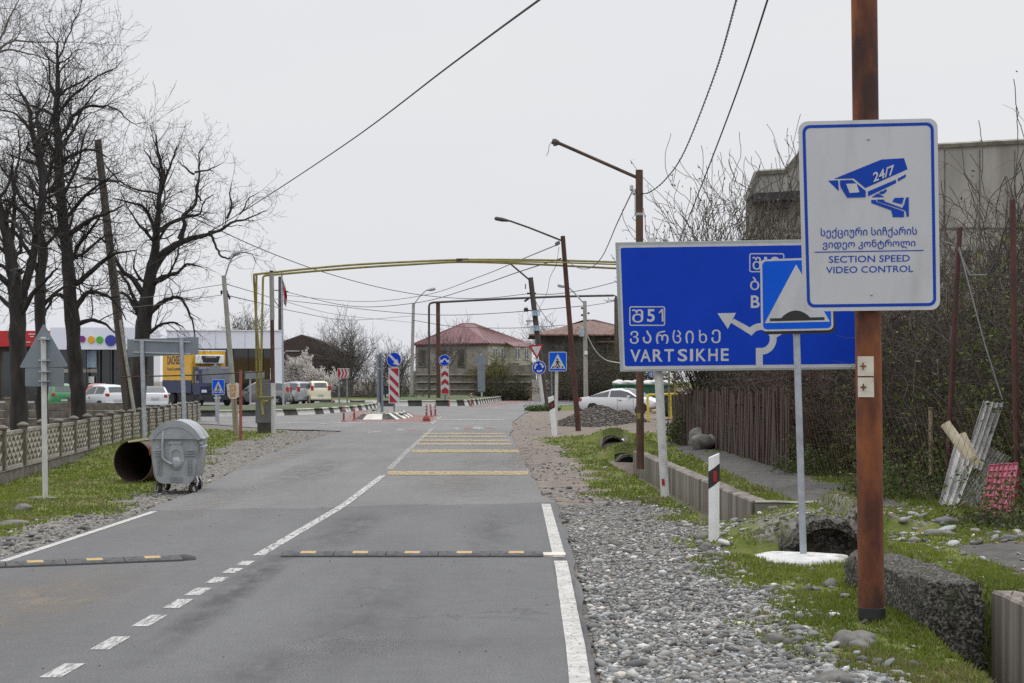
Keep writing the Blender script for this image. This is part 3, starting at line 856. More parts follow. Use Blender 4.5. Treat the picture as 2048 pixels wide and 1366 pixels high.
I1 = [(180, 835), (395, 833), (480, 832.5), (560, 831), (640, 828), (700, 823), (735, 819), (757, 814.5), (752, 810), (700, 808.5)]
I2 = [(640, 813), (760, 812.6), (900, 811.8), (935, 811), (960, 808.5), (990, 804), (1015, 799.5), (1032, 796.5)]
I3 = [(745, 829), (708, 838.5), (725, 839), (790, 839), (815, 836), (829, 832), (815, 829), (745, 829)]
kerb('kerb', I1, 1.45, .31)
kerb('kerb', I2, 1.0, .40, start=1)
kerb('kerb', I3, .95, .25, .5, .42, start=0)
turf('verge', I1 + [(560, 819), (300, 824), (100, 826)], .27)
turf('verge', I2[1:] + [(1000, 794), (900, 792), (760, 793)], .35)
mb = MB(); mb.add([G(a, b) + Vector((0, 0, .225)) for a, b in [(730, 836.5), (805, 836.5), (818, 831.5), (750, 831)]], [(0, 1, 2, 3)])
struct(mb.build('pavement', M['concrete'], fix=False))

# ---------------------------------------------------------------- grass blades and loose stones
def px_sample(n, x0, x1, y0, y1):
    a = nrng.uniform(x0, x1, n); b = nrng.uniform(y0, y1, n)
    Y = H * F / (b - HY)
    return (a - CX) / F * Y, Y
def grass_blades():
    X1, Y1 = px_sample(190000, 1090, 2120, 850, 1400)
    X2, Y2 = px_sample(60000, -60, 700, 850, 1120)
    x = np.concatenate([X1, X2]); y = np.concatenate([Y1, Y2])
    g, gv, pt = gmask(x, y)
    n = vnoise(x, y, .5, 21) * .6 + vnoise(x, y, .16, 23) * .4
    keep = (g > .3) & (nrng.uniform(0, 1, len(x)) < g * sstep(.22, .50, n) * .95 + .05)
    keep &= ~((x > 3.0 - .065 * (y - 12.4)) & (x < 3.5) & (y > 12.3) & (y < 14.8)) & ~((x > 2.75) & (x < 3.65) & (y > 16.95) & (y < 17.7)) & ~((np.abs(x - 2.9) < .42) & (y > 47.4) & (y < 48.7)) & ~((np.abs(x - 2.55) < .42) & (y > 36.6) & (y < 37.85)) & ~((x > 3.44) & (x < 3.75) & (y < 12.7))
    x, y, n = x[keep], y[keep], n[keep]
    xw = wall_x(y)
    k2 = ~((y > 21.2) & (y < 35.2) & (x > xw - .25) & (x < xw + .24))
    x, y, n = x[k2], y[k2], n[k2]
    z = gz(x, y)
    m = len(x)
    hgt = nrng.uniform(.012, .038, m) * (.7 + 0.9 * n) * (1 + .012 * y)
    wd = .004 + .0006 * y
    an = nrng.uniform(0, math.pi, m)
    ln = nrng.normal(0, .5, m) * hgt; ln2 = nrng.normal(0, .5, m) * hgt
    V = np.zeros((m, 3, 3))
    V[:, 0] = np.stack([x - wd * np.cos(an), y - wd * np.sin(an), z - .01], -1)
    V[:, 1] = np.stack([x + wd * np.cos(an), y + wd * np.sin(an), z - .01], -1)
    V[:, 2] = np.stack([x + ln, y + ln2, z + hgt], -1)
    patch = vnoise(x, y, 1.6, 31)
    c1 = np.array([.098, .142, .020]); c2 = np.array([.200, .232, .040]); c3 = np.array([.24, .20, .11])
    u = np.clip(patch * .9 + nrng.normal(0, .22, m), 0, 1)[:, None]
    c = c1 * (1 - u) + c2 * u
    dry = (nrng.uniform(0, 1, m) < .10 + .35 * (vnoise(x, y, .9, 41) > .6))[:, None]
    c = np.where(dry, c3 * nrng.uniform(.7, 1.1, (m, 1)), c)
    o = np_mesh('grass', V.reshape(-1, 3), np.arange(m * 3).reshape(-1, 3), M['grass'], np.repeat(c, 3, 0))
    tag(o, 'short patchy green grass growing on the roadside verges and ditch banks', 'grass', kind='stuff')
grass_blades()

def ico(sub=1):
    bm = bmesh.new(); bmesh.ops.create_icosphere(bm, subdivisions=sub, radius=1)
    v = np.array([q.co[:] for q in bm.verts]); f = np.array([[q.index for q in fc_.verts] for fc_ in bm.faces])
    bm.free(); return v, f
def stones(name, x, y, size, cols, flat=.55, sub=1, sink=.25, z=None):
    v, f = ico(sub)
    m = len(x)
    z = gz(x, y) if z is None else z
    sc_ = size[:, None] * np.stack([nrng.uniform(.8, 1.4, m), nrng.uniform(.7, 1.1, m), nrng.uniform(.6, 1.1, m) * flat], -1)
    V = v[None] * (1 + nrng.normal(0, .11, (m, len(v), 1)))
    V = V * sc_[:, None, :]
    an = nrng.uniform(0, 2 * math.pi, m); c, s = np.cos(an)[:, None], np.sin(an)[:, None]
    tl = nrng.normal(0, .25, m)[:, None]
    xx = V[..., 0] * c - V[..., 1] * s; yy = V[..., 0] * s + V[..., 1] * c
    zz = V[..., 2] + tl * xx
    V = np.stack([xx + x[:, None], yy + y[:, None], zz + (z + sc_[:, 2] * (1 - 2 * sink))[:, None]], -1)
    Fc = (f[None] + (np.arange(m) * len(v))[:, None, None]).reshape(-1, 3)
    return np_mesh(name, V.reshape(-1, 3), Fc, M['pebble'], np.repeat(cols, len(v), 0), smooth=False)
def stone_cols(m):
    b = np.clip(nrng.lognormal(-1.60, .50, m), .04, .55)[:, None]
    hue = np.where(nrng.uniform(0, 1, (m, 1)) < .12, np.array([1.10, .99, .86]), np.where(nrng.uniform(0, 1, (m, 1)) < .3, np.array([.97, 1.0, .99]), np.array([1.02, 1.0, .95])))
    return b * hue
X, Y = px_sample(68000, 1085, 1760, 985, 1420)
g, gv, pt = gmask(X, Y)
k = (gv > .45) & (X < 2.5) & (nrng.uniform(0, 1, len(X)) < gv) & (X > interp(XR, Y) + .03)
X, Y = X[k], Y[k]
sz = np.clip(nrng.lognormal(-4.66, .56, len(X)), .005, .05)
tag(stones('gravel', X, Y, sz, stone_cols(len(X))), 'loose grey river gravel on the shoulder along the right road edge', 'gravel', kind='stuff')
X, Y = px_sample(9000, -40, 700, 860, 1140)
g, gv, pt = gmask(X, Y)
k = (gv > .3) & (X < interp(XL, Y) - .05)
X, Y = X[k], Y[k]
sz = np.clip(nrng.lognormal(-4.3, .5, len(X)), .007, .06) * (1 + .004 * Y)
tag(stones('gravel', X, Y, sz, stone_cols(len(X)) * .72), 'grey gravel strip between the left road edge and the lawn', 'gravel', kind='stuff')
X, Y = px_sample(5600, 1380, 2060, 1020, 1366)
g, gv, pt = gmask(X, Y)
k = (X > 1.9) & (nrng.uniform(0, 1, len(X)) < np.where((Y > 17.3) & (Y < 20) & (X > 2.2), .55, np.where(gv > .3, .8, .12))) & ~((X > 2.8) & (X < 3.55) & (Y < 17.6))
X, Y = X[k], Y[k]
sz = np.clip(nrng.lognormal(-4.0, .52, len(X)), .009, .07) * np.where((X > 3.55) & (Y > 15.4) & (Y < 18.5), 1.35, 1)
tag(stones('gravel', X, Y, sz, stone_cols(len(X)) * .9, sub=2), 'rounded river stones scattered in the grass around the big culvert mouth', 'stones', kind='stuff')
X, Y = px_sample(4200, 1010, 1330, 822, 1010)
k = (X > interp(XR, Y) + .02) & (X < interp(XR, Y) + 1.7) & (vnoise(X, Y, .9, 77) > .42)
X, Y = X[k], Y[k]
tag(stones('gravel', X, Y, np.clip(nrng.lognormal(-4.3, .5, len(X)), .007, .05) * (1 + .006 * Y), stone_cols(len(X)) * .8), 'sparse small stones on the bare dirt shoulder beyond the gravel', 'stones', kind='stuff')
# a few small stones strewn over the tarmac
X = nrng.uniform(-4.9, .3, 90); Y = nrng.uniform(9, 24, 90)
tag(stones('gravel', X, Y, nrng.uniform(.004, .011, 90), stone_cols(90) * .4, z=np.zeros(90)), 'tiny dark stone chips strewn across the asphalt lanes', 'stones', kind='stuff')
# ================================================================ SIGNS
def poleW(mb, a, b, Y, r, n=12, mi=0, r2=None, Y2=None):
    mb.tube([W(*a, Y), W(*b, Y2 or Y)], [r, r2 or r], n, mi)

# --- tall rusty pole carrying the camera sign
YP = 12.6
base = W(1744, 1232, YP)
t = thing('utility_pole', 'tall round pole in peeling red-brown rust paint standing beside the rough concrete block', 'pole', base)
mb = MB()
pts = [W(1743 - 15 * k / 12, 1240 - 1270 * k / 12, YP) for k in range(13)]
mb.tube(pts + [W(1722, -420, YP)], .0955, 24)
mb.build('pole', M['rust'], t, smooth=True)
mb = MB(); mb.lathe([(.101, -.03), (.100, .05), (.0975, .052)], 24, Matrix.Translation(W(1743.5, 1228, YP)))
mb.build('base_collar', M['black_paint'], t, smooth=True)
for (x0, y0, x1, y1) in ((1712, 713, 1740, 752), (1712, 755, 1741, 794)):
    mb = MB()
    # sheet wrapped on the curved pole
    vs, fs = [], []
    cx = pts[5]
    for k in range(7):
        a = -math.pi / 2 - .72 + (1.42) * k / 6 - .30
        for zz in (y1, y0):
            c = W(1737 - 0, zz, YP)
            u = (1737 - (1232 - zz) * .0122 + 4)
            c = W(u, zz, YP)
            vs.append((c.x + .0975 * math.cos(a), YP + .0975 * math.sin(a), c.z))
    for k in range(6): fs.append((2 * k, 2 * k + 2, 2 * k + 3, 2 * k + 1))
    mb.add(vs, fs)
    o = mb.build('sticker', M['sticker'], t, fix=False)
    mb = MB()
    cx, cy = (x0 + x1) / 2, (y0 + y1) / 2
    mb.flat([seg((cx - 6, cy), (cx + 6, cy), 3.4), seg((cx, cy - 7), (cx, cy + 7), 3.0)], YP - .099)
    mb.build('cross_mark', M['rust'], o, fix=False)

# --- section speed camera sign on that pole
YS = YP - .135
q = quadmap((1596.5, 243), (1875, 236.5), (1880.5, 619.5), (1607, 623))
def uq(poly): return [q(u, v) for u, v in poly]
asp = 384.0 / 279.0
def rr(i, r): return [(u, v / asp) for u, v in rrect(i, i, 1 - i, asp - i, r)]
t = thing('road_sign', 'white upright sign with blue border and blue security camera emblem on the rusty pole', 'road sign', W(1742, 622, YS))
mb = MB(); mb.plate(uq(rr(0, .065)), YS, .012); mb.build('panel', M['white_sign'], t)
for u_b in (.10, .915):
    mb = MB(); bp_ = W(*q(.5, u_b), YS); mb.lathe([(.011, 0), (.011, .004), (.006, .007), (0, .007)], 10, Matrix.Translation(bp_) @ Matrix.Rotation(rad(90), 4, 'X')); mb.build('bolt', M['galv'], t)
mb = MB(); mb.flat(ringq(uq(rr(.028, .052)), uq(rr(.050, .034))), YS - .0015, step=0); mb.build('border', M['blue_print'], t, fix=False)
zc = lambda u, v: (1580 + u / 3.253, 220 + v / 3.253)
def zz(poly): return [zc(*p_) for p_ in poly]
cam_shapes = [
    [(285, 448), (595, 322), (742, 313), (765, 385), (490, 508), (415, 445)],
    [(248, 460), (313, 457), (318, 528)],
    [(507, 530), (690, 452), (690, 475), (508, 562)], [(700, 447), (755, 417), (752, 437), (702, 465)],
    [(530, 567), (570, 542), (592, 554), (616, 567)],
    [(576, 541), (596, 549), (618, 541), (632, 518), (622, 516), (606, 527), (590, 530)],
    [(528, 585), (560, 585), (562, 597), (742, 660), (742, 697), (670, 697), (658, 652), (530, 605)],
    [(566, 583), (612, 583), (614, 594), (738, 640), (745, 652), (568, 594)],
    [(665, 597), (680, 572), (742, 570), (728, 612)],
    [(755, 570), (772, 567), (773, 693), (758, 693), (755, 660), (730, 638), (744, 610)],
    [(325, 458), (405, 455), (492, 527), (492, 567), (372, 570), (330, 502), (325, 480)]]
mb = MB(); mb.flat([zz(s_) for s_ in cam_shapes], YS - .0015)
o = mb.build('camera_emblem', M['blue_print'], t, fix=False)
mb = MB(); mb.flat([zz([(365, 480), (432, 478), (452, 535), (388, 540)])], YS - .006); mb.build('lens', M['white_sign'], o, fix=False)
mb = MB()
def slant(u, v): return zc(548 + u * 1.0, 478 - u * .42 - v + u * 0.0)
put_text(mb, '24/7', 0, 0, 138, -0 + 62, YS, fn=lambda u, v: zc(541 + u + (62 - v) * -.05, 472 - u * .40 - (62 - v)), proud=.0065, bold=.02)
mb.build('emblem_lettering', M['white_sign'], o, fix=False)
shear = lambda u, v: zc(u, v - (u - 520) * .017)
mb = MB()
put_text(mb, 'სექციური სიჩქარის', 200, 762, 826, 832, YS, fn=shear, proud=.0022, bold=.016)
put_text(mb, 'ვიდეო კონტროლი', 213, 843, 816, 906, YS, fn=shear, proud=.0022, bold=.016)
put_text(mb, 'SECTION SPEED', 252, 946, 779, 990, YS, fn=shear, proud=.0022, bold=.006)
put_text(mb, 'VIDEO CONTROL', 234, 1015, 801, 1058, YS, fn=shear, proud=.0022, bold=.006)
mb.flat([[shear(160, 916), shear(870, 916), shear(870, 922), shear(160, 922)]], YS - .002)
mb.build('lettering', M['blue_print'], t, fix=False)
mb = MB()
for v in (.22, .78):
    mb = MB(); c = W(*q(.5, v), YP)
    mb.tube([c + Vector((-.104 * math.cos(a), .104 * math.sin(a), 0)) for a in [rad(k * 20 - 20) for k in range(12)]], .008, 6)
    mb.box(c + Vector((0, -.108, 0)), (.5, .022, .03))
    mb.build('clamp', M['galv'], t)

# --- speed hump sign
YH = 16.8
base = W(1607, 1114, YH)
t = thing('road_sign', 'blue square sign with black road hump in white triangle, on a white concrete foot', 'road sign', base)
mb = MB(); poleW(mb, (1607, 1116), (1589, 540), YH + .05, .0345, 16); mb.build('post', M['galv'], t, smooth=True)
for a_ in (560, 640): MB().box(W(1592, a_, YH + .018), (.34, .02, .03)).build('clamp', M['galv'], t)
q2 = quadmap((1520.5, 519), (1663, 514), (1667, 660), (1522.5, 663))
u2 = lambda P: [q2(*p_) for p_ in P]
mb = MB(); mb.plate(u2(rrect(0, 0, 1, 1, .07)), YH - .02, .012); pn = mb.build('panel', M['white_sign'], t)
mb = MB(); mb.plate([(a + 4, b + 6) for a, b in u2(rrect(.0, 0, 1, 1.0, .07))], YH - .006, .014); mb.build('backing_plate', M['black_paint'], t)
mb = MB(); mb.flat([u2(rrect(.028, .028, .972, .972, .055))], YH - .022); mb.build('blue_field', M['blue_light'], pn, fix=False)
mb = MB(); mb.flat([u2([(.5, .085), (.955, .885), (.05, .885)])], YH - .024); mb.build('triangle', M['white_sign'], pn, fix=False)
hump = [(.125, .86), (.125, .82), (.28, .82)] + [(.28 + .40 * k / 12, .82 - .10 * math.sin(math.pi * k / 12) ** .8) for k in range(1, 12)] + [(.68, .82), (.88, .82), (.88, .86)]
mb = MB(); mb.flat([u2(hump)], YH - .026); mb.build('hump_symbol', M['black_paint'], pn, fix=False)
mb = MB()
prof = [(.455, -.12), (.45, .0), (.435, .018), (.40, .028), (.2, .040), (0, .044)]
mb.lathe(prof, 28, Matrix.Translation(Vector((base.x - .04, base.y, -.015))))
v2 = []
for i, v in enumerate(mb.v):
    v = Vector(v); d = Vector((v.x - base.x, v.y - base.y, 0)); a = math.atan2(d.y, d.x)
    v2.append(tuple(v + d * .12 * math.sin(3 * a + 1) + d * .06 * math.sin(7 * a)))
mb.v = v2
mb.build('concrete_foot', M['base_white'], t, smooth=True)

# --- large blue direction sign
YD = 25.8
t = thing('road_sign', 'large blue direction sign with white roundabout arrow to VARTSIKHE on two posts', 'road sign', W(1520, 990, YD))
zb = lambda u, v: (1220 + u / 4.096, 470 + v / 4.096)
zzb = lambda P: [zb(*p_) for p_ in P]
TL, TR, BR, BL = zb(45, 60), (1716, 477.5), (1719, 738.5), zb(85, 1120)
qd = quadmap(TL, TR, BR, BL)
ud = lambda P: [qd(*p_) for p_ in P]
mb = MB(); mb.plate(ud([(0, 0), (1, 0), (1, 1), (0, 1)]), YD, .07); mb.build('frame', M['frame_grey'], t, bevel=.006)
mb = MB(); mb.plate(ud(rrect(.012, .025, .992, .985, .012)), YD - .004, .003); pn = mb.build('panel', M['white_sign'], t)
mb = MB(); mb.flat([ud(rrect(.020, .043, .986, .958, .010))], YD - .0055); mb.build('blue_field', M['blue_sign'], pn, fix=False)
mb = MB()
PR = .0072
mb.k = 8
mb.flat(ringq(zzb(rrect(158, 584, 452, 744, 18)), zzb(rrect(167, 593, 443, 735, 10))), YD - PR, step=0)
mb.flat(ringq(zzb(rrect(1141, 149, 1428, 305, 18)), zzb(rrect(1150, 158, 1419, 296, 10))), YD - PR, step=0)
put_text(mb, 'შ', 178, 610, 272, 718, YD, fn=zb, proud=PR, bold=.03)
put_text(mb, '5', 303, 607, 367, 712, YD, fn=zb, proud=PR, bold=.02)
mb.flat([zzb([(421, 606), (436, 606), (439, 710), (423, 710)]), zzb([(398, 634), (421, 606), (423, 624), (402, 646)])], YD - PR)
for ch, x0, x1, y0, y1 in (('ვ', 162, 235, 786, 892), ('ა', 268, 340, 783, 890), ('რ', 376, 480, 783, 890), ('ც', 512, 583, 780, 888), ('ი', 618, 686, 783, 886), ('ხ', 728, 795, 778, 886), ('ე', 830, 905, 775, 886)):
    put_text(mb, ch, x0, y0, x1, y1, YD, fn=zb, proud=PR, bold=.03)
for ch, x0, x1 in zip('VARTSIKHE', (165, 248, 350, 445, 555, 655, 705, 805, 908), (250, 335, 432, 523, 634, 680, 787, 882, 972)):
    k_ = (x0 - 165) / 807 * -9
    put_text(mb, ch, x0, 938 + k_, x1, 1040 + k_, YD, fn=zb, proud=PR, bold=.018)
put_text(mb, 'შ', 1165, 180, 1236, 285, YD, fn=zb, proud=PR, bold=.03)
put_text(mb, '12', 1262, 178, 1398, 280, YD, fn=zb, proud=PR, bold=.02)
put_text(mb, 'ბ', 1147, 345, 1222, 452, YD, fn=zb, proud=PR, bold=.03)
put_text(mb, 'B', 1153, 495, 1226, 598, YD, fn=zb, proud=PR, bold=.02)
mb.k = 0
cxr, cyr = 1235, 852
mb.flat([zzb([(1194, 925), (1250, 925), (1252, 1084), (1196, 1084)]), zzb(arcp(cxr, cyr, 74, 130, 98, -150, 30)),
         zzb([(880, 641), (1032, 638), (965, 770)]), zzb([(1016, 686), (1145, 757), (1166, 828), (986, 716)]), zzb([(1355, 845), (1420, 806), (1340, 806)])], YD - PR)
mb.build('lettering', M['white_sign'], pn, fix=False)
for a, b in (((1303, 476), (1330, 993)), ((1722, 470), (1738, 992))):
    mb = MB(); poleW(mb, b, a, YD + .14, .066, 14); mb.build('post', M['pole_white'], t, smooth=True)
mb = MB()
for py in (540, 690): mb.box(W(1510, py, YD + .082), (3.3, .025, .05))
mb.build('back_rail', M['galv'], t)
mb = MB(); mb.flat([[(1323, 958), (1329, 958), (1330, 971), (1324, 971)]], YD + .07); mb.build('red_reflector', M['red_sign'], t, fix=False)
# black drain clip
# --- generic small signs
def post_sign(name, label, cat, base_px, Y, post, r=.03, postm='galv', group=None):
    b = W(base_px[0], base_px[1], Y)
    t = thing(name, label, cat, (b.x, b.y, b.z), group=group)
    for (p0, p1) in post:
        mb = MB(); poleW(mb, p0, p1, Y + .045, r, 10); mb.build('post', M[postm], t, smooth=True)
    return t
def ped_face(t, x0, y0, x1, y1, Y, skew=0.0):
    fn = lambda P: [(x0 + u * (x1 - x0) + v * skew, y0 + v * (y1 - y0)) for u, v in P]
    mb = MB(); mb.plate(fn(rrect(0, 0, 1, 1, .07)), Y, .012); pn = mb.build('panel', M['white_sign'], t)
    mb = MB(); mb.flat([fn(rrect(.035, .035, .965, .965, .05))], Y - .003); mb.build('blue_field', M['blue_light'], pn, fix=False)
    mb = MB(); mb.flat([fn([(.5, .11), (.93, .87), (.07, .87)])], Y - .006); mb.build('triangle', M['white_sign'], pn, fix=False)
    mb = MB()
    S = [circ(.47, .39, .05, 14), seg((.49, .45), (.49, .62), .11), seg((.48, .6), (.42, .70), .055), seg((.42, .70), (.32, .81), .05), seg((.51, .6), (.57, .70), .055),
         seg((.57, .70), (.63, .81), .05), seg((.51, .47), (.60, .53), .04), seg((.60, .53), (.63, .61), .035), seg((.46, .47), (.39, .55), .04),
         [(.24, .74), (.30, .74), (.25, .84), (.17, .84)], [(.44, .75), (.54, .75), (.56, .84), (.42, .84)], [(.70, .74), (.77, .74), (.84, .84), (.76, .84)]]
    mb.flat([fn(s_) for s_ in S], Y - .008)
    mb.build('walker_symbol', M['black_paint'], pn, fix=False)
# right pedestrian crossing sign
t = post_sign('road_sign', 'square blue pedestrian crossing sign on a white post beside the gravel heap', 'road sign', (1112, 866), 57.0, [((1112, 868), (1113.5, 712))], .055, 'pole_white')
ped_face(t, 1097.5, 703.5, 1133.5, 742.5, 56.9)
mb = MB(); mb.tube([W(1103, 742, 57.1), W(1104, 790, 57.1)], .025, 8); mb.build('strut', M['sign_back'], t)
# left pedestrian sign
t = post_sign('road_sign', 'small blue pedestrian crossing sign in front of the dark blue lorry cab', 'road sign', (437, 849), 68.0, [((436.5, 850), (437.5, 768))], .04)
ped_face(t, 424, 758.5, 449, 789.5, 67.9)
# far pedestrian sign under the big sign
t = post_sign('road_sign', 'tiny distant pedestrian crossing sign just below the big direction sign', 'road sign', (1308, 790), 110.0, [((1308, 806), (1307, 745))], .05)
ped_face(t, 1298.5, 737, 1311.5, 752, 109.9)
# round back of sign
t = post_sign('road_sign', 'grey back of a round sign on a steel post before the lorry cab', 'road sign', (432, 842), 73.0, [((433, 843), (431, 728))], .045)
mb = MB(); mb.plate(circ(431, 744, 14), 73.0, .012); mb.build('panel', M['sign_back'], t)
# give way + roundabout
t = post_sign('road_sign', 'white give way triangle above a blue roundabout disc on a leaning white post', 'road sign', (1087, 818), 100.0, [((1088, 820), (1071, 690))], .10, 'pole_white')
mb = MB(); mb.plate([(1057, 691), (1087, 688), (1074, 719)], 99.9, .014); pn = mb.build('give_way_plate', M['red_sign'], t)
mb = MB(); mb.flat([[(1063, 693.6), (1082.6, 691.8), (1074, 712.5)]], 99.89); mb.build('white_field', M['white_sign'], pn, fix=False)
mb = MB(); mb.plate(circ(1078, 735, 14), 99.9, .014); pn = mb.build('round_plate', M['white_sign'], t)
mb = MB(); mb.flat([circ(1078, 735, 12.6)], 99.89); mb.build('blue_field', M['blue_sign'], pn, fix=False)
mb = MB()
for a0 in (-80, 40, 160):
    mb.flat([arcp(1078, 735, 6.3, 9.6, a0, a0 + 62, 8)], 99.87)
    a1 = rad(a0 + 62); a2 = rad(a0 + 90)
    mb.flat([[(1078 + 4.4 * math.cos(a1), 735 + 4.4 * math.sin(a1)), (1078 + 11.4 * math.cos(a1), 735 + 11.4 * math.sin(a1)), (1078 + 8.2 * math.cos(a2), 735 + 8.2 * math.sin(a2))]], 99.87)
mb.build('arrows', M['white_sign'], pn, fix=False)
# keep right + striped board
t = post_sign('road_sign', 'blue keep right disc over a tall red and white diagonal striped board', 'road sign', (788, 832), 84.0, [((788.5, 834), (787.5, 712))], .045, 'sign_back')
Y = 83.9
mb = MB(); mb.plate(circ(788, 719.5, 15), Y, .014); pn = mb.build('round_plate', M['white_sign'], t)
mb = MB(); mb.flat([circ(788, 719.5, 13.9)], Y - .004); mb.build('blue_field', M['blue_sign'], pn, fix=False)
mb = MB(); mb.flat([seg((778.5, 709.5), (792, 723.5), 4.6), [(786, 727.5), (794.5, 718.0), (798.5, 731)]], Y - .008); mb.build('arrow', M['white_sign'], pn, fix=False)
mb = MB(); mb.plate([(776.8, 735.5), (798.2, 734.5), (799, 806), (777.6, 807)], Y, .014); pn = mb.build('striped_board', M['white_sign'], t)
mb = MB()
x0, x1 = 779, 797
def clip_stripe(ya, yb):      # stripe falling to the right between heights on the left edge
    return [(x0, ya), (x1, ya + 19), (x1, yb + 19), (x0, yb)]
mb.flat([[(779.5, 737), (796.8, 736.5), (797, 754)], [(779, 748), (797, 767), (797.3, 777), (779, 757.5)], [(779.2, 768), (797.3, 787), (797.5, 796), (779.2, 777.5)], [(779.3, 787.5), (795.5, 804.6), (779.5, 805)]], Y - .004)
mb.build('red_stripes', M['red_sign'], pn, fix=False)
# two-way arrows + chevrons
t = post_sign('road_sign', 'blue disc with two downward arrows above a red and white chevron board', 'road sign', (890, 808), 125.0, [((890.5, 809), (889, 715))], .06, 'sign_back')
Y = 124.9
mb = MB(); mb.plate(circ(889, 720.5, 11.6), Y, .014); pn = mb.build('round_plate', M['white_sign'], t)
mb = MB(); mb.flat([circ(889, 720.5, 10.6)], Y - .005); mb.build('blue_field', M['blue_sign'], pn, fix=False)
mb = MB()
mb.flat([seg((888, 718.5), (883, 722.5), 3), [(880, 725), (880.5, 718.5), (886.5, 724.8)], seg((890.5, 718.5), (895.5, 722.5), 3), [(898.5, 725), (898, 718.5), (892, 724.8)], seg((886.5, 718), (892, 718), 2.4)], Y - .010)
mb.build('arrows', M['white_sign'], pn, fix=False)
mb = MB(); mb.plate([(880.6, 733), (897.4, 732.6), (899, 788.5), (882, 789)], Y, .014); pn = mb.build('chevron_board', M['white_sign'], t)
mb = MB()
for k, yy in enumerate((741, 757.5, 774)):
    s_ = k * .4
    mb.flat([[(882.3 + s_, yy + 6), (889.6 + s_, yy), (897 + s_, yy + 6), (897 + s_, min(yy + 14, 787.5)), (889.6 + s_, min(yy + 8.5, 787.5) if k < 2 else 787.5), (882.3 + s_, min(yy + 14, 787.5))]], Y - .005)
mb.flat([[(882, 734), (886.5, 734), (882, 738)], [(896.5, 734), (892, 734), (896.5, 738)]], Y - .005)
mb.build('red_chevrons', M['red_sign'], pn, fix=False)
# arrow chevron sign left
t = post_sign('road_sign', 'low red board with white right-pointing chevrons on two thin posts', 'road sign', (686, 815), 110.0, [((678.5, 816), (678, 745)), ((694.5, 816), (694, 745))], .05, 'sign_back')
Y = 109.9
mb = MB(); mb.plate(rrect(674.6, 736.6, 698.4, 756.4, 1.5), Y, .014); pn = mb.build('panel', M['white_sign'], t)
mb = MB(); mb.flat([rrect(675.6, 737.8, 697.4, 755.2, 1)], Y - .005); mb.build('red_field', M['red_sign'], pn, fix=False)
mb = MB()
for x in (679, 685.4, 691.8): mb.flat([[(x, 738.5), (x + 2.6, 738.5), (x + 6, 746.5), (x + 2.6, 754.5), (x, 754.5), (x + 3.2, 746.5)]], Y - .008)
mb.build('chevrons', M['white_sign'], pn, fix=False)
# edge-on and back-facing signs at the roundabout
t = post_sign('road_sign', 'sign seen edge-on from its grey back, beside the striped keep right board', 'road sign', (764, 838), 82.0, [((764.5, 838), (762, 706))], .07, 'sign_back')
mb = MB(); mb.boxm(Matrix.Translation(W(759, 722, 82)) @ Matrix.Rotation(rad(68), 4, 'Z'), (.62, .02, .62)); mb.build('square_plate', M['sign_back'], t)
mb = MB(); mb.boxm(Matrix.Translation(W(759, 772, 82)) @ Matrix.Rotation(rad(68), 4, 'Z'), (.5, .02, 1.6)); mb.build('long_plate', M['sign_back'], t)
t = post_sign('road_sign', 'blue-grey back of a tall narrow sign before the stone wall', 'road sign', (963, 800), 150.0, [((964, 801), (962, 708))], .09, 'galv')
mb = MB(); mb.plate([(951.5, 711), (972.5, 710), (972.5, 729), (951.5, 730)], 149.9, .02); mb.build('square_plate', M['sign_back'], t)
mb = MB(); mb.plate([(954.5, 731), (970, 731), (970.5, 783), (955.5, 783)], 149.9, .02); mb.build('long_plate', M['sign_back'], t)
# near-left triangle seen from behind
YT = 25.3
t = post_sign('road_sign', 'grey back of a triangular warning sign with oblong plate below on near left lawn', 'road sign', (90, 995), YT, [], .03)
mb = MB(); poleW(mb, (90.5, 998), (86.8, 674), YT - .05, .040, 14); mb.build('post', M['pole_white'], t, smooth=True)
def rtri(A, B, C, r=.06):
    P = []
    V3 = [Vector(A), Vector(B), Vector(C)]
    for i in range(3):
        p_, a_, b_ = V3[i], V3[i - 1], V3[(i + 1) % 3]
        e1 = p_.lerp(a_, r); e2 = p_.lerp(b_, r)
        for k in range(5):
            u = k / 4
            P.append(tuple(e1.lerp(p_, u).lerp(p_.lerp(e2, u), u)))
    return P
mb = MB(); mb.plate(rtri((87.5, 646), (137, 734), (38, 736)), YT, .012); mb.build('triangular_plate', M['sign_back'], t, bevel=.004)
mb = MB(); mb.plate(rrect(50, 736, 128, 773, 3), YT + .01, .012); mb.build('oblong_plate', M['sign_back'], t, bevel=.004)
for y_ in (678, 720.5, 743, 762):
    mb = MB(); mb.box(W(88.5, y_, YT - .02), (.17, .03, .022)); mb.box(W(88.5, y_, YT - .095), (.10, .135, .022)); mb.build('clamp', M['galv'], t)
# oblong board seen from behind on two posts
YB = 45.0
t = post_sign('road_sign', 'grey back of a wide oblong board on two posts behind the steel bin', 'road sign', (328, 885), YB, [], .03)
for a, b in (((290, 893), (283.5, 680)), ((371, 893), (362.5, 677))):
    mb = MB(); poleW(mb, a, b, YB - .06, .058, 10); mb.build('post', M['galv'], t, smooth=True)
mb = MB(); mb.plate([(254.5, 679), (397, 674), (397, 709), (254.5, 714)], YB, .02); mb.build('panel', M['sign_back'], t)
mb = MB()
for y_ in (0, 24): mb.boxm(Matrix.Translation(W(324, 682 + y_, YB - .02)) @ Matrix.Rotation(rad(1.8), 4, 'Y') , (1.5, .03, .035))
mb.build('back_rail', M['galv'], t)
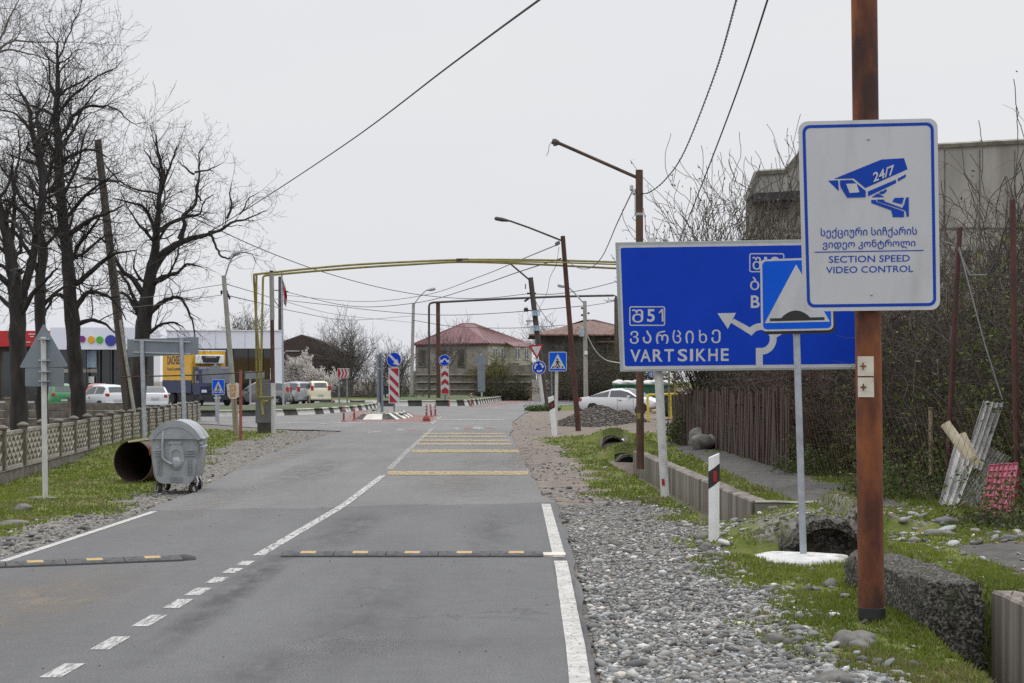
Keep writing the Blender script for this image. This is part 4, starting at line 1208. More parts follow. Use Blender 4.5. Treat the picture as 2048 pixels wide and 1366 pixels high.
# low board before the glass building
t = post_sign('road_sign', 'small grey back of a sign board by the yellow gas risers', 'road sign', (500, 822), 100.0, [((501, 822), (500.5, 742))], .05)
mb = MB(); mb.plate([(490, 743), (529, 742), (529, 757), (490, 758)], 99.9, .02); mb.build('panel', M['sign_back'], t)

# ================================================================ DELINEATORS, FLEXIBLE POSTS
def delineator(label, x, py, Y, hpx, wpx, lean=0.0, black_right=True):
    b = W(x, py, Y)
    s = Y / F
    h, w = hpx * s, wpx * s
    t = thing('delineator_post', label, 'delineator', (b.x, b.y, b.z - .03), group='white delineator posts')
    def sec(z0, z1, slope0=0, slope1=0, g=0):
        P = [(-w / 2, -.02), (0, -.045), (w / 2, -.02), (w / 2, .03), (-w / 2, .03)]
        vs = [(b.x + x_ * (1 + g) + lean * z0, b.y + y_ * (1 + g), b.z + z0 + slope0 * x_ / w) for x_, y_ in P] + [(b.x + x_ * (1 + g) + lean * z1, b.y + y_ * (1 + g), b.z + z1 + slope1 * x_ / w) for x_, y_ in P]
        n = 5
        return vs, [tuple(range(n)), tuple(range(2 * n - 1, n - 1, -1))] + [(i, i + n, (i + 1) % n + n, (i + 1) % n) for i in range(n)]
    mb = MB(); mb.add(*sec(-.12, h * .975, 0, h * .05)); mb.build('post', M['white_paint'], t, bevel=.006)
    mb = MB(); mb.add(*sec(h * .655, h * .845, h * .09, h * .09, .05)); bd = mb.build('black_band', M['black_paint'], t)
    mb = MB(); mb.box((b.x + w * .05 + lean * h * .75, b.y - .046, b.z + h * .75), (w * .32, .012, h * .115)); mb.build('red_reflector', M['red_sign'], bd)
    return t
delineator('tall white delineator post with black band and red reflector on the right gravel', 1428, 1090, 18.0, 184, 21)
delineator('distant white delineator post with black band leaning beside the gravel heap', 1109, 869, 55.2, 78, 11, -.095)
proto = None
flex = [(687.5, 843, 32, 'outer left'), (708.5, 841, 30, ''), (853, 842.5, 34, ''), (863, 833.5, 26, ''), (870.5, 831.5, 25, ''), (897.5, 813, 25, ''), (942.5, 813, 27, ''), (664, 815, 20, ''), (619, 815, 22, ''), (1062.5, 801, 27, ''), (1116, 796, 17, '')]
flab = ['red flexible post at the left corner of the small black and white traffic island', 'red flexible post standing against the left end of the small striped island', 'red flexible post with a thick red foot at the tip of the red paint',
        'leaning red flexible post, middle of the three beyond the red paint', 'upright red flexible post, farthest right of the three beyond the red paint', 'red flexible post just right of the chevron board', 'red flexible post before the receding striped kerb of the far island',
        'short red flexible post left of the low red chevron sign', 'red flexible post in front of the cream car', 'thin red flexible post on the red strip left of the give way sign', 'tiny red flexible post behind the right pedestrian crossing sign']
for i, (x, py, hp, _) in enumerate(flex):
    b = G(x, py); Y = b.y; s = Y / F
    hh = hp * s
    t = thing('flexible_post', flab[i], 'flexible post', b, group='red flexible bollards')
    tl = -.10 * hh if i == 3 else 0
    top = b + Vector((tl, 0, hh))
    r = min(.055, .036 + .0001 * Y)
    mb = MB(); mb.tube([b, b.lerp(top, .96), top], [r, r, r * .6], 12); mb.build('post', M['rust_red'] if i > 8 else M['red_post'] if 'red_post' in M else M.setdefault('red_post', mat('red_plastic', (.20, .03, .022), (.27, .05, .035), 5, .6)), t, smooth=True)
    for u in (.55, .75, .92):
        c = b.lerp(top, u)
        mb = MB(); mb.tube([c, b.lerp(top, min(1, u + .055))], r * 1.06, 12, cap=False); mb.build('reflective_band', M['white_sign'], t)
    mb = MB()
    if i == 2: mb.lathe([(.16, -.01), (.17, .08), (.12, .2), (.05, .26)], 14, Matrix.Translation(b))
    else: mb.lathe([(.11, 0), (.10, .03), (.05, .06)], 14, Matrix.Translation(b))
    mb.build('foot', M['red_post'], t, smooth=True)

# ================================================================ POLES WITH LAMPS
def insulators(t, pts, m='insul', r=.05):
    for p_ in pts:
        mb = MB(); mb.lathe([(.0, -.02), (r * .5, -.01), (r, .03), (r * .8, .06), (r, .09), (r * .5, .12), (0, .13)], 10, Matrix.Translation(p_)); mb.build('insulator', M[m], t, smooth=True)
def lamp_pole(label, Y, base, top, r0, r1, m, arm=None, head=None, arm_r=.03, armm=None, headm='dark_pipe', name='street_lamp', cat='street lamp', group=None):
    b = W(*base, Y)
    t = thing(name, label, cat, b, group=group)
    mb = MB(); n = 6
    pts = [W(base[0] + (top[0] - base[0]) * k / n, base[1] + (top[1] - base[1]) * k / n, Y) for k in range(n + 1)]
    mb.tube(pts, [r0 + (r1 - r0) * k / n for k in range(n + 1)], 14)
    mb.build('pole', M[m], t, smooth=True)
    if arm:
        mb = MB(); mb.tube([W(*a, Y - .02 * i) for i, a in enumerate(arm)], arm_r, 8)
        mb.build('arm', M[armm or m], t, smooth=True)
    if head:
        (x0, y0), (x1, y1), h_ = head
        a, c = W(x0, y0, Y), W(x1, y1, Y)
        mb = MB(); mb.tube([a, a.lerp(c, .15), a.lerp(c, .5), a.lerp(c, .9), c], [h_ * .35, h_ * .6, h_, h_ * .95, h_ * .5], 10)
        mb.build('lamp_head', M[headm], t, smooth=True)
    return t
Y = 34.0
t = lamp_pole('tall brown rusty pole with a long bare arm, half hidden by the big direction sign', Y, (1280.5, 938), (1278.5, 340), .078, .073, 'rust_pole', [(1276, 356), (1190, 318), (1117, 286)], None, .035)
mb = MB(); c = W(1110, 284, Y); mb.tube([W(1118, 286.5, Y), c, W(1104, 282, Y)], [.045, .07, .05], 10); mb.box(c + Vector((0, 0, -.03)), (.07, .1, .09)); mb.build('broken_lamp_fitting', M['dark_pipe'], t)
mb = MB(); mb.tube([W(1103, 284, Y), W(1098, 292, Y), W(1097, 303, Y), W(1093, 312, Y)], .006, 5); mb.build('loose_wire', M['cable_grey'], t)
mb = MB(); mb.tube([W(1263, 377, Y), W(1268, 386, Y), W(1279, 388, Y)], .02, 6); mb.tube([W(1270, 390, Y), W(1270, 430, Y), W(1264, 436, Y), W(1272, 442, Y)], .008, 5); mb.build('bracket', M['cable_grey'], t)
insulators(t, [W(1263, 381, Y), W(1268, 389, Y)], r=.04)
mb = MB(); mb.lathe([(.081, 0), (.081, .05)], 14, Matrix.Translation(W(1279, 431, Y))); mb.build('strap', M['galv'], t)
mb = MB(); mb.flat([[(1274, 826), (1281, 826), (1281, 838), (1274, 838)]], Y - .081); mb.build('paint_patch', M['yellow_pipe'], t, fix=False)
Y = 60.0
t = lamp_pole('leaning dark red-brown pole with an arm and flat dark lamp, by the gravel heap', Y, (1157, 864), (1125.5, 472), .098, .080, 'rust_dark', [(1123, 481), (1060, 456), (1019, 441.5)], ((1020, 442), (989, 436.5), .075), .035, 'dark_pipe')
insulators(t, [W(1113, 491, Y), W(1117, 489, Y)], 'cable_grey', .06)
Y = 101.0
t = lamp_pole('black leaning wooden pole hung with pale blue boxes behind the give way sign', Y, (1092, 818), (1061, 555), .19, .15, 'wood_dark', [(1058, 559), (1038, 542), (1019, 526)], None, .055, 'dark_pipe')
for (px, py) in ((1072, 627), (1071, 657)):
    mb = MB(); c = W(px, py, Y - .3)
    for k in range(6):
        mb.box(c + Vector(((k - 2.5) * .085, 0, 0)), (.062, .14, .26))
    mb.box(c + Vector((0, 0, .14)), (.62, .2, .05)); mb.build('meter_box', M['pale_blue'], t)
mb = MB(); c = W(1052, 620, Y - .2); mb.lathe([(.12, -.1), (.14, .05), (.10, .13), (0, .16)], 12, Matrix.Translation(c)); mb.tube([c, W(1066, 621, Y)], .025, 6); mb.build('camera_dome', M['plastic_black'], t)
mb = MB(); mb.box(W(1063, 587, Y - .05), (.55, .1, .1)); mb.box(W(1051, 573, Y - .05), (.06, .06, .3)); mb.box(W(1053, 600, Y - .05), (.3, .09, .12), 0, 0, 0, rad(-35)); mb.box(W(1060, 642, Y - .1), (.5, .08, .06)); mb.build('bracket', M['plastic_black'], t)
t = lamp_pole('white concrete lamp pole with a grey meter cabinet before the rusty-roofed house', 110.0, (1172, 806), (1169.5, 602), .15, .12, 'pole_concrete', [(1168, 607), (1152, 589), (1138, 575)], ((1134, 574), (1115, 570), .13), .05, 'galv', 'galv')
mb = MB(); mb.box(W(1164, 663.5, 109.8), (.30, .25, .62)); mb.build('meter_cabinet', M['galv'], t, bevel=.02)
mb = MB(); mb.box(W(1172, 706, 109.8), (.2, .2, .22)); mb.build('junction_box', M['white_paint'], t, bevel=.02)
insulators(t, [W(1164, 618, 110), W(1177, 628, 110), W(1164, 632, 110)], 'plastic_black', .08)
t = lamp_pole('slender pale concrete lamp pole between the two blue disc signs', 150.0, (822.5, 795), (827, 607), .16, .13, 'pole_concrete', [(828, 608), (840, 592), (853, 580)], ((853, 580.5), (871, 577), .16), .05, 'galv', 'galv')
t = lamp_pole('leaning half-rusted pale pole with a lamp on a slanted arm near the yellow pipes', 57.0, (473, 868), (447.5, 551), .10, .075, 'pole_concrete', [(450, 554), (458, 528), (467, 509)], ((466, 509), (481, 503), .07), .028, 'galv', 'galv')
insulators(t, [W(443, 588, 57), W(454, 588, 57), W(456, 594, 57), W(459, 598, 57)], 'plastic_black', .04)
# leaning grey wooden pole on the left with cross-arm
Y = 54.7
t = lamp_pole('thick grey-brown wooden power pole with a cross-arm leaning in front of the bare trees', Y, (263, 875), (195.5, 280), .17, .115, 'wood_pole', name='utility_pole', cat='pole')
mb = MB(); mb.tube([W(166, 356, Y - .16), W(238, 363, Y - .16)], .05, 6); mb.tube([W(170, 356, Y - .1), W(196, 338, Y - .1)], .02, 6); mb.build('cross_arm', M['plastic_black'], t)
insulators(t, [W(162, 357, Y - .1), W(229, 348, Y - .1), W(240, 362, Y - .1)], r=.055)
mb = MB(); mb.tube([W(276, 873, Y - .2), W(240, 640, Y - .12)], [.06, .05], 8); mb.build('support_strut', M['pole_concrete'], t)
# dark concrete pole standing behind the white showroom
t = lamp_pole('dark utility pole rising behind the white showroom beside the flag', 158.0, (561, 800), (561, 553), .22, .20, 'wood_dark', name='utility_pole', cat='pole')
mb = MB(); mb.tube([W(545, 580, 158), W(577, 583, 158)], .05, 6); mb.tube([W(548, 600, 158), W(560, 617, 158)], .04, 6); mb.build('cross_arm', M['plastic_black'], t)
# flagpole
t = lamp_pole('thin grey flagpole with a limp red and white flag at the roundabout edge', 96.0, (567, 823), (563.5, 543), .06, .05, 'galv', name='flagpole', cat='flagpole')
vs, fs = [], []
fl = [(564, 556), (570, 566), (567, 590), (572, 600), (567, 622)]
mb = MB()
for i in range(9):
    for j in range(7):
        u, v = i / 8, j / 6
        p_ = W(564.5 + u * (5 + 4 * math.sin(v * 3)) + 2 * v, 555 + v * 48 + u * 14, 96)
        vs.append(p_ + Vector((0, .1 * math.sin(u * 9 + v * 2), 0)))
for i in range(8):
    for j in range(6): fs.append((i * 7 + j, (i + 1) * 7 + j, (i + 1) * 7 + j + 1, i * 7 + j + 1))
mb.add(vs, fs)
for k in range(len(mb.m)):
    i, j = divmod(k, 6)
    mb.m[k] = 1 if (i in (3, 4) or j in (2, 3) and i > 0) else 0
mb.build('flag', [M['cloth_white'], M['red_sign']], t, smooth=True, fix=False)
# rusty round pole by the gas cabinet
t = lamp_pole('upright pole, grey above and rusty below with a whitewashed foot, by the grey cabinet', 57.0, (547, 869), (543, 541), .075, .065, 'rust_pole', name='utility_pole', cat='pole')
mb = MB(); poleW(mb, (547, 869), (546.2, 766), 57.0, .082, 12); mb.build('whitewashed_foot', M['pole_white'], t, smooth=True)
mb = MB(); poleW(mb, (544.5, 640), (543.2, 545), 57.0, .078, 12); mb.build('grey_sleeve', M['pole_concrete'], t, smooth=True)
# red thin posts with rail
t = thing('barrier', 'thin rusty red post and horizontal rail left of the yellow gas risers', 'barrier', W(481, 884, 50))
mb = MB(); poleW(mb, (481.5, 886), (481, 740), 50.0, .045, 10); mb.build('post', M['rust_red'], t, smooth=True)
mb = MB(); mb.tube([W(241, 754, 50.2), W(400, 750, 50.2), W(530, 743, 50.2)], .02, 8); mb.build('rail', M['rust_pole'], t, smooth=True)
# weathered notice on a stake
Y = 56.0
t = thing('notice_board', 'small worn white notice with orange print nailed to rough pale stakes', 'notice', W(471, 866, Y))
mb = MB(); mb.plate([(453, 769), (460, 766), (462, 769), (470, 768), (472, 765), (479, 767), (478, 794), (470, 798), (459, 797), (455, 791)], Y - .12, .012); pn = mb.build('board', M['sticker'], t)
mb = MB(); mb.flat([ [(459, 770), (472, 769), (471, 794), (460, 795)]], Y - .123); mb.build('orange_print', mat('faded_orange_print', (.40, .17, .06), (.50, .34, .20), 16, .8), pn, fix=False)
mb = MB(); mb.flat([ringq([(463, 775), (468, 775), (468, 786), (463, 786)], [(464.2, 777), (466.8, 777), (466.8, 784), (464.2, 784)])[k] for k in range(4)], Y - .126); mb.build('white_print', M['sticker'], pn, fix=False)
for a, b in (((470, 866), (466, 770)), ((475, 870), (470, 772))):
    mb = MB(); poleW(mb, a, b, Y - .07, .035, 7); mb.build('stake', M['wood_light'], t)

# ================================================================ GAS PIPES
def bentpipe(mb, pts, r, n=8): mb.tube(pts, r, n)
t = thing('gas_pipeline', 'arch of thin yellow gas pipes spanning high over the road', 'gas pipe', W(528, 868, 57))
def arcpts(ctrl, n=40):
    xs = [c[0] for c in ctrl]; ys = [c[1] for c in ctrl]; Ys = [c[2] for c in ctrl]
    o = []
    for k in range(n + 1):
        x = xs[0] + (xs[-1] - xs[0]) * k / n
        i = max(j for j in range(len(xs)) if xs[j] <= x + 1e-6); i = min(i, len(xs) - 2)
        u = (x - xs[i]) / (xs[i + 1] - xs[i])
        p0, p1, p2, p3 = ys[max(i - 1, 0)], ys[i], ys[i + 1], ys[min(i + 2, len(ys) - 1)]
        m1 = (p2 - p0) / 2 if i > 0 else (p2 - p1); m2 = (p3 - p1) / 2 if i + 2 < len(ys) else (p2 - p1)
        y = (2 * u**3 - 3 * u**2 + 1) * p1 + (u**3 - 2 * u**2 + u) * m1 + (-2 * u**3 + 3 * u**2) * p2 + (u**3 - u**2) * m2
        o.append(W(x, y, Ys[0] + (Ys[-1] - Ys[0]) * k / n))
    return o
YA, YB2 = 57.0, 62.0
top1 = arcpts([(507, 549, YA), (600, 539, YA), (700, 530, YA), (820, 523.5, YA), (925, 519.5, YA), (1080, 520, YA), (1240, 524.5, YA), (1350, 530, YB2)])
mb = MB(); mb.tube(top1 + [W(1350, 845, YB2)], .038, 8); mb.build('upper_pipe', M['yellow_pipe'], t, smooth=True)
top2 = arcpts([(530, 551, YA), (620, 543, YA), (720, 535, YA), (820, 529, YA), (925, 524, YA), (1080, 529, YA), (1240, 537, YA), (1338, 543, YB2)])
mb = MB(); mb.tube([W(521, 800, YA - .05), W(526, 556, YA - .05), W(527.5, 552.5, YA)] + top2 + [W(1338, 835, YB2)], .038, 8); mb.build('lower_pipe', M['yellow_pipe'], t, smooth=True)
top3 = arcpts([(925, 521.5, YA), (1080, 524, YA), (1240, 529, YA), (1332, 535, YB2)])
mb = MB(); mb.tube(top3, .03, 8); mb.build('middle_pipe', M['yellow_pipe'], t, smooth=True)
mb = MB(); mb.tube([W(507.5, 549, YA), W(512, 640, YA), W(514, 795, YA)], .036, 8); mb.tube([W(513, 549, YA - .06), W(512, 640, YA - .06), W(517, 690, YA - .06), W(523, 800, YA - .06), W(526, 830, YA - .3)], .036, 8); mb.build('riser', M['yellow_pipe'], t, smooth=True)
mb = MB(); mb.box(W(925, 520, YA + 1.9), (.42, .12, .10)); mb.build('joint', M['wood_dark'], t)
mb = MB(); mb.tube([W(517, 795, YA - .1), W(548, 794, YA - .1)], .03, 8); mb.lathe([(.07, -.06), (.07, .06)], 10, Matrix.Translation(W(527, 803, YA - .1))); mb.tube([W(524, 803, YA - .12), W(536, 803, YA - .12)], .05, 8); mb.build('valve', M['yellow_pipe'], t)
t = thing('gas_cabinet', 'grey steel gas cabinet on legs at the foot of the yellow risers', 'cabinet', W(530, 868, 57.4))
mb = MB(); mb.box(W(530.5, 806, 57.5), (.62, .5, 1.35), .08); mb.build('body', M['grey_cab'], t, bevel=.02)
mb = MB(); mb.box(W(531, 766, 57.5), (.52, .46, .22), .08); mb.build('hood', M['grey_cab'], t, bevel=.02)
mb = MB(); mb.box(W(531, 855, 57.5), (.52, .46, .42), .08); mb.build('plinth', M['dark_pipe'], t, bevel=.01)
# dark pipe arch farther off
t = thing('gas_pipeline', 'distant dark pipe arch on rusty posts in front of the red-roofed house', 'gas pipe', W(877, 800, 140))
mb = MB(); mb.tube([W(858, 800, 140), W(858, 612, 140), W(860, 607, 140), W(866, 605, 140), W(1000, 598, 140), W(1120, 593, 140), W(1226, 591, 140), W(1232, 592, 140), W(1232.5, 800, 140)], .09, 8); mb.build('pipe', M['dark_pipe'], t, smooth=True)
for x in (877, 1233.5):
    mb = MB(); poleW(mb, (x, 802), (x - 1, 604 if x < 1000 else 596), 140.2, .17, 10); mb.build('post', M['rust_pole'], t, smooth=True)
# yellow guard rail
t = thing('guard_rail', 'low bright yellow pipe barrier frame right of the white coupe', 'barrier', W(1326, 835, 62))
mb = MB(); mb.tube([W(1297, 842, 62), W(1295, 792, 62), W(1297, 790, 62), W(1352, 788, 63.5), W(1357, 791, 63.5), W(1359, 833, 63.5)], .045, 8); mb.build('frame', M['yellow_rail'], t, smooth=True)
mb = MB(); mb.tube([W(1342, 836, 62.7), W(1340, 788, 62.7)], .05, 8); mb.build('post', M['yellow_rail'], t, smooth=True)

# ================================================================ SPEED BUMPS
def speed_bump(label, a, b, n_units, flip=False):
    a, b = Vector((*a, 0)), Vector((*b, 0))
    ln = (b - a).length
    t = thing('speed_bump', label, 'speed bump', a.lerp(b, .5))
    d = (b - a).normalized(); nn = Vector((-d.y, d.x, 0))
    prof = [(-.165, .0), (-.16, .013), (-.11, .030), (-.04, .038), (.04, .038), (.11, .030), (.165, .010), (.165, 0)]
    mb = MB()
    us = ln / n_units
    for k in range(n_units):
        s, e = us * k + .004, us * (k + 1) - .004
        vs = [a + d * s + nn * y + Vector((0, 0, z + .003)) for y, z in prof] + [a + d * e + nn * y + Vector((0, 0, z + .003)) for y, z in prof]
        n = len(prof)
        mb.add(vs, [(i, i + n, (i + 1) % n + n, (i + 1) % n) for i in range(n)] + [tuple(range(n)), tuple(range(2 * n - 1, n - 1, -1))])
    mb.build('rubber_body', M['rubber'], t)
    mb = MB(); mb.add([a + d * s + nn * y + Vector((0, 0, z)) for s, y, z in ((0, -.175, .002), (ln, -.175, .002), (ln, -.164, .015), (0, -.164, .015))], [(0, 1, 2, 3)]); mb.build('front_lip', M['rubber_dark'], t, fix=False)
    for k in range(n_units):
        c = a + d * (us * (k + .5))
        mb = MB()
        zs = [(-.115, .032), (-.05, .0405), (.02, .0425)]
        vs = []
        for y, z in zs: vs += [c - d * .075 + nn * y + Vector((0, 0, z)), c + d * .075 + nn * y + Vector((0, 0, z))]
        vs += [v - Vector((0, 0, .012)) for v in vs]
        mb.add(vs, [(0, 1, 3, 2), (2, 3, 5, 4), (0, 6, 7, 1), (4, 5, 11, 10), (0, 2, 4, 10, 8, 6), (1, 7, 9, 11, 5, 3)])
        mb.build('amber_reflector', M['amber'], t)
        for s_ in (-.17, .17):
            mb = MB(); mb.lathe([(.018, .0), (.018, .0415), (0, .042)], 8, Matrix.Translation(c + d * s_ + nn * -.04)); mb.build('bolt', M['rubber_dark'], t)
    return t
sb = speed_bump('black rubber speed bump with amber blocks lying across the right-hand lane', (-2.27, 16.92), (.30, 16.92), 5)
tb = speed_bump('black rubber speed bump with amber blocks lying across the left-hand lane', (-5.25, 15.75), (-3.22, 16.55), 4)
mb = MB(); mb.lathe([(.13, 0), (.11, .022), (.05, .040), (0, .043)], 14, Matrix.Translation(Vector((-3.19, 16.56, .003)))); mb.build('end_cap', M['rubber_dark'], tb, smooth=True)
mb = MB(); mb.box((.42, 16.92, .011), (.22, .26, .018)); 
mb.build('painted_end_plate', M['sticker'], sb)
# ================================================================ RIGHT VERGE
def zat(x, y): return float(gz(x, y))
# ditch wall
def wallstrip(name, pts, top, bot, w, m, parent=None, wob=.012):
    """a long low wall along pts (its road-side face), thickness w to the right"""
    mb = MB()
    S = []
    for a, b in zip(pts[:-1], pts[1:]):
        a, b = Vector(a), Vector(b); k = max(1, int((b - a).length / .25))
        S += [a.lerp(b, i / k) for i in range(k)]
    S.append(Vector(pts[-1]))
    vs = []
    for i, q_ in enumerate(S):
        tt = (S[min(i + 1, len(S) - 1)] - S[max(i - 1, 0)]).normalized(); nn = Vector((tt.y, -tt.x, 0))
        j = wob * (float(vnoise(q_.x * 9, q_.y * 3, .5)) - .5)
        tz = top(q_) + j
        vs += [q_ + Vector((0, 0, bot)) + nn * j, q_ + Vector((0, 0, tz - .02)) + nn * j, q_ + nn * .02 + Vector((0, 0, tz)), q_ + nn * w + Vector((0, 0, tz + j)), q_ + nn * w + Vector((0, 0, bot))]
    fs = []
    for i in range(len(S) - 1):
        for k in range(5): fs.append((i * 5 + k, i * 5 + (k + 1) % 5, (i + 1) * 5 + (k + 1) % 5, (i + 1) * 5 + k))
    fs += [tuple(range(5)), tuple((len(S) - 1) * 5 + k for k in range(4, -1, -1))]
    mb.add(vs, fs)
    return mb.build(name, m, parent)
o = wallstrip('retaining_wall', [(wall_x(37.3) - .0, 37.3, 0), (wall_x(30), 30, 0), (wall_x(21.7), 21.7, 0)][::-1], lambda q: .205, -.5, .20, M['concrete_streak'])
tag(o, 'long low streaked concrete ditch wall behind the big direction sign post', 'wall')
o = wallstrip('retaining_wall', [(3.04, 21.35, 0), (4.08, 21.2, 0)], lambda q: .215, -.1, -.32, M['concrete'])
tag(o, 'short concrete headwall across the ditch left of the big culvert', 'wall')
o = wallstrip('retaining_wall', [(3.5, 4.5, 0), (3.5, 12.45, 0)], lambda q: .205, -.5, .17, M['concrete_streak'])
tag(o, 'cut concrete ditch wall with streaks at the near right picture corner', 'wall')
mb = MB()
for k in range(14): mb.tube([(3.53 + .05 * rnd.random(), 8.6 + k * .27, .2), (3.53 + .05 * rnd.random(), 8.62 + k * .27, .235)], .005, 5)
mb.build('rebar_stub', M['rust_pole'], o)
# rough block
bm = bmesh.new()
bmesh.ops.create_cube(bm, size=1)
bmesh.ops.subdivide_edges(bm, edges=bm.edges, cuts=15, use_grid_fill=True)
for v in bm.verts:
    u = v.co.y + .5
    x0, x1 = 3.0 + (2.86 - 3.0) * u, 3.44 + (3.38 - 3.44) * u
    xx = x0 + (x1 - x0) * (v.co.x + .5); yy = 12.42 + 2.25 * u; zz_ = -.5 + .76 * (v.co.z + .5)
    r_ = np.array
    n_ = float(vnoise(xx * 3.1 + zz_ * 5, yy * 3 - zz_ * 4, .35, 2)) - .5
    n2 = float(vnoise(xx * 8 + zz_ * 9, yy * 7 + zz_ * 8, .3, 4)) - .5
    n3 = rnd.uniform(-.5, .5)
    d_ = Vector((v.co.x, v.co.y * .5, v.co.z)).normalized()
    e_ = max(0, abs(v.co.x) + abs(v.co.z) - .78) * .16 + max(0, abs(v.co.y) + abs(v.co.z) - .85) * .2
    v.co = Vector((xx, yy, zz_)) + d_ * (n_ * .05 + n2 * .045 + n3 * .025) - d_ * e_ * .6
me = bpy.data.meshes.new('concrete_block'); bm.to_mesh(me); bm.free()
me.materials.append(M['rough_concrete'])
me.polygons.foreach_set('use_smooth', [True] * len(me.polygons))
o = bpy.data.objects.new('concrete_block', me); COL.objects.link(o)
tag(o, 'long rough block of dark pebbly broken concrete behind the foot of the rusty pole', 'concrete block')
# culvert pipes
def culvert(label, c, dirv, ro, ri, ln, m='concrete', inner='pipe_dark', rag=.0):
    c = Vector(c); d = Vector(dirv).normalized()
    up = Vector((0, 0, 1)); s = d.cross(up).normalized(); up = s.cross(d)
    t = thing('culvert_pipe', label, 'culvert', c)
    n = 36
    mb = MB(); vs = []
    for k in range(n):
        a = 2 * math.pi * k / n
        e = s * math.cos(a) + up * math.sin(a)
        j = rag * (rnd.random() - .5); j2 = rag * (rnd.random() - .3)
        vs += [c + e * (ro + j) - d * j2, c + e * ri - d * j2 * .6, c + e * ri + d * ln, c + e * (ro) + d * ln]
    fs = []
    for k in range(n):
        a, b = k * 4, ((k + 1) % n) * 4
        fs += [(a, b, b + 1, a + 1), (a + 1, b + 1, b + 2, a + 2), (a + 3, a, b, b + 3)[::-1]]
    mb.add(vs, fs)
    mb.build('pipe', M[m], t, smooth=True, fix=False)
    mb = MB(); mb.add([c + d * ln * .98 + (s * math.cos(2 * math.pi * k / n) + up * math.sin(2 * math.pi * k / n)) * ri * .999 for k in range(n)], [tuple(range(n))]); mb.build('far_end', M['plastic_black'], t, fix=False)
    return t
culvert('big rough concrete culvert mouth under the stones behind the white concrete foot', (3.21, 17.3, -.13), (.10, 1, 0), .45, .37, 1.3, 'rough_concrete', rag=.07)
culvert('middle culvert mouth in the grass at the head of the ditch wall', (2.58, 37.6, -.25), (-.1, 1, 0), .36, .315, .9, 'rough_concrete', rag=.03)
culvert('farthest culvert mouth in the grass before the gravel heap', (2.88, 48.4, -.20), (0, 1, 0), .36, .315, .9, 'rough_concrete', rag=.03)
# boulders
def boulder(label, c, s, m='stone_rock', seed=0, group=None, name='boulder', cat='boulder'):
    bm = bmesh.new(); bmesh.ops.create_icosphere(bm, subdivisions=3, radius=1)
    rr_ = random.Random(seed); ph = [rr_.uniform(0, 6) for _ in range(6)]
    for v in bm.verts:
        q_ = v.co
        f_ = 1 + .16 * math.sin(2.3 * q_.x + ph[0]) * math.cos(2.1 * q_.y + ph[1]) + .10 * math.sin(4.1 * q_.z + ph[2] + 2 * q_.x) + .05 * math.sin(7 * q_.y + ph[3]) + .03 * rr_.uniform(-1, 1)
        v.co = Vector((q_.x * s[0] * f_, q_.y * s[1] * f_, q_.z * s[2] * f_))
    me = bpy.data.meshes.new(name); bm.to_mesh(me); bm.free(); me.materials.append(M[m]); me.polygons.foreach_set('use_smooth', [True] * len(me.polygons))
    o = bpy.data.objects.new(name, me); COL.objects.link(o); o.location = c
    return tag(o, label, cat, group)
for i, (px, py, Y, s, lab) in enumerate([
        (1716, 1262, 11.7, (.135, .10, .06), 'largest rounded grey stone in the heap before the rusty pole'),
        (1690, 1280, 11.3, (.10, .09, .075), 'smooth stone on the left of the heap before the rusty pole'),
        (1713, 1285, 11.25, (.075, .08, .06), 'small stone at the front of the heap before the rusty pole'),
        (1733, 1268, 11.6, (.06, .06, .045), 'smallest stone on the right of the heap before the rusty pole'),
        (1661, 1166, 14.6, (.065, .06, .05), 'single round stone in the grass left of the rusty pole'),
        (1548, 1272, 11.4, (.075, .06, .05), 'brown stone lying alone on the near gravel'),
        (1404, 1082, 18.3, (.09, .08, .06), 'dark stone at the foot of the tall delineator post'),
        (1412, 1095, 17.6, (.07, .07, .05), 'rusty brown stone just left below the tall delineator post'),
        (1228, 1082, 18.3, (.07, .06, .06), 'pale cobble sitting up in the gravel near the road edge'),
        (1445, 1152, 15.2, (.05, .05, .035), 'little grey cobble on the gravel right of the delineator post'),
        (1660, 1350, 10.0, (.12, .09, .05), 'flat dark stone at the lower edge of the gravel')]):
    c = W(px, py, Y); zz_ = zat(c.x, c.y)
    boulder(lab, (c.x, c.y, zz_ + s[2] * .25), s, seed=i, group='stones on the right verge', name='stone', cat='stone')
for i, (px, py, Y, s, lab) in enumerate([(1412, 868, 40, (.40, .35, .28), 'grey boulder with a white patch under the brambles at the plank fence end'),
                                         (1405, 895, 37.5, (.26, .3, .22), 'darker boulder wedged below the white-patched boulder'),
                                         (1432, 898, 37.8, (.24, .3, .2), 'brown boulder against the foot of the plank fence')]):
    c = W(px, py, Y); boulder(lab, (c.x, c.y, zat(c.x, c.y) + s[2] * .6), s, seed=40 + i, group='boulders by the plank fence')
# plank fence
t = thing('plank_fence', 'dark brown weathered vertical plank fence half hidden by brambles', 'fence', (4.45, 37, .2))
mb = MB()
y = 28.4
while y < 46:
    x = 4.62 - (y - 28.4) * .016
    w_ = rnd.uniform(.10, .16); h_ = 1.35 + rnd.uniform(-.12, .1)
    mb.box((x + rnd.uniform(-.02, .02), y, zat(4.3, y) + h_ / 2 - .05), (.025, w_, h_), rnd.uniform(-.08, .08), rx=rnd.uniform(-.03, .03), ry=rnd.uniform(-.04, .04))
    y += w_ + rnd.uniform(.008, .03)
mb.build('planks', M['fence_wood'], t)
mb = MB()
for h_ in (.35, 1.0): mb.tube([(4.67, 28.3, .25 + h_), (4.39, 46, .25 + h_)], .035, 5)
mb.build('rails', M['fence_wood'], t)
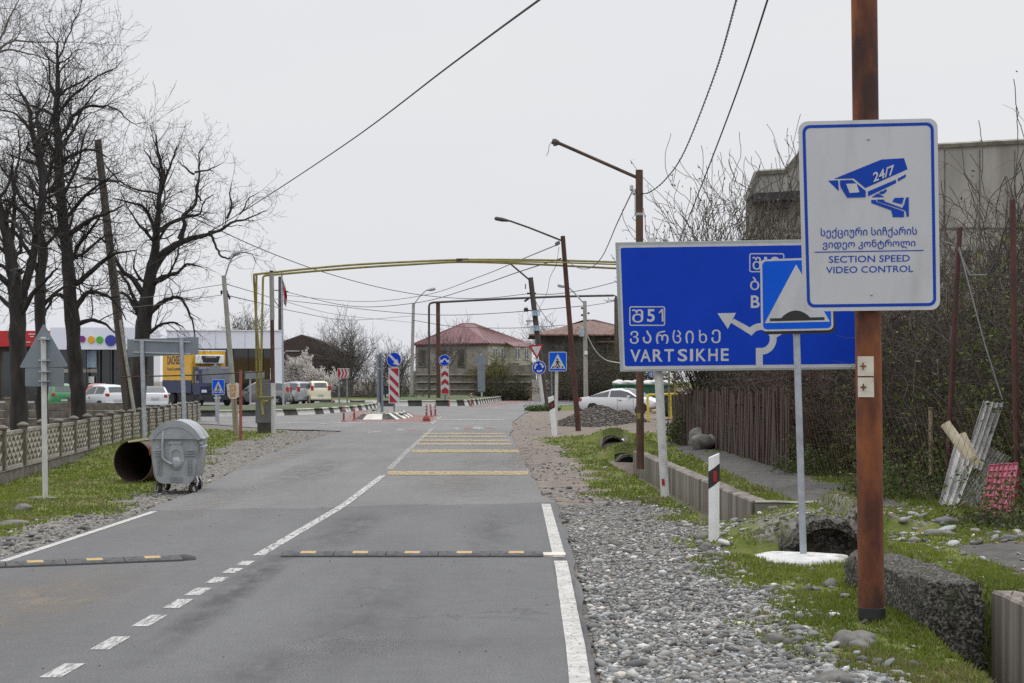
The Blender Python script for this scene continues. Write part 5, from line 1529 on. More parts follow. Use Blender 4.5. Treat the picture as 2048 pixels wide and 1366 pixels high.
# wire mesh fence
t = thing('mesh_fence', 'sagging wire mesh fence with thin wooden stakes before the brambles', 'fence', (4.9, 23, .2))
mb = MB()
for k in range(60):
    y = 16.2 + k * .2; x = 4.62 + (28.4 - y) * .055
    for s_ in (-1, 1):
        pts = []
        for j in range(0, 13):
            yy = y + s_ * j * .1
            if 16 < yy < 28.4: pts.append(Vector((4.62 + (28.4 - yy) * .055 + .03 * math.sin(yy * 3), yy, .22 + j * .1)))
        if len(pts) > 2: mb.tube(pts, .0016, 3, cap=False)
mb.build('wire_mesh', M['rust_pole'], t, fix=False)
for px, top, bot, Y, m in ((1862, 815, 950, 23.5, 'wood_light'), (1610, 830, 935, 28.6, 'wood_pole')):
    mb = MB(); mb.tube([W(px, bot, Y), W(px - 1, top, Y)], .03, 7); mb.build('stake', M[m], t)
t = thing('fence_post', 'rusty steel post with wires in the brambles right of the camera sign', 'post', W(1896, 985, 21.8))
mb = MB(); mb.tube([W(1893, 985, 21.8), W(1905, 720, 21.8), W(1920, 455, 21.8)], .033, 8); mb.build('post', M['rust_dark'], t, smooth=True)
mb = MB()
mb.tube([W(1890, 485, 21.9), W(1914, 492, 21.8), W(1925, 520, 21.7), W(1940, 551, 21.6)], .012, 5); mb.tube([W(1917, 490, 21.8), W(1935, 560, 21.4), W(1970, 690, 21), W(2005, 800, 20.6)], .010, 5)
mb.tube([W(1940, 551, 21.6), W(1975, 550, 20.8), W(1995, 520, 20.3), W(2005, 470, 20), W(2018, 436, 19.6), W(2032, 427, 19.4)], .011, 5)
mb.build('wire', M['cable_grey'], t, smooth=True)
t = thing('fence_post', 'rusty steel post at the right picture edge among the brambles', 'post', W(2036, 1000, 19.3))
mb = MB(); mb.tube([W(2036, 1005, 19.3), W(2029, 700, 19.3), W(2025, 400, 19.3)], .036, 8); mb.build('post', M['rust_dark'], t, smooth=True)
# corrugated sheets
def corr(label, P, waves, amp, th, m, group='cement sheets leaning on the fence'):
    """P: four world corners a,b (bottom left/right), c,d (top right/left); corrugations run bottom to top"""
    a, b, c, d = [Vector(q_) for q_ in P]
    nn = (b - a).cross(d - a).normalized()
    if nn.y > 0: nn = -nn
    n = waves * 8
    vs, fs = [], []
    for k in range(n + 1):
        u = k / n; off = nn * (amp * math.cos(2 * math.pi * waves * u))
        lo, hi = a.lerp(b, u) + off, d.lerp(c, u) + off
        j = rnd.uniform(-.015, .015)
        vs += [lo, lo.lerp(hi, 1 + j), lo - nn * th, lo.lerp(hi, 1 + j) - nn * th]
    for k in range(n):
        q_ = k * 4
        fs += [(q_, q_ + 4, q_ + 5, q_ + 1), (q_ + 2, q_ + 3, q_ + 7, q_ + 6), (q_, q_ + 2, q_ + 6, q_ + 4), (q_ + 1, q_ + 5, q_ + 7, q_ + 3)]
    fs += [(0, 1, 3, 2), (n * 4, n * 4 + 2, n * 4 + 3, n * 4 + 1)]
    mb = MB(); mb.add(vs, fs)
    o = mb.build('corrugated_sheet', M[m], smooth=True)
    return tag(o, label, 'roof sheet', group)
corr('tall pale corrugated cement sheet leaning to the right behind the others', [W(1925, 930, 20.6), W(1962, 940, 20.7), W(2006, 806, 21.3), W(1966, 801, 21.2)], 4, .018, .008, 'asbestos')
corr('mossy grey corrugated cement sheet lowest on the left of the leaning stack', [W(1877, 1008, 20.2), W(1915, 1012, 20.2), W(1962, 890, 20.9), W(1908, 890, 20.8)], 3, .018, .008, 'asbestos')
corr('dark ridged corrugated sheet slanting behind the pink crate', [W(1895, 1012, 20.5), W(1945, 1020, 20.4), W(2022, 915, 20.9), W(1980, 893, 21.0)], 7, .016, .008, 'asbestos')
def ridge(label, a, b, w_, m):
    a, b = Vector(a), Vector(b); d = (b - a).normalized(); s = d.cross(Vector((0, -1, .3))).normalized(); nn = s.cross(d)
    mb = MB(); vs, fs = [], []
    for i, q_ in enumerate((a, b)):
        for th in (0, .012):
            for k in range(7):
                an = math.pi * (k / 6)
                vs.append(q_ + s * (math.cos(an) * (w_ / 2 - th)) + nn * (math.sin(an) * (w_ * .28 - th)))
    for k in range(6): fs += [(k, k + 1, 14 + k + 1, 14 + k), (7 + k, 21 + k, 21 + k + 1, 7 + k + 1), (k, 7 + k, 8 + k, k + 1), (14 + k, 15 + k, 22 + k, 21 + k)]
    fs += [(0, 14, 21, 7), (6, 13, 27, 20)]
    mb.add(vs, fs)
    return tag(mb.build('ridge_tile', M[m], smooth=True), label, 'ridge tile', 'cement sheets leaning on the fence')
ridge('cream curved ridge sheet lying across the leaning cement sheets', W(1890, 847, 20.2), W(1942, 918, 20.0), .13, 'ridge_tile')
ridge('second cream ridge sheet tucked under the upper one', W(1922, 868, 20.35), W(1955, 930, 20.2), .12, 'ridge_tile')
# pink crate
t = thing('crate', 'faded crimson plastic lattice crate standing on end at the right edge', 'crate', W(2000, 1030, 18.6))
A, B, C, D = W(1962, 1030, 18.4), W(2022, 1040, 18.2), W(2036, 928, 18.7), W(1980, 932, 18.9)
nn = (B - A).cross(D - A).normalized()
if nn.y > 0: nn = -nn
mb = MB()
def lat(u, v, w_=0): return (A.lerp(B, u)).lerp(D.lerp(C, u), v) + nn * w_
for k in range(7): mb.tube([lat(k / 6, 0, .012), lat(k / 6, 1, .012)], .009, 4)
for k in range(9): mb.tube([lat(0, k / 8, .012), lat(1, k / 8, .012)], .009, 4)
mb.build('lattice', M['crate'], t)
mb = MB(); mb.add([lat(0, 0), lat(1, 0), lat(1, 1), lat(0, 1)] + [lat(0, 0, -.01), lat(1, 0, -.01), lat(1, 1, -.01), lat(0, 1, -.01)], [(0, 1, 2, 3), (7, 6, 5, 4), (0, 4, 5, 1), (1, 5, 6, 2), (2, 6, 7, 3), (3, 7, 4, 0)]); mb.build('base_panel', mat('pale_crimson_plastic', (.30, .07, .11), (.42, .16, .20), 4, .6), t)
mb = MB()
for (u0, v0, u1, v1) in ((0, 0, 0, 1), (1, 0, 1, 1), (0, 1, 1, 1), (0, 0, 1, 0)):
    p0, p1 = lat(u0, v0), lat(u1, v1); mb.add([p0, p1, p1 - nn * .16, p0 - nn * .16], [(0, 1, 2, 3)])
mb.build('side_wall', M['crate'], t, fix=False)
tag(MB().tube([W(1905, 1020, 19.6), W(1925, 1008, 19.4), W(1932, 1004, 19.3)], .022, 6).build('stick', M['wood_light']), 'short pale stick lying in the grass before the cement sheets', 'stick')
# gravel heap
def heap(label, c, rx, ry, h, n, smin, smax, colf):
    t = thing('gravel_heap', label, 'gravel heap', c)
    N_ = 40; xs = np.linspace(-1, 1, N_)
    XX, YY = np.meshgrid(xs, xs)
    R2 = np.sqrt(XX ** 2 + YY ** 2)
    hh = h * np.clip(1 - R2 ** 1.5, 0, 1) * (.82 + .36 * vnoise(XX * 5 + 50, YY * 5, .9, 3))
    V = np.stack([c[0] + XX * rx, c[1] + YY * ry, c[2] - .05 + hh], -1).reshape(-1, 3)
    id_ = np.arange(N_ * N_).reshape(N_, N_)
    Fm = np.stack([id_[:-1, :-1], id_[:-1, 1:], id_[1:, 1:], id_[1:, :-1]], -1).reshape(-1, 4)
    np_mesh('core', V, Fm, mat('heap_gravel', (.035, .030, .027), (.15, .135, .125), 9, .95, 0, .8, 12), parent=t)
    r_ = np.sqrt(nrng.uniform(0, .98, n)); a_ = nrng.uniform(0, 2 * math.pi, n)
    u, v = r_ * np.cos(a_), r_ * np.sin(a_)
    zz_ = h * np.clip(1 - r_ ** 1.5, 0, 1) * (.82 + .36 * vnoise(u * 5 + 50, v * 5, .9, 3))
    o = stones('stones', c[0] + u * rx, c[1] + v * ry, nrng.uniform(smin, smax, n), colf(n), z=c[2] - .05 + zz_)
    o.data.transform(Matrix.Translation(-Vector(c))); o.parent = t; o['kind'] = 'stuff'
heap('low heap of dark brown gravel dumped beside the leaning dark red pole', (W(1206, 845, 68).x, 68, -.02), 2.2, 3.2, .76, 5500, .02, .05, lambda n: stone_cols(n) * np.array([.46, .40, .36]))

# green skip with white bags
cS = W(1285, 812, 108)
t = thing('skip', 'dark green rubbish skip piled with white sacks behind the white coupe', 'skip', cS)
mb = MB(); mb.box(cS + Vector((0, 0, .75)), (3.6, 1.6, 1.1)); mb.box(cS + Vector((0, 0, 1.33)), (3.75, 1.75, .12)); mb.build('body', M['skip_green'], t, bevel=.04)
mb = MB()
for k in range(7): mb.box(cS + Vector((-1.6 + k * .53, -.83, .78)), (.08, .06, 1.0))
mb.build('ribs', M['skip_green'], t)
for k in range(6):
    boulder('lumpy white sack on top of the green skip, %s' % ['at its left end', 'second along from its left end', 'left of its middle', 'right of its middle', 'second from its right end', 'at its right end'][k], cS + Vector((-1.5 + k * .6, rnd.uniform(-.2, .2), 1.45)), (.36, .4, .2), 'cloth_white', 70 + k, 'sacks on the skip', 'sack', 'sack')
# rubble bank behind the guard rail
cR = W(1375, 815, 84)
ra = np.sqrt(nrng.uniform(0, 1, 520)); aa = nrng.uniform(0, 2 * math.pi, 520)
bank = stones('rubble', cR.x + ra * np.cos(aa) * 2.1, 84 + ra * np.sin(aa) * 2.6, nrng.uniform(.07, .28, 520), stone_cols(520) * np.array([1.0, .8, .7]), z=np.clip(1.35 * (1 - ra ** 1.6) - .1, -.1, 2))
tag(bank, 'heap of broken bricks and plaster rubble beyond the yellow barrier frame', 'rubble', kind='stuff')
# black tank
t = thing('barrel', 'black drum lying on its side behind the yellow barrier frame', 'drum', W(1340, 832, 72))
Mx = Matrix.Translation(W(1339, 806, 72)) @ Matrix.Rotation(rad(80), 4, 'X')
mb = MB(); mb.lathe([(.40, -.6), (.52, -.55), (.54, -.2), (.56, -.18), (.54, -.16), (.54, .3), (.56, .32), (.54, .34), (.52, .5), (.3, .55), (.28, .5)], 20, Mx); mb.build('shell', M['plastic_black'], t, smooth=True)

# ================================================================ LEFT VERGE: BIN, PIPE, FENCE
YB_ = 26.5
bb = W(350, 985, YB_)
t = thing('waste_container', 'dented galvanised steel wheelie container with curved lid at the left road edge', 'bin', (bb.x, bb.y, -.03), rad(4))
def bsec(y, z, dx=0): return (dx, y, z)
# body: front profile in x-z (tapers down, rounded bottom), extruded along y
def body_prof(s=1.0):
    P = [(-.375, .86), (-.385, .70)]
    P += [(-.335, .32), (-.315, .24), (-.27, .185), (-.20, .165), (.20, .165), (.27, .185), (.315, .24), (.335, .32), (.385, .70), (.375, .86)]
    return P
mb = MB()
n_ = 9
ys = [0, .02, .06, .5, 1.0, 1.06, 1.1]
sc2 = [.90, .96, 1.0, 1.0, 1.0, .96, .9]
vs, fs = [], []
for y, s in zip(ys, sc2):
    for x, z in body_prof(): vs.append((x * s, y, .165 + (z - .165) * (.97 + .03 * s) if z < .5 else z))
n = len(body_prof())
for i in range(len(ys) - 1):
    for k in range(n): fs.append((i * n + k, i * n + (k + 1) % n, (i + 1) * n + (k + 1) % n, (i + 1) * n + k))
fs += [tuple(range(n)), tuple((len(ys) - 1) * n + k for k in range(n - 1, -1, -1))]
mb.add(vs, fs); mb.build('body', M['bin_steel'], t, smooth=True, local=True)
mb = MB()
# pressed ribs on the end wall
for k in range(4):
    mb.box((.24, -.008, .60 + k * .026), (.17 - k * .012, .04, .012)); mb.box((-.24, -.008, .60 + k * .026), (.14, .04, .012))
    mb.box((.02, -.008, .20 + k * .022), (.20, .02, .009)); mb.box((.02 + .0 * k, -.008, .405 + k * .022), (.10 + .035 * k, .04, .012))
    mb.box((.20 + k * .022, -.006, .42), (.008, .018, .26)); mb.box((-.20 - k * .022, -.006, .42), (.008, .018, .26))
mb.box((.0, -.012, .80), (.20, .03, .05))
mb.build('pressed_ribs', M['bin_steel'], t, local=True, bevel=.003)
mb = MB()
mb.lathe([(.0, .04), (.055, .035), (.075, .01), (.11, 0), (.11, -.02)], 20, Matrix.Translation((.02, -.005, .475)) @ Matrix.Rotation(rad(90), 4, 'X'))
mb.prism([(-.12, .50), (-.115, .70), (-.07, .77), (.0, .79), (.07, .77), (.115, .70), (.12, .5), (.07, .5), (.065, .66), (0, .70), (-.065, .66), (-.07, .5)], lambda u, v, w: Vector((u + .02, -.02 + w, v)), .03)
mb.build('hub', M['bin_steel'], t, local=True, smooth=True)
mb = MB(); mb.tube([(-.04, -.05, .47), (-.09, -.05, .49), (-.165, -.05, .54), (-.185, -.05, .58), (-.187, -.05, .75), (-.18, -.04, .98), (-.175, 0, 1.03)], .022, 10); mb.build('lid_lever', M['bin_steel'], t, smooth=True, local=True)
# lid
lp = []
for k in range(17):
    a = -1 + 2 * k / 16
    lp.append((a * .405, .86 + .285 * (1 - abs(a) ** 2.2) ** .9))
lp_in = [(x * .965, z - .02) for x, z in lp]
mb = MB(); mb.prism(lp, lambda u, v, w: Vector((u, -.05 + w, v)), 1.2); mb.build('lid', M['bin_steel'], t, local=True, smooth=True)
mb = MB()
n = len(lp)
rim = [(x * 1.01, z + .006) for x, z in lp]; rim2 = [(x * .93, z - .085 - .02 * (1 - abs(x) / .405)) for x, z in lp]
vs = [(x, -.062, z) for x, z in rim] + [(x, -.062, max(z, .84)) for x, z in rim2]
mb.add(vs, [(i, i + 1, n + i + 1, n + i) for i in range(n - 1)]); mb.build('lid_rim', M['bin_steel'], t, local=True, fix=False)
mb = MB(); mb.box((.40, .3, .86), (.07, .5, .02)); mb.box((.425, .3, .80), (.02, .1, .12)); mb.box((.40, .05, .80), (.06, .06, .05)); mb.build('lid_catch', M['galv'], t, local=True)
mb = MB(); mb.tube([(.405, -.02, .74), (.44, -.02, .74), (.44, .5, .74), (.405, .5, .74)], .014, 6); mb.build('handle', M['galv'], t, local=True)
mb = MB(); mb.box((-.26, -.012, .735), (.04, .006, .016)); mb.build('label_plate', M['white_sign'], t, local=True)
mb = MB(); mb.prism([(-.40, .62), (-.385, .60), (-.385, .74), (-.40, .73)], lambda u, v, w: Vector((u, .02 + w, v)), .02); mb.build('reflector', M['red_sign'], t, local=True)
for (x, y, a) in ((-.25, .10, 15), (.27, .08, -40), (-.25, .98, 30), (.27, .98, 5)):
    mb = MB()
    Mx = Matrix.Translation((x, y, .085)) @ Matrix.Rotation(rad(90 + a), 4, 'Z') @ Matrix.Rotation(rad(90), 4, 'X')
    mb.lathe([(.04, -.03), (.075, -.03), (.085, -.02), (.085, .02), (.075, .03), (.04, .03)], 20, Mx)
    w_ = mb.build('caster', M['tyre'], t, local=True, smooth=True)
    mb = MB(); mb.lathe([(.045, -.034), (.045, .034)], 14, Mx); mb.build('hub', M['galv'], w_, local=True)
    mb = MB(); R_ = Matrix.Translation((x, y, 0)) @ Matrix.Rotation(rad(a + 90), 4, 'Z')
    for s_ in (-.042, .042): mb.boxm(R_ @ Matrix.Translation((.02, s_, .12)) @ Matrix.Rotation(rad(-20), 4, 'Y'), (.04, .008, .13))
    mb.boxm(R_ @ Matrix.Translation((.03, 0, .178)), (.12, .1, .015))
    mb.build('fork', M['rust_dark'], w_, local=True)
mb = MB(); mb.tube([(.33, .02, .28), (.36, -.02, .20), (.34, -.03, .13)], .012, 6); mb.build('foot_brake', M['galv'], t, local=True)
mb = MB(); mb.tube([(.36, .15, .28), (.40, .12, .2)], .012, 6); mb.build('foot_brake', M['galv'], t, local=True)
# big rusty pipe
c = W(266, 921, 29.4)
d = Vector((.28, 1, .0)).normalized(); s = Vector((d.y, -d.x, 0)); up = Vector((0, 0, 1))
t = thing('steel_pipe', 'short length of large rusty steel pipe lying open on the grass behind the bin', 'pipe', (c.x, c.y, -.05))
c = Vector((c.x, c.y, .345))
n = 40; vs, fs = [], []
for k in range(n):
    a = 2 * math.pi * k / n; e = s * math.cos(a) + up * math.sin(a)
    vs += [c + e * .372, c + e * .358, c + e * .358 + d * 1.3, c + e * .372 + d * 1.3]
for k in range(n):
    a, b = 4 * k, 4 * ((k + 1) % n)
    fs += [(a, b, b + 1, a + 1), (a + 3, b + 3, b, a)]
mb = MB(); mb.add(vs, fs); mb.build('outer_wall', M['rust_pole'], t, smooth=True, fix=False)
mb = MB(); mb.add(vs, [(4 * k + 1, 4 * ((k + 1) % n) + 1, 4 * ((k + 1) % n) + 2, 4 * k + 2) for k in range(n)] + [tuple(4 * k + 2 for k in range(n))]); mb.build('inner_wall', M['pipe_in'], t, smooth=True, fix=False)  # closed at the back; near-black colour stands for the shade deep inside
tag(MB().box(W(312, 876, 29.0) + Vector((0, 0, -.02)), (.34, 1.2, .03), rad(-20), ry=rad(-8)).build('board', M['ridge_tile']), 'pale board resting on top of the rusty pipe beside the bin', 'board')

# decorative concrete fence
FX = lambda y: -6.98 - .0897 * y
def fz(y): return -.03 - .20 * (1 - sstep(40, 46, np.array(y * 1.0)))
t = thing('concrete_fence', 'pale openwork concrete panel fence with capped posts along the left lawn', 'fence', (FX(50), 50, 0))
ang = math.atan2(-.0897, 1)
u_ = Vector((-.0897, 1, 0)).normalized()
PL = 2.1
def panel_mesh():
    mb = MB()
    Lw, h = PL - .17, .70
    for k in range(9):
        pts = []
        for j in range(25):
            z = .02 + (h - .04) * j / 24
            pts.append(Vector(((k + .5 + .42 * math.sin(2 * math.pi * z / .235 + math.pi * (k % 2)) * 1) * Lw / 9 - Lw / 2, 0, z)))
        mb.tube(pts, .033, 4)
    for z in (.235, .47): mb.box((0, 0, z), (Lw, .045, .022))
    for z in (.0, h): mb.box((0, 0, z), (Lw, .07, .07))
    return mb
post_mb = MB(); post_mb.box((0, 0, .33), (.15, .15, .92)); post_mb.lathe([(.15, .79), (.155, .82), (.05, .87), (0, .875)], 4, Matrix.Rotation(rad(45), 4, 'Z'))
p0 = pn0 = None
k = 0; y = 29.2
while y < 73.5:
    loc = Vector((FX(y), y, float(-.02)))
    if p0 is None:
        p0 = post_mb.build('post', M['concrete_dirty'], t, local=True); pp = p0
        pn0 = panel_mesh().build('panel', M['concrete_pale'], t, local=True); qq = pn0
    else:
        pp = p0.copy(); COL.objects.link(pp); qq = pn0.copy(); COL.objects.link(qq)
        pp.parent = t; qq.parent = t
    mid = loc + u_ * PL / 2
    jz = .05 * math.sin(k * 2.1) * .3
    for o_, l_ in ((pp, loc), (qq, mid)):
        o_.location = l_ - worldloc(t) + Vector((0, 0, .03 + jz)); o_.rotation_euler = (0, 0, math.atan2(u_.y, u_.x) + (0 if o_ is qq else 0) + rnd.uniform(-.01, .01))
    y += PL * u_.y; k += 1
wallstrip('plinth', [(FX(29.2) + .09, 29.2, 0), (FX(73.5) + .09, 73.5, 0)], lambda q: -.025, -.5, -.18, M['concrete_dirty'], t)
mb = MB()
for y0 in (58.0,):
    pass
# solid wall behind the trees
t = thing('concrete_wall', 'plain grey concrete slab wall behind the bare tree trunks', 'wall', (-17, 64, 0))
mb = MB()
for k in range(4):
    x0 = -23.6 + k * 2.35
    for j in range(3): mb.box((x0 + 1.17, 64, .17 + j * .30), (2.25, .07, .285))
mb.build('slabs', M['concrete_dirty'], t)
for k in range(5):
    mb = MB(); mb.box((-23.6 + k * 2.35, 64, .5), (.17, .2, 1.12)); mb.box((-23.6 + k * 2.35, 64, 1.09), (.26, .28, .08)); mb.build('post', M['concrete_dirty'], t)
for i, (px, py, Y, s, lab) in enumerate([(45, 1025, 23.2, (.14, .1, .06), 'flat stone in the grass at the left picture edge'), (78, 1003, 25.3, (.26, .07, .03), 'concrete scrap lying at the foot of the triangular sign post'), (20, 1052, 20.8, (.22, .1, .06), 'pale slab of stone at the left edge below the lawn')]):
    c = W(px, py, Y); boulder(lab, (c.x, c.y, zat(c.x, c.y) + s[2] * .3), s, seed=90 + i, group='stones on the left lawn', name='stone', cat='stone')
# ================================================================ VEHICLES
CT = {
 'coupe': dict(st=[(-2.30, .45, .74, .77), (-2.2, .3, .88, .91), (-1.65, .24, .93, .97), (-1.05, .22, .91, 1.19), (-.45, .22, .90, 1.35), (.1, .22, .89, 1.37), (.55, .22, .88, 1.28), (1.2, .22, .86, .90), (1.8, .22, .80, .84), (2.15, .26, .70, .73), (2.30, .40, .58, .60)],
               w=.87, side=(2, 6), ws=(5, 7), rw=(2, 4), wheels=(-1.35, 1.38), wr=.32),
 'hatch': dict(st=[(-1.95, .40, .80, .83), (-1.90, .28, .92, 1.02), (-1.62, .24, .95, 1.42), (-1.3, .22, .95, 1.50), (-.5, .22, .93, 1.54), (.2, .22, .91, 1.50), (.55, .22, .90, 1.36), (1.15, .22, .87, .92), (1.65, .24, .78, .82), (1.9, .30, .66, .69), (1.97, .42, .52, .54)],
               w=.85, side=(2, 6), ws=(5, 7), rw=(1, 2), wheels=(-1.22, 1.25), wr=.31),
 'sedan': dict(st=[(-2.15, .42, .82, .85), (-2.1, .28, .95, .98), (-1.6, .24, .98, 1.02), (-1.05, .22, .96, 1.30), (-.6, .22, .95, 1.42), (.1, .22, .93, 1.42), (.5, .22, .91, 1.30), (1.1, .22, .88, .92), (1.7, .24, .80, .83), (2.0, .30, .66, .69), (2.1, .42, .52, .54)],
               w=.86, side=(2, 6), ws=(5, 7), rw=(2, 4), wheels=(-1.3, 1.3), wr=.31),
 'van': dict(st=[(-2.1, .42, .85, .90), (-2.06, .28, .98, 1.15), (-1.85, .24, 1.0, 1.60), (-1.4, .22, 1.0, 1.68), (-.4, .22, .98, 1.70), (.4, .22, .96, 1.65), (.8, .22, .95, 1.45), (1.35, .22, .92, 1.0), (1.8, .24, .85, .9), (2.05, .30, .7, .73), (2.12, .42, .55, .57)],
             w=.86, side=(2, 6), ws=(5, 7), rw=(1, 2), wheels=(-1.3, 1.35), wr=.33),
 'micro': dict(st=[(-1.25, .38, .82, .85), (-1.22, .26, .95, 1.05), (-.98, .24, .96, 1.46), (-.7, .22, .96, 1.54), (-.2, .22, .94, 1.55), (.25, .22, .92, 1.48), (.55, .22, .92, 1.3), (.95, .22, .88, .94), (1.15, .28, .75, .78), (1.25, .40, .58, .6)],
               w=.78, side=(2, 6), ws=(5, 7), rw=(1, 2), wheels=(-.9, .9), wr=.29),
}
def car(name, label, typ, paint, px, Y, heading, sc_=1.0, group=None, cat='car', plate=True):
    T = CT[typ]; w = T['w'] * sc_
    t = thing(name, label, cat, ((px - CX) / F * Y, Y, -.01), rad(heading), group)
    st = [(a * sc_, b * sc_, c * sc_, d * sc_) for a, b, c, d in T['st']]
    L_ = st[-1][0]; R_ = st[0][0]
    def sec(i):
        x, zl, zb_, zt = st[i]
        e = abs((x - (L_ + R_) / 2) / ((L_ - R_) / 2))
        ww = w * (1 - .10 * max(0, e - .55) / .45 - .10 * max(0, e - .9) / .1)
        wt = ww - max(0, zt - zb_) * .40 - .03
        return [(0, zl), (.88 * ww, zl), (ww * .99, zl + .16), (ww, (zl + zb_) * .55), (ww * .97, zb_), (wt, zt - min(.06, (zt - zb_) * .3)), (wt - .14 * sc_, zt), (0, zt + .015)], x
    mb = MB(); vs, fs = [], []
    S = [sec(i) for i in range(len(st))]
    n = 14
    for pr, x in S:
        half = [(x, y, z) for y, z in pr]
        vs += half + [(x, -y, z) for y, z in reversed([p_ for p_ in pr[1:-1]])]
    for i in range(len(S) - 1):
        for k in range(n): fs.append((i * n + k, i * n + (k + 1) % n, (i + 1) * n + (k + 1) % n, (i + 1) * n + k))
    fs += [tuple(range(n)), tuple((len(S) - 1) * n + k for k in range(n - 1, -1, -1))]
    mb.add(vs, fs)
    body = mb.build('body', M[paint], t, smooth=True, local=True)
    # glass
    def P(i, k, f, sgn=1):
        pr, x = S[i]; a, b = pr[k], pr[k + 1]
        return Vector((x, sgn * (a[0] + (b[0] - a[0]) * f), a[1] + (b[1] - a[1]) * f))
    a0, a1 = T['side']
    for sg in (1, -1):
        for (i0, i1) in ((a0, (a0 + a1) // 2 + 0), ((a0 + a1) // 2 + 0, a1)):
            mb = MB()
            for i in range(i0, i1 + (1 if i1 == a1 else 0)):
                if i + 1 >= len(S): break
                q_ = [P(i, 4, .10, sg), P(i + 1, 4, .10, sg), P(i + 1, 4, .90, sg), P(i, 4, .90, sg)]
                if i == i0: m_ = .06; q_[0] = q_[0].lerp(q_[1], m_); q_[3] = q_[3].lerp(q_[2], m_)
                if i == i1 - (0 if i1 == a1 else 1): m_ = .10; q_[1] = q_[1].lerp(q_[0], m_); q_[2] = q_[2].lerp(q_[3], m_)
                mb.add([v + Vector((0, sg * .008, .004)) for v in q_], [(0, 1, 2, 3)])
            if mb.v: mb.build('side_window', M['glass'], t, local=True, fix=False, weld=False)
    for nm, (i0, i1) in (('windscreen', T['ws']), ('rear_window', T['rw'])):
        mb = MB()
        for i in range(i0, i1):
            (p0, x0), (p1, x1) = S[i], S[i + 1]
            A = [Vector((x0, p0[6][0] * 1.02, p0[6][1])), Vector((x1, p1[6][0] * 1.02, p1[6][1])), Vector((x1, 0, p1[7][1])), Vector((x0, 0, p0[7][1]))]
            f0 = .12 if i == i0 else 0; f1 = .12 if i == i1 - 1 else 0
            A = [A[0].lerp(A[1], f0), A[1].lerp(A[0], f1), A[2].lerp(A[3], f1), A[3].lerp(A[2], f0)]
            up_ = Vector((.006 if nm == 'windscreen' else -.008, 0, .008))
            for sg in (1, -1): mb.add([Vector((v.x, v.y * sg, v.z)) + up_ for v in A], [(0, 1, 2, 3)])
        mb.build(nm, M['glass'], t, local=True, fix=False)
    # wheels with arches
    for x in T['wheels']:
        for sg in (1, -1):
            r = T['wr'] * sc_; x_ = x * sc_
            Mx = Matrix.Translation((x_, sg * (w * .93), r)) @ Matrix.Rotation(rad(90), 4, 'X')
            mb = MB(); mb.lathe([(r * 1.14, -.06), (r * 1.14, .06)], 22, Matrix.Translation((x_, sg * (w * .965 - .055), r * 1.02)) @ Matrix.Rotation(rad(90), 4, 'X')); mb.build('wheel_arch', M['plastic_black'], t, local=True)
            mb = MB(); mb.lathe([(r * .6, -.10), (r * .94, -.10), (r, -.07), (r, .07), (r * .94, .10), (r * .6, .10)], 22, Mx); wh = mb.build('wheel', M['tyre'], t, local=True, smooth=True)
            mb = MB(); mb.lathe([(r * .62, -.085), (r * .62, .085)], 20, Mx)
            for k in range(5): mb.boxm(Mx @ Matrix.Rotation(2 * math.pi * k / 5, 4, 'Z') @ Matrix.Translation((r * .32, 0, 0)), (r * .55, r * .16, .205))
            mb.build('rim', M['rim'], wh, local=True)
    # lamps, bumper, plate, mirrors
    pr, x = S[1]; ww = pr[3][0]; zb_ = pr[4][1]
    tall = typ in ('hatch', 'van', 'micro')
    for sg in (1, -1):
        mb = MB(); mb.box((x + .03, sg * (ww - .09), zb_ + (.02 if typ == 'hatch' else .16 if tall else -.10)), (.20, .20, .34 if typ == 'van' or typ == 'micro' else .17)); mb.build('tail_lamp', M['tail'], t, local=True, bevel=.03)
        prf, xf = S[-2]; mb = MB(); mb.box((xf - .04, sg * (prf[3][0] - .13), prf[4][1] - .06), (.26, .28, .15)); mb.build('headlight', M['lamp_clear'], t, local=True, bevel=.04)
        mb = MB(); mb.box((.72 * sc_ if typ != 'micro' else .5, sg * (w + .06), .96 * sc_), (.12, .17, .11)); mb.build('door_mirror', M[paint], t, local=True, bevel=.03)
    MB().box((R_ - .005, 0, .42 * sc_), (.10, w * 1.75, .20)).build('bumper', M[paint], t, local=True, bevel=.04); MB().box((L_ - .02, 0, .42 * sc_), (.10, w * 1.7, .18)).build('bumper', M[paint], t, local=True, bevel=.04)
    MB().box((R_ + .0, 0, .27 * sc_), (.12, w * 1.6, .09)).build('lower_trim', M['plastic_black'], t, local=True); MB().box((L_ - .03, 0, .30), (.10, w * 1.2, .12)).build('lower_trim', M['plastic_black'], t, local=True)
    mb = MB(); mb.box((R_ - .05, 0, (.72 if not tall else .62) * sc_), (.025, .46, .11)); mb.build('number_plate', M['white_sign'], t, local=True)
    mb = MB()
    for sg in (1, -1):
        for xx in (.05, .95): mb.box((xx * sc_, sg * (w * 1.0), .62 * sc_), (.008, .012, .55 * sc_))
        mb.box((.2 * sc_, sg * (w * 1.005), .78 * sc_), (.16, .02, .03))
    mb.build('door_seam', M['plastic_black'], t, local=True)
    return t
grp_ = 'cars parked at the roundabout shops'
tc_ = car('parked_car', 'white two-door coupe parked beyond the gravel heap', 'coupe', 'car_white', 1250, 86.0, -33, 1.0)
mb = MB(); mb.box((2.27, 0, .56), (.06, .62, .16)); mb.build('grille', M['plastic_black'], tc_, local=True)
car('parked_car', 'white hatchback with red lamps between the tree trunk and leaning power pole', 'hatch', 'car_white', 207, 100, 128, 1.0, grp_)
car('parked_car', 'white saloon seen from behind next to the yellow lorry', 'sedan', 'car_white', 307, 102, 104, 1.0, grp_)
car('parked_car', 'bright green hatchback behind the triangular sign post', 'hatch', 'car_green', 113, 99, 118, 1.04, grp_)
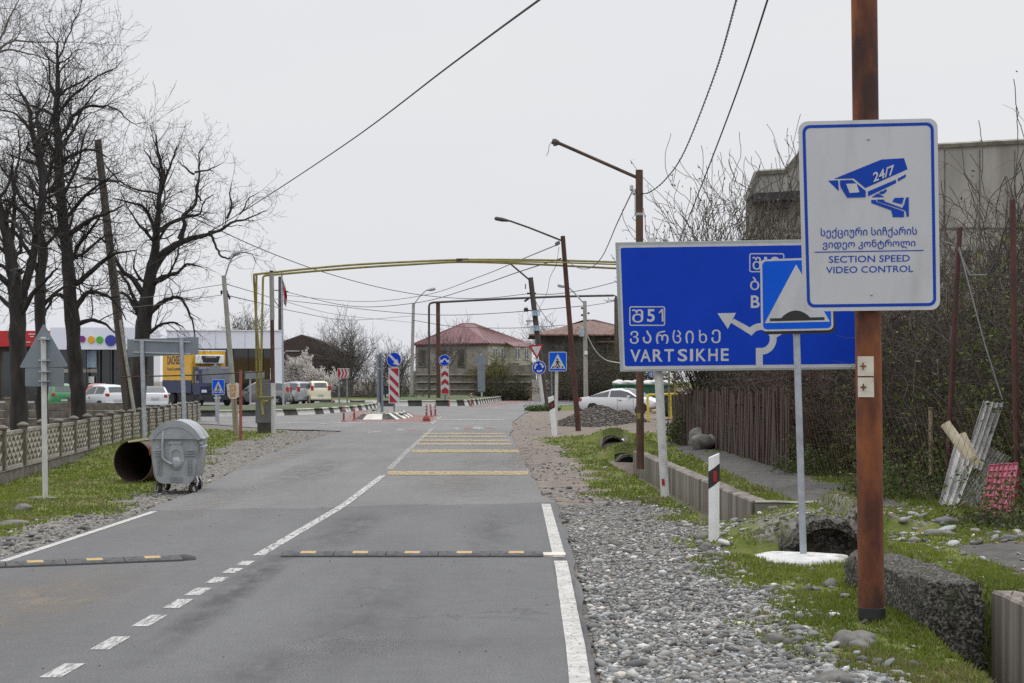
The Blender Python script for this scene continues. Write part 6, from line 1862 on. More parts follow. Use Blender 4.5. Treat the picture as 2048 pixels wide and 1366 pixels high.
car('parked_car', 'red car, only its roof showing above the white hatchback', 'hatch', 'car_red', 198, 113, 100, 1.02, grp_)
car('parked_car', 'grey people carrier behind the grey gas cabinet', 'van', 'car_grey', 523, 124, 176, 1.0, grp_)
car('parked_car', 'silver compact van with tall red rear lamps beside the flagpole', 'van', 'car_silver', 589, 128, 122, 1.0, grp_)
car('parked_car', 'cream microcar with black rear window, right end of the parked row', 'micro', 'car_cream', 634, 127, 108, 1.12, grp_)

# lorry
tk = thing('lorry', 'dark blue lorry cab with yellow DACHSER box body and white cooling unit', 'lorry', ((428 - CX) / F * 119, 119, 0), rad(-62))
Wt = 2.4
mb = MB()
cabp = [(-1.0, .75), (.62, .75), (.66, 1.35), (.60, 1.55), (.30, 2.55), (.1, 2.72), (-1.0, 2.72)]
mb.prism(cabp, lambda u, v, w_: Vector((u, -Wt / 2 + w_, v)), Wt); mb.build('cab', M['truck_blue'], tk, local=True, bevel=.06)
mb = MB(); mb.add([Vector((.612, -1.05, 1.56)), Vector((.612, 1.05, 1.56)), Vector((.318, .98, 2.50)), Vector((.318, -.98, 2.50))], [(0, 1, 2, 3)])
mb.v = [tuple(Vector(v) + Vector((.025, 0, .012))) for v in mb.v]
mb.build('windscreen', mat('grey_windscreen', (.06, .07, .09), (.09, .10, .12), 2, .15), tk, local=True, fix=False)
for sg in (-1, 1):
    mb = MB(); mb.add([Vector((.42, sg * (Wt / 2 + .006), 1.6)), Vector((-.5, sg * (Wt / 2 + .006), 1.6)), Vector((-.5, sg * (Wt / 2 + .006), 2.4)), Vector((.2, sg * (Wt / 2 + .006), 2.4))], [(0, 1, 2, 3)]); mb.build('side_window', M['glass'], tk, local=True, fix=False)
    mb = MB(); mb.box((.66, sg * .92, 1.02), (.08, .36, .2)); mb.build('headlight', M['lamp_clear'], tk, local=True, bevel=.03)
    mb = MB(); mb.box((.55, sg * (Wt / 2 + .16), 2.0), (.1, .2, .5)); mb.build('door_mirror', M['plastic_black'], tk, local=True, bevel=.03)
mb = MB(); mb.box((.60, 0, .58), (.25, Wt, .36)); mb.build('bumper', M['plastic_black'], tk, local=True, bevel=.04)
mb = MB(); mb.box((.675, 0, 1.22), (.04, 1.3, .34)); mb.build('grille', M['plastic_black'], tk, local=True)
mb = MB(); mb.box((.735, 0, .56), (.02, .5, .11)); mb.build('number_plate', M['white_sign'], tk, local=True)
x0, x1 = -8.2, -1.25
mb = MB(); mb.box(((x0 + x1) / 2, 0, 2.72), (x1 - x0, Wt + .08, 2.3)); bx_ = mb.build('box_body', M['truck_yellow'], tk, local=True, bevel=.02)
for sg in (-1, 1):
    mb = MB(); mb.box(((x0 + x1) / 2, sg * (Wt / 2 + .03), 1.34), (x1 - x0, .06, .9)); mb.build('blue_skirt', M['truck_blue'], bx_, local=True)
mb = MB(); mb.box((x1 - .0, 0, 3.86), (.1, Wt + .1, .06)); mb.box(((x0 + x1) / 2, 0, 3.885), (x1 - x0, Wt + .1, .03)); mb.build('roof_edge', M['white_panel'], bx_, local=True)
# lettering on the side that faces the road (local -y)
def side_text(s_, xa, xb, za, zb_, m_):
    mb = MB(); P_, f_ = text_polys(s_, 0, 0, 1, 1, .02)
    mb.add([Vector((xa + (xb - xa) * u, -Wt / 2 - .052, za + (zb_ - za) * (1 - v))) for u, v in P_], f_)
    mb.build('lettering', m_, bx_, local=True, fix=False)
side_text('DACHSER', x0 + 1.2, x1 - 2.2, 2.92, 3.55, M['truck_blue'])
side_text('Food Logistics', x0 + 1.2, x1 - 2.2, 2.42, 2.72, M['truck_blue'])
mb = MB(); mb.box((x1 + .28, 0, 3.25), (.5, 2.0, .62)); cu_ = mb.build('cooling_unit', M['white_paint'], tk, local=True, bevel=.08)
mb = MB(); mb.prism([(-.68, 3.48), (.68, 3.48), (.55, 3.02), (-.55, 3.02)], lambda u, v, w_: Vector((x1 + .51 + w_, u, v)), .04); mb.build('grille', M['plastic_black'], cu_, local=True)
mb = MB(); P_, f_ = text_polys('CARRIER', 0, 0, 1, 1, .02); mb.add([Vector((x1 + .556, -.42 + .84 * u, 3.36 + .09 * (1 - v))) for u, v in P_], f_); mb.build('lettering', M['white_sign'], cu_, local=True, fix=False)
mb = MB(); mb.box((-3.6, 0, .8), (8.4, 1.0, .25)); mb.build('chassis', M['plastic_black'], tk, local=True)
for x in (-.1, -6.2):
    for sg in (-1, 1):
        mb = MB(); Mx = Matrix.Translation((x, sg * .98, .48)) @ Matrix.Rotation(rad(90), 4, 'X')
        mb.lathe([(.26, -.14), (.45, -.14), (.48, -.10), (.48, .10), (.45, .14), (.26, .14)], 22, Mx); wh = mb.build('wheel', M['tyre'], tk, local=True, smooth=True)
        mb = MB(); mb.lathe([(.28, -.12), (.28, .12)], 16, Mx); mb.build('rim', M['rim'], wh, local=True)
# waste bin at the roundabout
cW = W(786, 804, 142)
t = thing('waste_container', 'black plastic waste container behind the striped keep right board', 'bin', cW)
mb = MB(); mb.prism([(-.62, .12), (.60, .12), (.72, 1.28), (-.74, 1.28)], lambda u, v, w_: cW + Vector((u, -.5 + w_, v)), 1.0); mb.build('body', M['plastic_black'], t, bevel=.05)
mb = MB(); mb.box(cW + Vector((0, 0, 1.33)), (1.62, 1.1, .12)); mb.box(cW + Vector((.2, 0, 1.42)), (1.0, 1.0, .1)); mb.build('lid', M['plastic_black'], t, bevel=.04)
mb = MB(); mb.lathe([(.12, 0), (.12, .02)], 12, Matrix.Translation(cW + Vector((-.42, -.52, .55))) @ Matrix.Rotation(rad(90), 4, 'X')); mb.build('emblem', M['white_sign'], t)

# ================================================================ BUILDINGS
def bbox_px(x0, x1, ytop, ybot, Y, depth):
    a, b = W(x0, ytop, Y), W(x1, ybot, Y)
    return Vector(((a.x + b.x) / 2, Y + depth / 2, (a.z + b.z) / 2)), Vector((b.x - a.x, depth, a.z - b.z))
SKEW = [0.0, 0.0]       # an oblique plan: side walls run askew to the front
def pbox(mb, x0, x1, yt, yb, Y, d, mi=0):
    c, s = bbox_px(x0, x1, yt, yb, Y, d)
    k = len(mb.v)
    mb.box(c, s, mi=mi)
    if SKEW[0]: mb.v[k:] = [(v[0] + SKEW[0] * (v[1] - SKEW[1]), v[1], v[2]) for v in mb.v[k:]]
Yb = 140.0
SKEW[:] = [-.15, 140.0]
t = thing('shop_building', 'modern white flat-roofed showroom with black glass front behind the lorry', 'building', W(450, 832, Yb))
mb = MB(); pbox(mb, 336, 545, 697, 836, Yb + 1.2, 12); mb.build('glass_front', M['glass'], t)
mb = MB(); pbox(mb, 334, 564, 661.5, 697, Yb, 14); fa = mb.build('fascia', M['white_panel'], t)
mb = MB(); pbox(mb, 546, 564, 697.3, 836, Yb + .02, 13.8); mb.build('end_column', M['white_panel'], t)
mb = MB()
for x in (368, 400, 431, 461, 490, 521, 545):
    mb = MB(); pbox(mb, x - .15, x + .15, 662, 697, Yb - .03, .04); mb.build('seam', M['frame_grey'], fa)
mb = MB()
for x in (360, 392, 440, 470, 500, 530): pbox(mb, x - .5, x + .5, 698, 830, Yb + 1.1, .1)
mb.build('mullion', M['plastic_black'], t)
mb = MB(); pbox(mb, 330, 566, 660, 661.8, Yb - .1, 14.4); mb.build('parapet_cap', M['white_paint'], t)
# left wing with coloured discs
Yc = 148.0
t = thing('shop_building', 'long shop with white fascia carrying four coloured discs behind the trees', 'building', W(230, 832, Yc))
mb = MB(); pbox(mb, 132, 340, 699, 836, Yc + 1.5, 10); mb.build('glass_front', M['glass'], t)
mb = MB(); pbox(mb, 128, 333, 655, 699, Yc, 12); fa = mb.build('fascia', M['white_panel'], t)
for x, y, r, c in ((164, 678, 6.5, (.16, .02, .18)), (182, 679, 7, (.62, .32, .015)), (199, 679.5, 7, (.06, .36, .03)), (221, 681, 11, (.03, .035, .26))):
    mb = MB(); mb.plate(circ(x, y, r), Yc - .12, .12); mb.build('disc', flatm('disc_paint', c), fa)
mb = MB()
for x in (172, 178, 203, 226, 250): pbox(mb, x - .7, x + .7, 699, 836, Yc + .8, .3)
mb.build('mullion', M['plastic_black'], t)
mb = MB(); pbox(mb, 204, 225, 702, 735, Yc + 1.3, .1); mb.build('window_pane', M['pale_blue'], t)
mb = MB(); pbox(mb, 209, 220, 753, 766, Yc + 1.2, .1); mb.build('notice', M['white_paint'], t)
mb = MB(); pbox(mb, 135, 226, 738, 745, Yc + 1.25, .1); mb.build('window_ledge', M['wall_pale'], t)
SKEW[:] = [0, 0]
# red shop
t = thing('shop_building', 'low shop with a red fascia sign at the far left behind the trees', 'building', W(40, 832, 150))
mb = MB(); pbox(mb, -180, 133, 693, 836, 151, 10); mb.build('shop_front', M['wall_dark'], t)
mb = MB(); pbox(mb, -180, 134, 661.5, 693, 150, 12); fa = mb.build('fascia', M['red_fascia'], t)
mb = MB(); pbox(mb, 111, 128, 668, 685, 149.85, .1); mb.build('logo_panel', M['white_paint'], fa)
mb = MB()
for i, (x, y) in enumerate([(113, 671), (118, 674), (123, 671), (115, 679), (121, 680), (125, 677)]): mb.plate(circ(x, y, 1.7, 10), 149.8 - .004 * i, .01)
mb.build('logo_mark', M['glass'], fa)
mb = MB()
for x0, x1, yy in ((57, 72, 667.5), (51, 61, 683.5), (101, 109, 670), (92, 98, 668)):
    pbox(mb, x0, x1, yy, yy + 1.4, 149.9, .05)
for x in (62, 66): mb.plate(circ(x, 673, 1.4, 10), 149.9, .03)
mb.build('lettering', M['white_paint'], fa)
mb = MB()
for x in range(-150, 130, 26): pbox(mb, x, x + 20, 703, 800, 150.9, .1)
mb.build('shop_window', M['glass'], t)
mb = MB(); pbox(mb, 24, 32, 737, 752, 147, .1); mb.build('door_sign', M['red_sign'], t)
mb = MB(); pbox(mb, 26, 31, 741, 745, 146.95, .04); mb.build('sign_bar', M['white_paint'], t)
# paved parking lot
mb = MB(); mb.add([Vector((x, y, -.002)) for x, y in [(-60, 82), (-21, 92), (-14.5, 100), (-10.5, 108), (-13.0, 116), (-13.4, 134), (-60, 150), (-110, 150), (-110, 90)]], [tuple(range(9))]); struct(mb.build('parking_lot', M['asph_round'], fix=False))

def hip_roof(mb, x0, x1, y0, y1, ze, zr, ins, mi=0, ov=.4):
    x0 -= ov; x1 += ov; y0 -= ov; y1 += ov
    ym = (y0 + y1) / 2
    v = [(x0, y0, ze), (x1, y0, ze), (x1, y1, ze), (x0, y1, ze), (x0 + ins, ym, zr), (x1 - ins, ym, zr)]
    mb.add(v + [(a, b, c - .12) for a, b, c in v[:4]], [(0, 1, 5, 4), (2, 3, 4, 5), (1, 2, 5), (3, 0, 4), (6, 7, 1, 0), (7, 8, 2, 1), (8, 9, 3, 2), (9, 6, 0, 3), (9, 8, 7, 6)], mi)
def house_window(t, x0, x1, yt, yb, Y, fm='wood_dark', gm='glass', bars=1):
    mb = MB(); pbox(mb, x0, x1, yt, yb, Y - .10, .22); w_ = mb.build('window', M[fm], t)
    mb = MB(); n = bars + 1
    for k in range(n):
        a = x0 + (x1 - x0) * (k + .12) / n; b = x0 + (x1 - x0) * (k + .88) / n
        pbox(mb, a, b, yt + (yb - yt) * .08, yb - (yb - yt) * .08, Y - .115, .03)
    mb.build('pane', M[gm], w_)
# red-roofed house
Y = 185.0; s = Y / F
zX = lambda px, Y_=Y: (px - CX) / F * Y_
zZ = lambda py, Y_=Y: H - (py - HY) / F * Y_
t = thing('house', 'stone house with a dull red hipped metal roof behind the chevron board', 'house', (zX(950), Y, 0))
cA, cC, cB = W(831, 690, 186), W(976, 686, 181), W(1064, 686, 190)
cD = cA + (cB - cC)
def wall_quad(mb, a, b, top):
    mb.add([Vector((a.x, a.y, -.1)), Vector((b.x, b.y, -.1)), Vector((b.x, b.y, top)), Vector((a.x, a.y, top))], [(0, 1, 2, 3)])
ze = zZ(688)
mb = MB(); wall_quad(mb, cA, cC, ze); wall_quad(mb, cD, cA, ze); wall_quad(mb, cB, cD, ze); mb.build('wall', M['wall_brown'], t, fix=False)
mb = MB(); wall_quad(mb, cC, cB, ze); mb.build('side_wall', M['wall_pale'], t, fix=False)
ctr = (cA + cB + cC + cD) / 4
def ov(c, z, k=1.06): return Vector((ctr.x + (c.x - ctr.x) * k, ctr.y + (c.y - ctr.y) * k, z))
e_ = [ov(cA, ze), ov(cC, ze + .02), ov(cB, ze + .02), ov(cD, ze)]
r1 = W(925, 647, 187.5); r2 = W(951, 647.5, 188.5)
mb = MB(); mb.add(e_ + [r1, r2] + [v - Vector((0, 0, .16)) for v in e_], [(0, 1, 5, 4), (1, 2, 5), (2, 3, 4, 5), (3, 0, 4), (0, 6, 7, 1), (1, 7, 8, 2), (2, 8, 9, 3), (3, 9, 6, 0), (6, 9, 8, 7)])
rf = mb.build('roof', M['roof_red'], t)
mb = MB()
for k in range(1, 24):
    u = k / 24; a = e_[0].lerp(e_[1], u); b = r1.lerp(r2, u)
    mb.tube([a + Vector((0, -.02, .02)), a.lerp(b, .98) + Vector((0, -.02, .02))], .022, 4)
for k in range(1, 12):
    u = k / 12; a = e_[1].lerp(e_[2], u); mb.tube([a + Vector((.01, -.02, .02)), a.lerp(r2, .97) + Vector((.01, -.02, .02))], .022, 4)
mb.tube([e_[1], r2], .06, 5); mb.tube([e_[0], r1], .06, 5); mb.tube([r1, r2], .07, 5)
mb.build('seam', M['roof_red'], rf)
def wall_window(a, b, x0, x1, yt, yb, fm, gm, bars=1):
    def hit(px):       # where the sight line of this column meets the wall
        k = (px - CX) / F; d = b - a
        u = (k * a.y - a.x) / (d.x - k * d.y); return a + d * u
    p0, p1 = hit(x0), hit(x1); yy = (p0.y + p1.y) / 2
    zt, zb_ = H - (yt - HY) / F * yy, H - (yb - HY) / F * yy
    ln = (Vector((p1.x, p1.y, 0)) - Vector((p0.x, p0.y, 0))).length; an = math.atan2(p1.y - p0.y, p1.x - p0.x)
    c = Vector(((p0.x + p1.x) / 2, yy, (zt + zb_) / 2)); Mx = Matrix.Translation(c) @ Matrix.Rotation(an, 4, 'Z')
    mb = MB(); mb.boxm(Mx, (ln, .2, zt - zb_)); w_ = mb.build('window', M[fm], t)
    mb = MB(); n = bars + 1
    for k in range(n): mb.boxm(Mx @ Matrix.Translation((ln * ((k + .5) / n - .5), -.10, 0)), (ln / n * .74, .03, (zt - zb_) * .86))
    mb.build('pane', M[gm], w_)
for x0, x1 in ((836, 855), (873, 893), (915, 931)): wall_window(cA, cC, x0, x1, 697, 734, 'wall_grey', 'wall_dark', 0)
for x0, x1 in ((984, 993), (1000, 1012), (1028, 1038), (1047, 1056)): wall_window(cC, cB, x0, x1, 695, 719, 'white_paint', 'glass', 1)
mb = MB(); mb.box((W(1040, 690, 184).x, 184, zZ(690)), (2.6, 2.2, .14), .5, rx=rad(14)); mb.build('porch_roof', M['roof_red'], t)
Y = 150.0
# rusty-roofed house
Y = 150.0
zX = lambda px, Y_=150.0: (px - CX) / F * Y_
zZ = lambda py, Y_=150.0: H - (py - HY) / F * Y_
t = thing('house', 'old dark timber house with a rusty brown roof behind the white lamp pole', 'house', (zX(1160), Y, 0))
mb = MB(); mb.box(((zX(1078) + zX(1270)) / 2, Y + 6, zZ(668) / 2), (zX(1270) - zX(1078), 11, zZ(668))); mb.build('wall', M['wall_dark'], t)
mb = MB(); hip_roof(mb, zX(1070), zX(1300), Y, Y + 12, zZ(669), zZ(634), 6.0, 0, .5); mb.build('roof', M['roof_rust'], t)
for x0, x1 in ((1110, 1130), (1195, 1215)): house_window(t, x0, x1, 690, 722, Y, 'wood_dark', 'glass', 1)
mb = MB(); mb.box(((zX(1195) + zX(1240)) / 2, Y - .5, zZ(684)), (2.0, 1.4, .12)); mb.build('balcony_roof', M['roof_rust'], t)
mb = MB(); mb.box((zX(1100), Y - 3, .9), (3.2, .2, 1.9)); mb.build('gate', M['wall_pale'], t)
# brown roof house left
Y = 178.0
zX = lambda px, Y_=178.0: (px - CX) / F * Y_
zZ = lambda py, Y_=178.0: H - (py - HY) / F * Y_
t = thing('house', 'house with a broad dark brown roof behind the white blossom tree', 'house', (zX(610), Y, 0))
mb = MB(); mb.box(((zX(560) + zX(690)) / 2, Y + 6, zZ(722) / 2), (zX(680) - zX(560), 10, zZ(722))); mb.build('wall', M['wall_dark'], t)
mb = MB()
pr = [(zX(520), zZ(690)), (zX(603), zZ(670)), (zX(640), zZ(680)), (zX(705), zZ(708)), (zX(705), zZ(714)), (zX(520), zZ(700))]
mb.prism([(zX(505), zZ(704)), (zX(603), zZ(669)), (zX(648), zZ(684)), (zX(700), zZ(712)), (zX(690), zZ(735)), (zX(505), zZ(735))], lambda u, v, w_: Vector((u, Y + w_, v)), 9); mb.build('roof', M['roof_brown'], t)
mb = MB(); mb.box(((zX(560) + zX(610)) / 2, Y - .05, zZ(702)), (zX(600) - zX(572), .08, .12)); mb.build('eave_board', M['wall_pale'], t)
# stone wall and long dark wall by the houses
t = thing('stone_wall', 'ruined dark stone garden wall in front of the red-roofed house', 'wall', (W(950, 790, 172).x, 172, 0))
mb = MB()
for k in range(22):
    x0 = 826 + k * 11.2
    tp = 742 - 14 * float(sstep(930, 990, np.array(x0 * 1.0))) + 3 * math.sin(k * 1.7)
    pbox(mb, x0, x0 + 11.2, tp, 804, 172 + .03 * (k % 2), 1)
mb.build('masonry', M['wall_grey'], t)
mb = MB()
for k in range(3): pbox(mb, 833, 1062, 748 + k * 15, 750.5 + k * 15, 171.8 + .01 * k, .2)
mb.build('ledge', M['wall_brown'], t)
# factory
Y = 62.0
t = thing('factory_building', 'large stained concrete factory hall rising above the brambles on the right', 'building', (W(1800, 800, Y).x, Y, 0))
mb = MB(); pts = [(1488, 905), (1492, 402), (1513, 345), (1572, 341), (1604, 302), (1880, 291), (2048, 282), (2420, 262), (2420, 905)]
mb.prism(pts, lambda u, v, w_: W(u, v, Y) + Vector((w_ * .16, w_, 0)), 12); mb.build('wall', M['factory'], t)
mb = MB()
ed = [(1492, 402), (1513, 345), (1572, 341), (1604, 302), (1880, 291), (2048, 282), (2420, 262)]
for a, b in zip(ed[:-1], ed[1:]): mb.tube([W(*a, Y - .05), W(*b, Y - .05)], .10, 4)
mb.build('coping', M['concrete'], t)
mb = MB(); mb.box(W(1568, 394, Y - .5), (2.2, 1.0, .30), 0, 0, 0, rad(-3)); mb.box(W(1550, 408, Y - .4), (1.0, .8, .3)); mb.build('canopy', M['plastic_black'], t)
mb = MB()
for x in (1690, 1890, 1960, 2030): pbox(mb, x - .8, x + .8, 300, 860, Y - .03, .04)
pbox(mb, 1606, 2400, 455, 458, Y - .03, .04)
mb.build('seam', M['concrete_dirty'], t)
mb = MB()
for x in (1915, 1975): pbox(mb, x, x + 26, 500, 580, Y - .05, .08)
mb.build('window', M['glass'], t)
# ================================================================ TREES, BUSHES
class Tubes:
    """many thin branches in one numpy mesh"""
    def __init__(s, n=4): s.n = n; s.V = []; s.F = []; s.c = 0
    def add(s, pts, rs):
        n = s.n; pts = np.asarray(pts, dtype=float); m = len(pts)
        tg = np.gradient(pts, axis=0); tg /= (np.linalg.norm(tg, axis=1, keepdims=True) + 1e-9)
        ref = np.array([.21, .33, .92]) if abs(tg[0] @ np.array([.21, .33, .92])) < .9 else np.array([1., 0, 0])
        a = np.cross(tg, ref); a /= (np.linalg.norm(a, axis=1, keepdims=True) + 1e-9)
        b = np.cross(tg, a)
        an = 2 * np.pi * np.arange(n) / n
        V = pts[:, None] + (a[:, None] * np.cos(an)[None, :, None] + b[:, None] * np.sin(an)[None, :, None]) * np.asarray(rs)[:, None, None]
        s.V.append(V.reshape(-1, 3))
        i = np.arange(m - 1)[:, None] * n; k = np.arange(n)[None]; k2 = (k + 1) % n
        s.F.append((np.stack([i + k, i + k2, i + n + k2, i + n + k], -1) + s.c).reshape(-1, 4))
        s.c += m * n
    def build(s, name, m, parent=None, smooth=True):
        return np_mesh(name, np.concatenate(s.V), np.concatenate(s.F), m, parent=parent, smooth=smooth)
def unit(v): return v / (np.linalg.norm(v) + 1e-9)
TR = np.random.default_rng(5)
def crook(p, d, L_, nseg, wig, up):
    pts = [p.copy()]
    step = L_ / nseg
    for i in range(nseg):
        d = unit(d + TR.normal(0, wig, 3) + np.array([0, 0, up]))
        p = p + d * step
        pts.append(p.copy())
    return np.array(pts), d
def grow(T, p, d, L_, r, lev, maxl, wig=.22, up=.05, dens=3.2, tips=None, rmin=.004):
    nseg = max(3, int(L_ / (.22 if lev < 2 else .12)))
    nseg = min(nseg, 9)
    pts, d2 = crook(p, d, L_, nseg, wig, up)
    rs = np.linspace(r, max(rmin, r * .35), len(pts))
    T.add(pts, rs)
    if tips is not None and lev >= maxl - 1: tips.append(pts)
    if lev >= maxl: return
    nb = max(2, int(round(dens * (1.0 if lev == 0 else .85) * min(1.6, max(.7, L_)))))
    for k in range(nb):
        u = TR.uniform(.25, 1.0) if k else 1.0
        i = int(u * (len(pts) - 1)); i = max(1, i)
        dd = unit(pts[i] - pts[i - 1])
        side = unit(np.cross(dd, TR.normal(0, 1, 3)))
        a = TR.uniform(.45, 1.05) if k else TR.uniform(.15, .5)
        nd = unit(dd * math.cos(a) + side * math.sin(a))
        grow(T, pts[i], nd, L_ * TR.uniform(.42, .68), max(rmin, rs[i] * TR.uniform(.5, .7)), lev + 1, maxl, wig, up, dens, tips, rmin)
def limb_tree(name, label, Y, trunk, limbs, maxl=3, dens=3.0, seed=1, blen=1.35, sp=.42, extra=10, rmin=.0046, group='bare trees behind the openwork fence', cat='tree', barkm='bark', wig=.26):
    """trunk and limbs follow drawn centre lines (photo pixels, radius in pixels), given depth; twigs are grown"""
    global TR
    TR = np.random.default_rng(seed)
    b = W(trunk[0][0], trunk[0][1], Y)
    t = thing(name, label, cat, b, group=group)
    s = Y / F
    def line(P, dY):
        n = len(P); out = []
        for i, (x, y, r) in enumerate(P):
            q_ = W(x, y, Y); out.append((np.array([q_.x, q_.y + dY * (i / max(1, n - 1)) ** 1.0, q_.z]), r * s))
        # smooth by Catmull-Rom
        pts, rs = [], []
        for i in range(n - 1):
            p0 = out[max(i - 1, 0)][0]; p1 = out[i][0]; p2 = out[i + 1][0]; p3 = out[min(i + 2, n - 1)][0]
            for k in range(4):
                u = k / 4
                pts.append(.5 * ((2 * p1) + (-p0 + p2) * u + (2 * p0 - 5 * p1 + 4 * p2 - p3) * u * u + (-p0 + 3 * p1 - 3 * p2 + p3) * u ** 3) + TR.normal(0, .012, 3))
                rs.append(out[i][1] * (1 - u) + out[i + 1][1] * u)
        pts.append(out[-1][0]); rs.append(out[-1][1])
        return np.array(pts), np.array(rs)
    Tt = Tubes(10); tp, tr = line(trunk, 0.0)
    tr = tr * (.94 + TR.normal(0, .03, len(tr)))
    Tt.add(tp, tr); Tt.build('trunk', M[barkm], t)
    Tl = Tubes(6); Tw = Tubes(3)
    seeds = []
    for P in limbs:
        L_px = sum(math.hypot(P[i + 1][0] - P[i][0], P[i + 1][1] - P[i][1]) for i in range(len(P) - 1)) * s
        pts, rs = line(P, TR.uniform(-.55, .55) * L_px)
        rs = rs * np.linspace(.95, .55, len(rs))
        Tl.add(pts, rs); seeds.append((pts, rs))
    # limbs towards and away from the road
    zt = tp[:, 2]
    for k in range(extra):
        i = int(TR.uniform(.35, .92) * (len(tp) - 1))
        d = unit(np.array([TR.normal(0, .45), TR.choice([-1, 1]) * 1.0, TR.uniform(.25, .9)]))
        L_ = TR.uniform(1.4, 3.2)
        pts, _ = crook(tp[i], d, L_, 9, .22, .06)
        rs = np.linspace(min(.06, tr[i] * .5), .012, len(pts))
        Tl.add(pts, rs); seeds.append((pts, rs))
    seeds.append((tp[len(tp) // 2:], tr[len(tp) // 2:]))
    for pts, rs in seeds:
        Ls = np.linalg.norm(np.diff(pts, axis=0), axis=1).sum()
        nb = max(3, int(Ls / sp))
        for k in range(nb):
            u = TR.uniform(.12, 1.0) if k else 1
            i = max(1, int(u * (len(pts) - 1)))
            dd = unit(pts[i] - pts[i - 1]); side = unit(np.cross(dd, TR.normal(0, 1, 3)))
            a = TR.uniform(.5, 1.1) if k else .3
            nd = unit(dd * math.cos(a) + side * math.sin(a) + np.array([0, 0, .12]))
            grow(Tw, pts[i], nd, blen * TR.uniform(.5, 1.0) * (1.1 - .4 * u), min(.024, max(.008, rs[i] * .5)), 0, maxl, wig, .03, dens, None, rmin)
    Tl.build('limbs', M[barkm], t); Tw.build('crown', M[barkm], t, smooth=False)
    return t
# A: far left forked tree
limb_tree('bare_tree', 'forked bare tree with dark trunk nearest the left picture edge', 44,
    [(40, 868, 20), (38, 780, 18), (36, 690, 17), (34, 610, 17), (26, 540, 14), (16, 480, 11), (4, 430, 9), (-14, 370, 7), (-30, 310, 5)],
    [[(34, 610, 12), (55, 550, 10), (68, 480, 9), (76, 400, 8), (80, 340, 6), (70, 290, 5), (64, 240, 4), (58, 200, 2)],
     [(68, 290, 4), (90, 262, 3), (110, 250, 2)], [(70, 470, 5), (40, 420, 4), (10, 400, 3), (-30, 390, 2)], [(30, 580, 8), (-10, 540, 6), (-60, 520, 5), (-110, 470, 3)],
     [(34, 640, 8), (70, 590, 6), (105, 560, 5), (130, 540, 3)], [(20, 500, 6), (24, 430, 5), (20, 370, 4), (26, 300, 3), (20, 250, 2)], [(72, 420, 4), (100, 380, 3), (118, 350, 2)],
     [(76, 390, 4), (50, 350, 3), (30, 340, 2)], [(28, 620, 7), (-10, 590, 5), (-40, 600, 3)]], seed=2, extra=10, sp=.28)
# B: second trunk
limb_tree('bare_tree', 'slender bare tree between the forked tree and the tallest tree', 47,
    [(86, 850, 13), (82, 740, 12), (80, 640, 11.5), (82, 560, 11), (86, 500, 10), (76, 450, 9), (84, 400, 8), (84, 350, 7), (74, 300, 6), (63, 262, 5), (58, 215, 4), (40, 185, 2)],
    [[(82, 560, 6), (60, 500, 5), (30, 460, 4), (0, 450, 3), (-40, 430, 2)], [(84, 390, 4), (110, 375, 3), (122, 372, 2)], [(80, 330, 4), (50, 322, 3), (20, 310, 2)], [(86, 500, 5), (115, 470, 4), (140, 430, 3), (160, 400, 2)],
     [(62, 262, 4), (35, 230, 3), (0, 220, 2)], [(82, 620, 5), (110, 585, 4), (140, 570, 3), (170, 590, 2)], [(63, 262, 3), (72, 230, 2.5), (72, 190, 2)], [(80, 300, 3), (100, 280, 2.5), (105, 260, 2)]], seed=3, extra=10, sp=.28)
# C: tall tree
limb_tree('bare_tree', 'tallest bare tree, standing left of the leaning power pole', 50,
    [(160, 872, 18), (156, 800, 16.5), (150, 720, 16), (144, 640, 16), (138, 560, 14), (132, 490, 12.5), (124, 420, 11.5), (119, 350, 10.5), (117, 290, 9), (112, 245, 7.5), (113, 200, 6), (116, 150, 4.5), (114, 110, 3.2), (116, 82, 2)],
    [[(118, 275, 4.5), (135, 255, 4.5), (150, 230, 4), (172, 215, 3.5), (200, 213, 3), (232, 218, 2.5), (255, 240, 2), (275, 252, 1.2)],
     [(112, 240, 4), (96, 225, 3.5), (70, 214, 3), (40, 205, 2.5), (10, 185, 2)], [(113, 200, 4), (100, 170, 3), (96, 140, 2.5), (92, 110, 2)], [(115, 195, 3.5), (135, 178, 3), (160, 165, 2.4), (185, 150, 1.5)],
     [(124, 400, 4), (150, 330, 3.5), (160, 270, 2.5), (170, 235, 1.5)], [(128, 320, 5), (140, 315, 4), (165, 306, 3.5), (195, 303, 3), (220, 318, 2)], [(120, 380, 5), (90, 385, 4.5), (78, 400, 4)],
     [(134, 470, 7), (165, 455, 6), (195, 440, 5), (232, 430, 4), (262, 418, 2.5)], [(130, 440, 5), (170, 400, 4.5), (200, 380, 3.5), (235, 362, 2.5), (262, 352, 1.5)], [(128, 480, 5), (100, 450, 4), (70, 440, 3), (30, 432, 2)],
     [(146, 625, 8), (170, 590, 6), (195, 585, 5), (225, 600, 3.5), (250, 640, 2)], [(142, 575, 7), (180, 545, 6), (215, 515, 5), (240, 505, 3.5), (270, 500, 2)], [(142, 600, 5), (115, 590, 4.5), (100, 620, 3.5), (92, 660, 2)],
     [(152, 650, 6), (180, 640, 5), (205, 648, 4), (222, 665, 2)], [(126, 430, 4), (100, 410, 3), (80, 360, 2.5), (68, 330, 1.5)], [(116, 150, 2.5), (130, 130, 2), (150, 115, 1.2)], [(119, 345, 4), (100, 330, 3), (82, 315, 2)],
     [(140, 520, 5), (170, 500, 4), (200, 470, 3), (225, 465, 2)]], seed=4, extra=14, sp=.22, blen=1.5, dens=3.3, rmin=.0042)
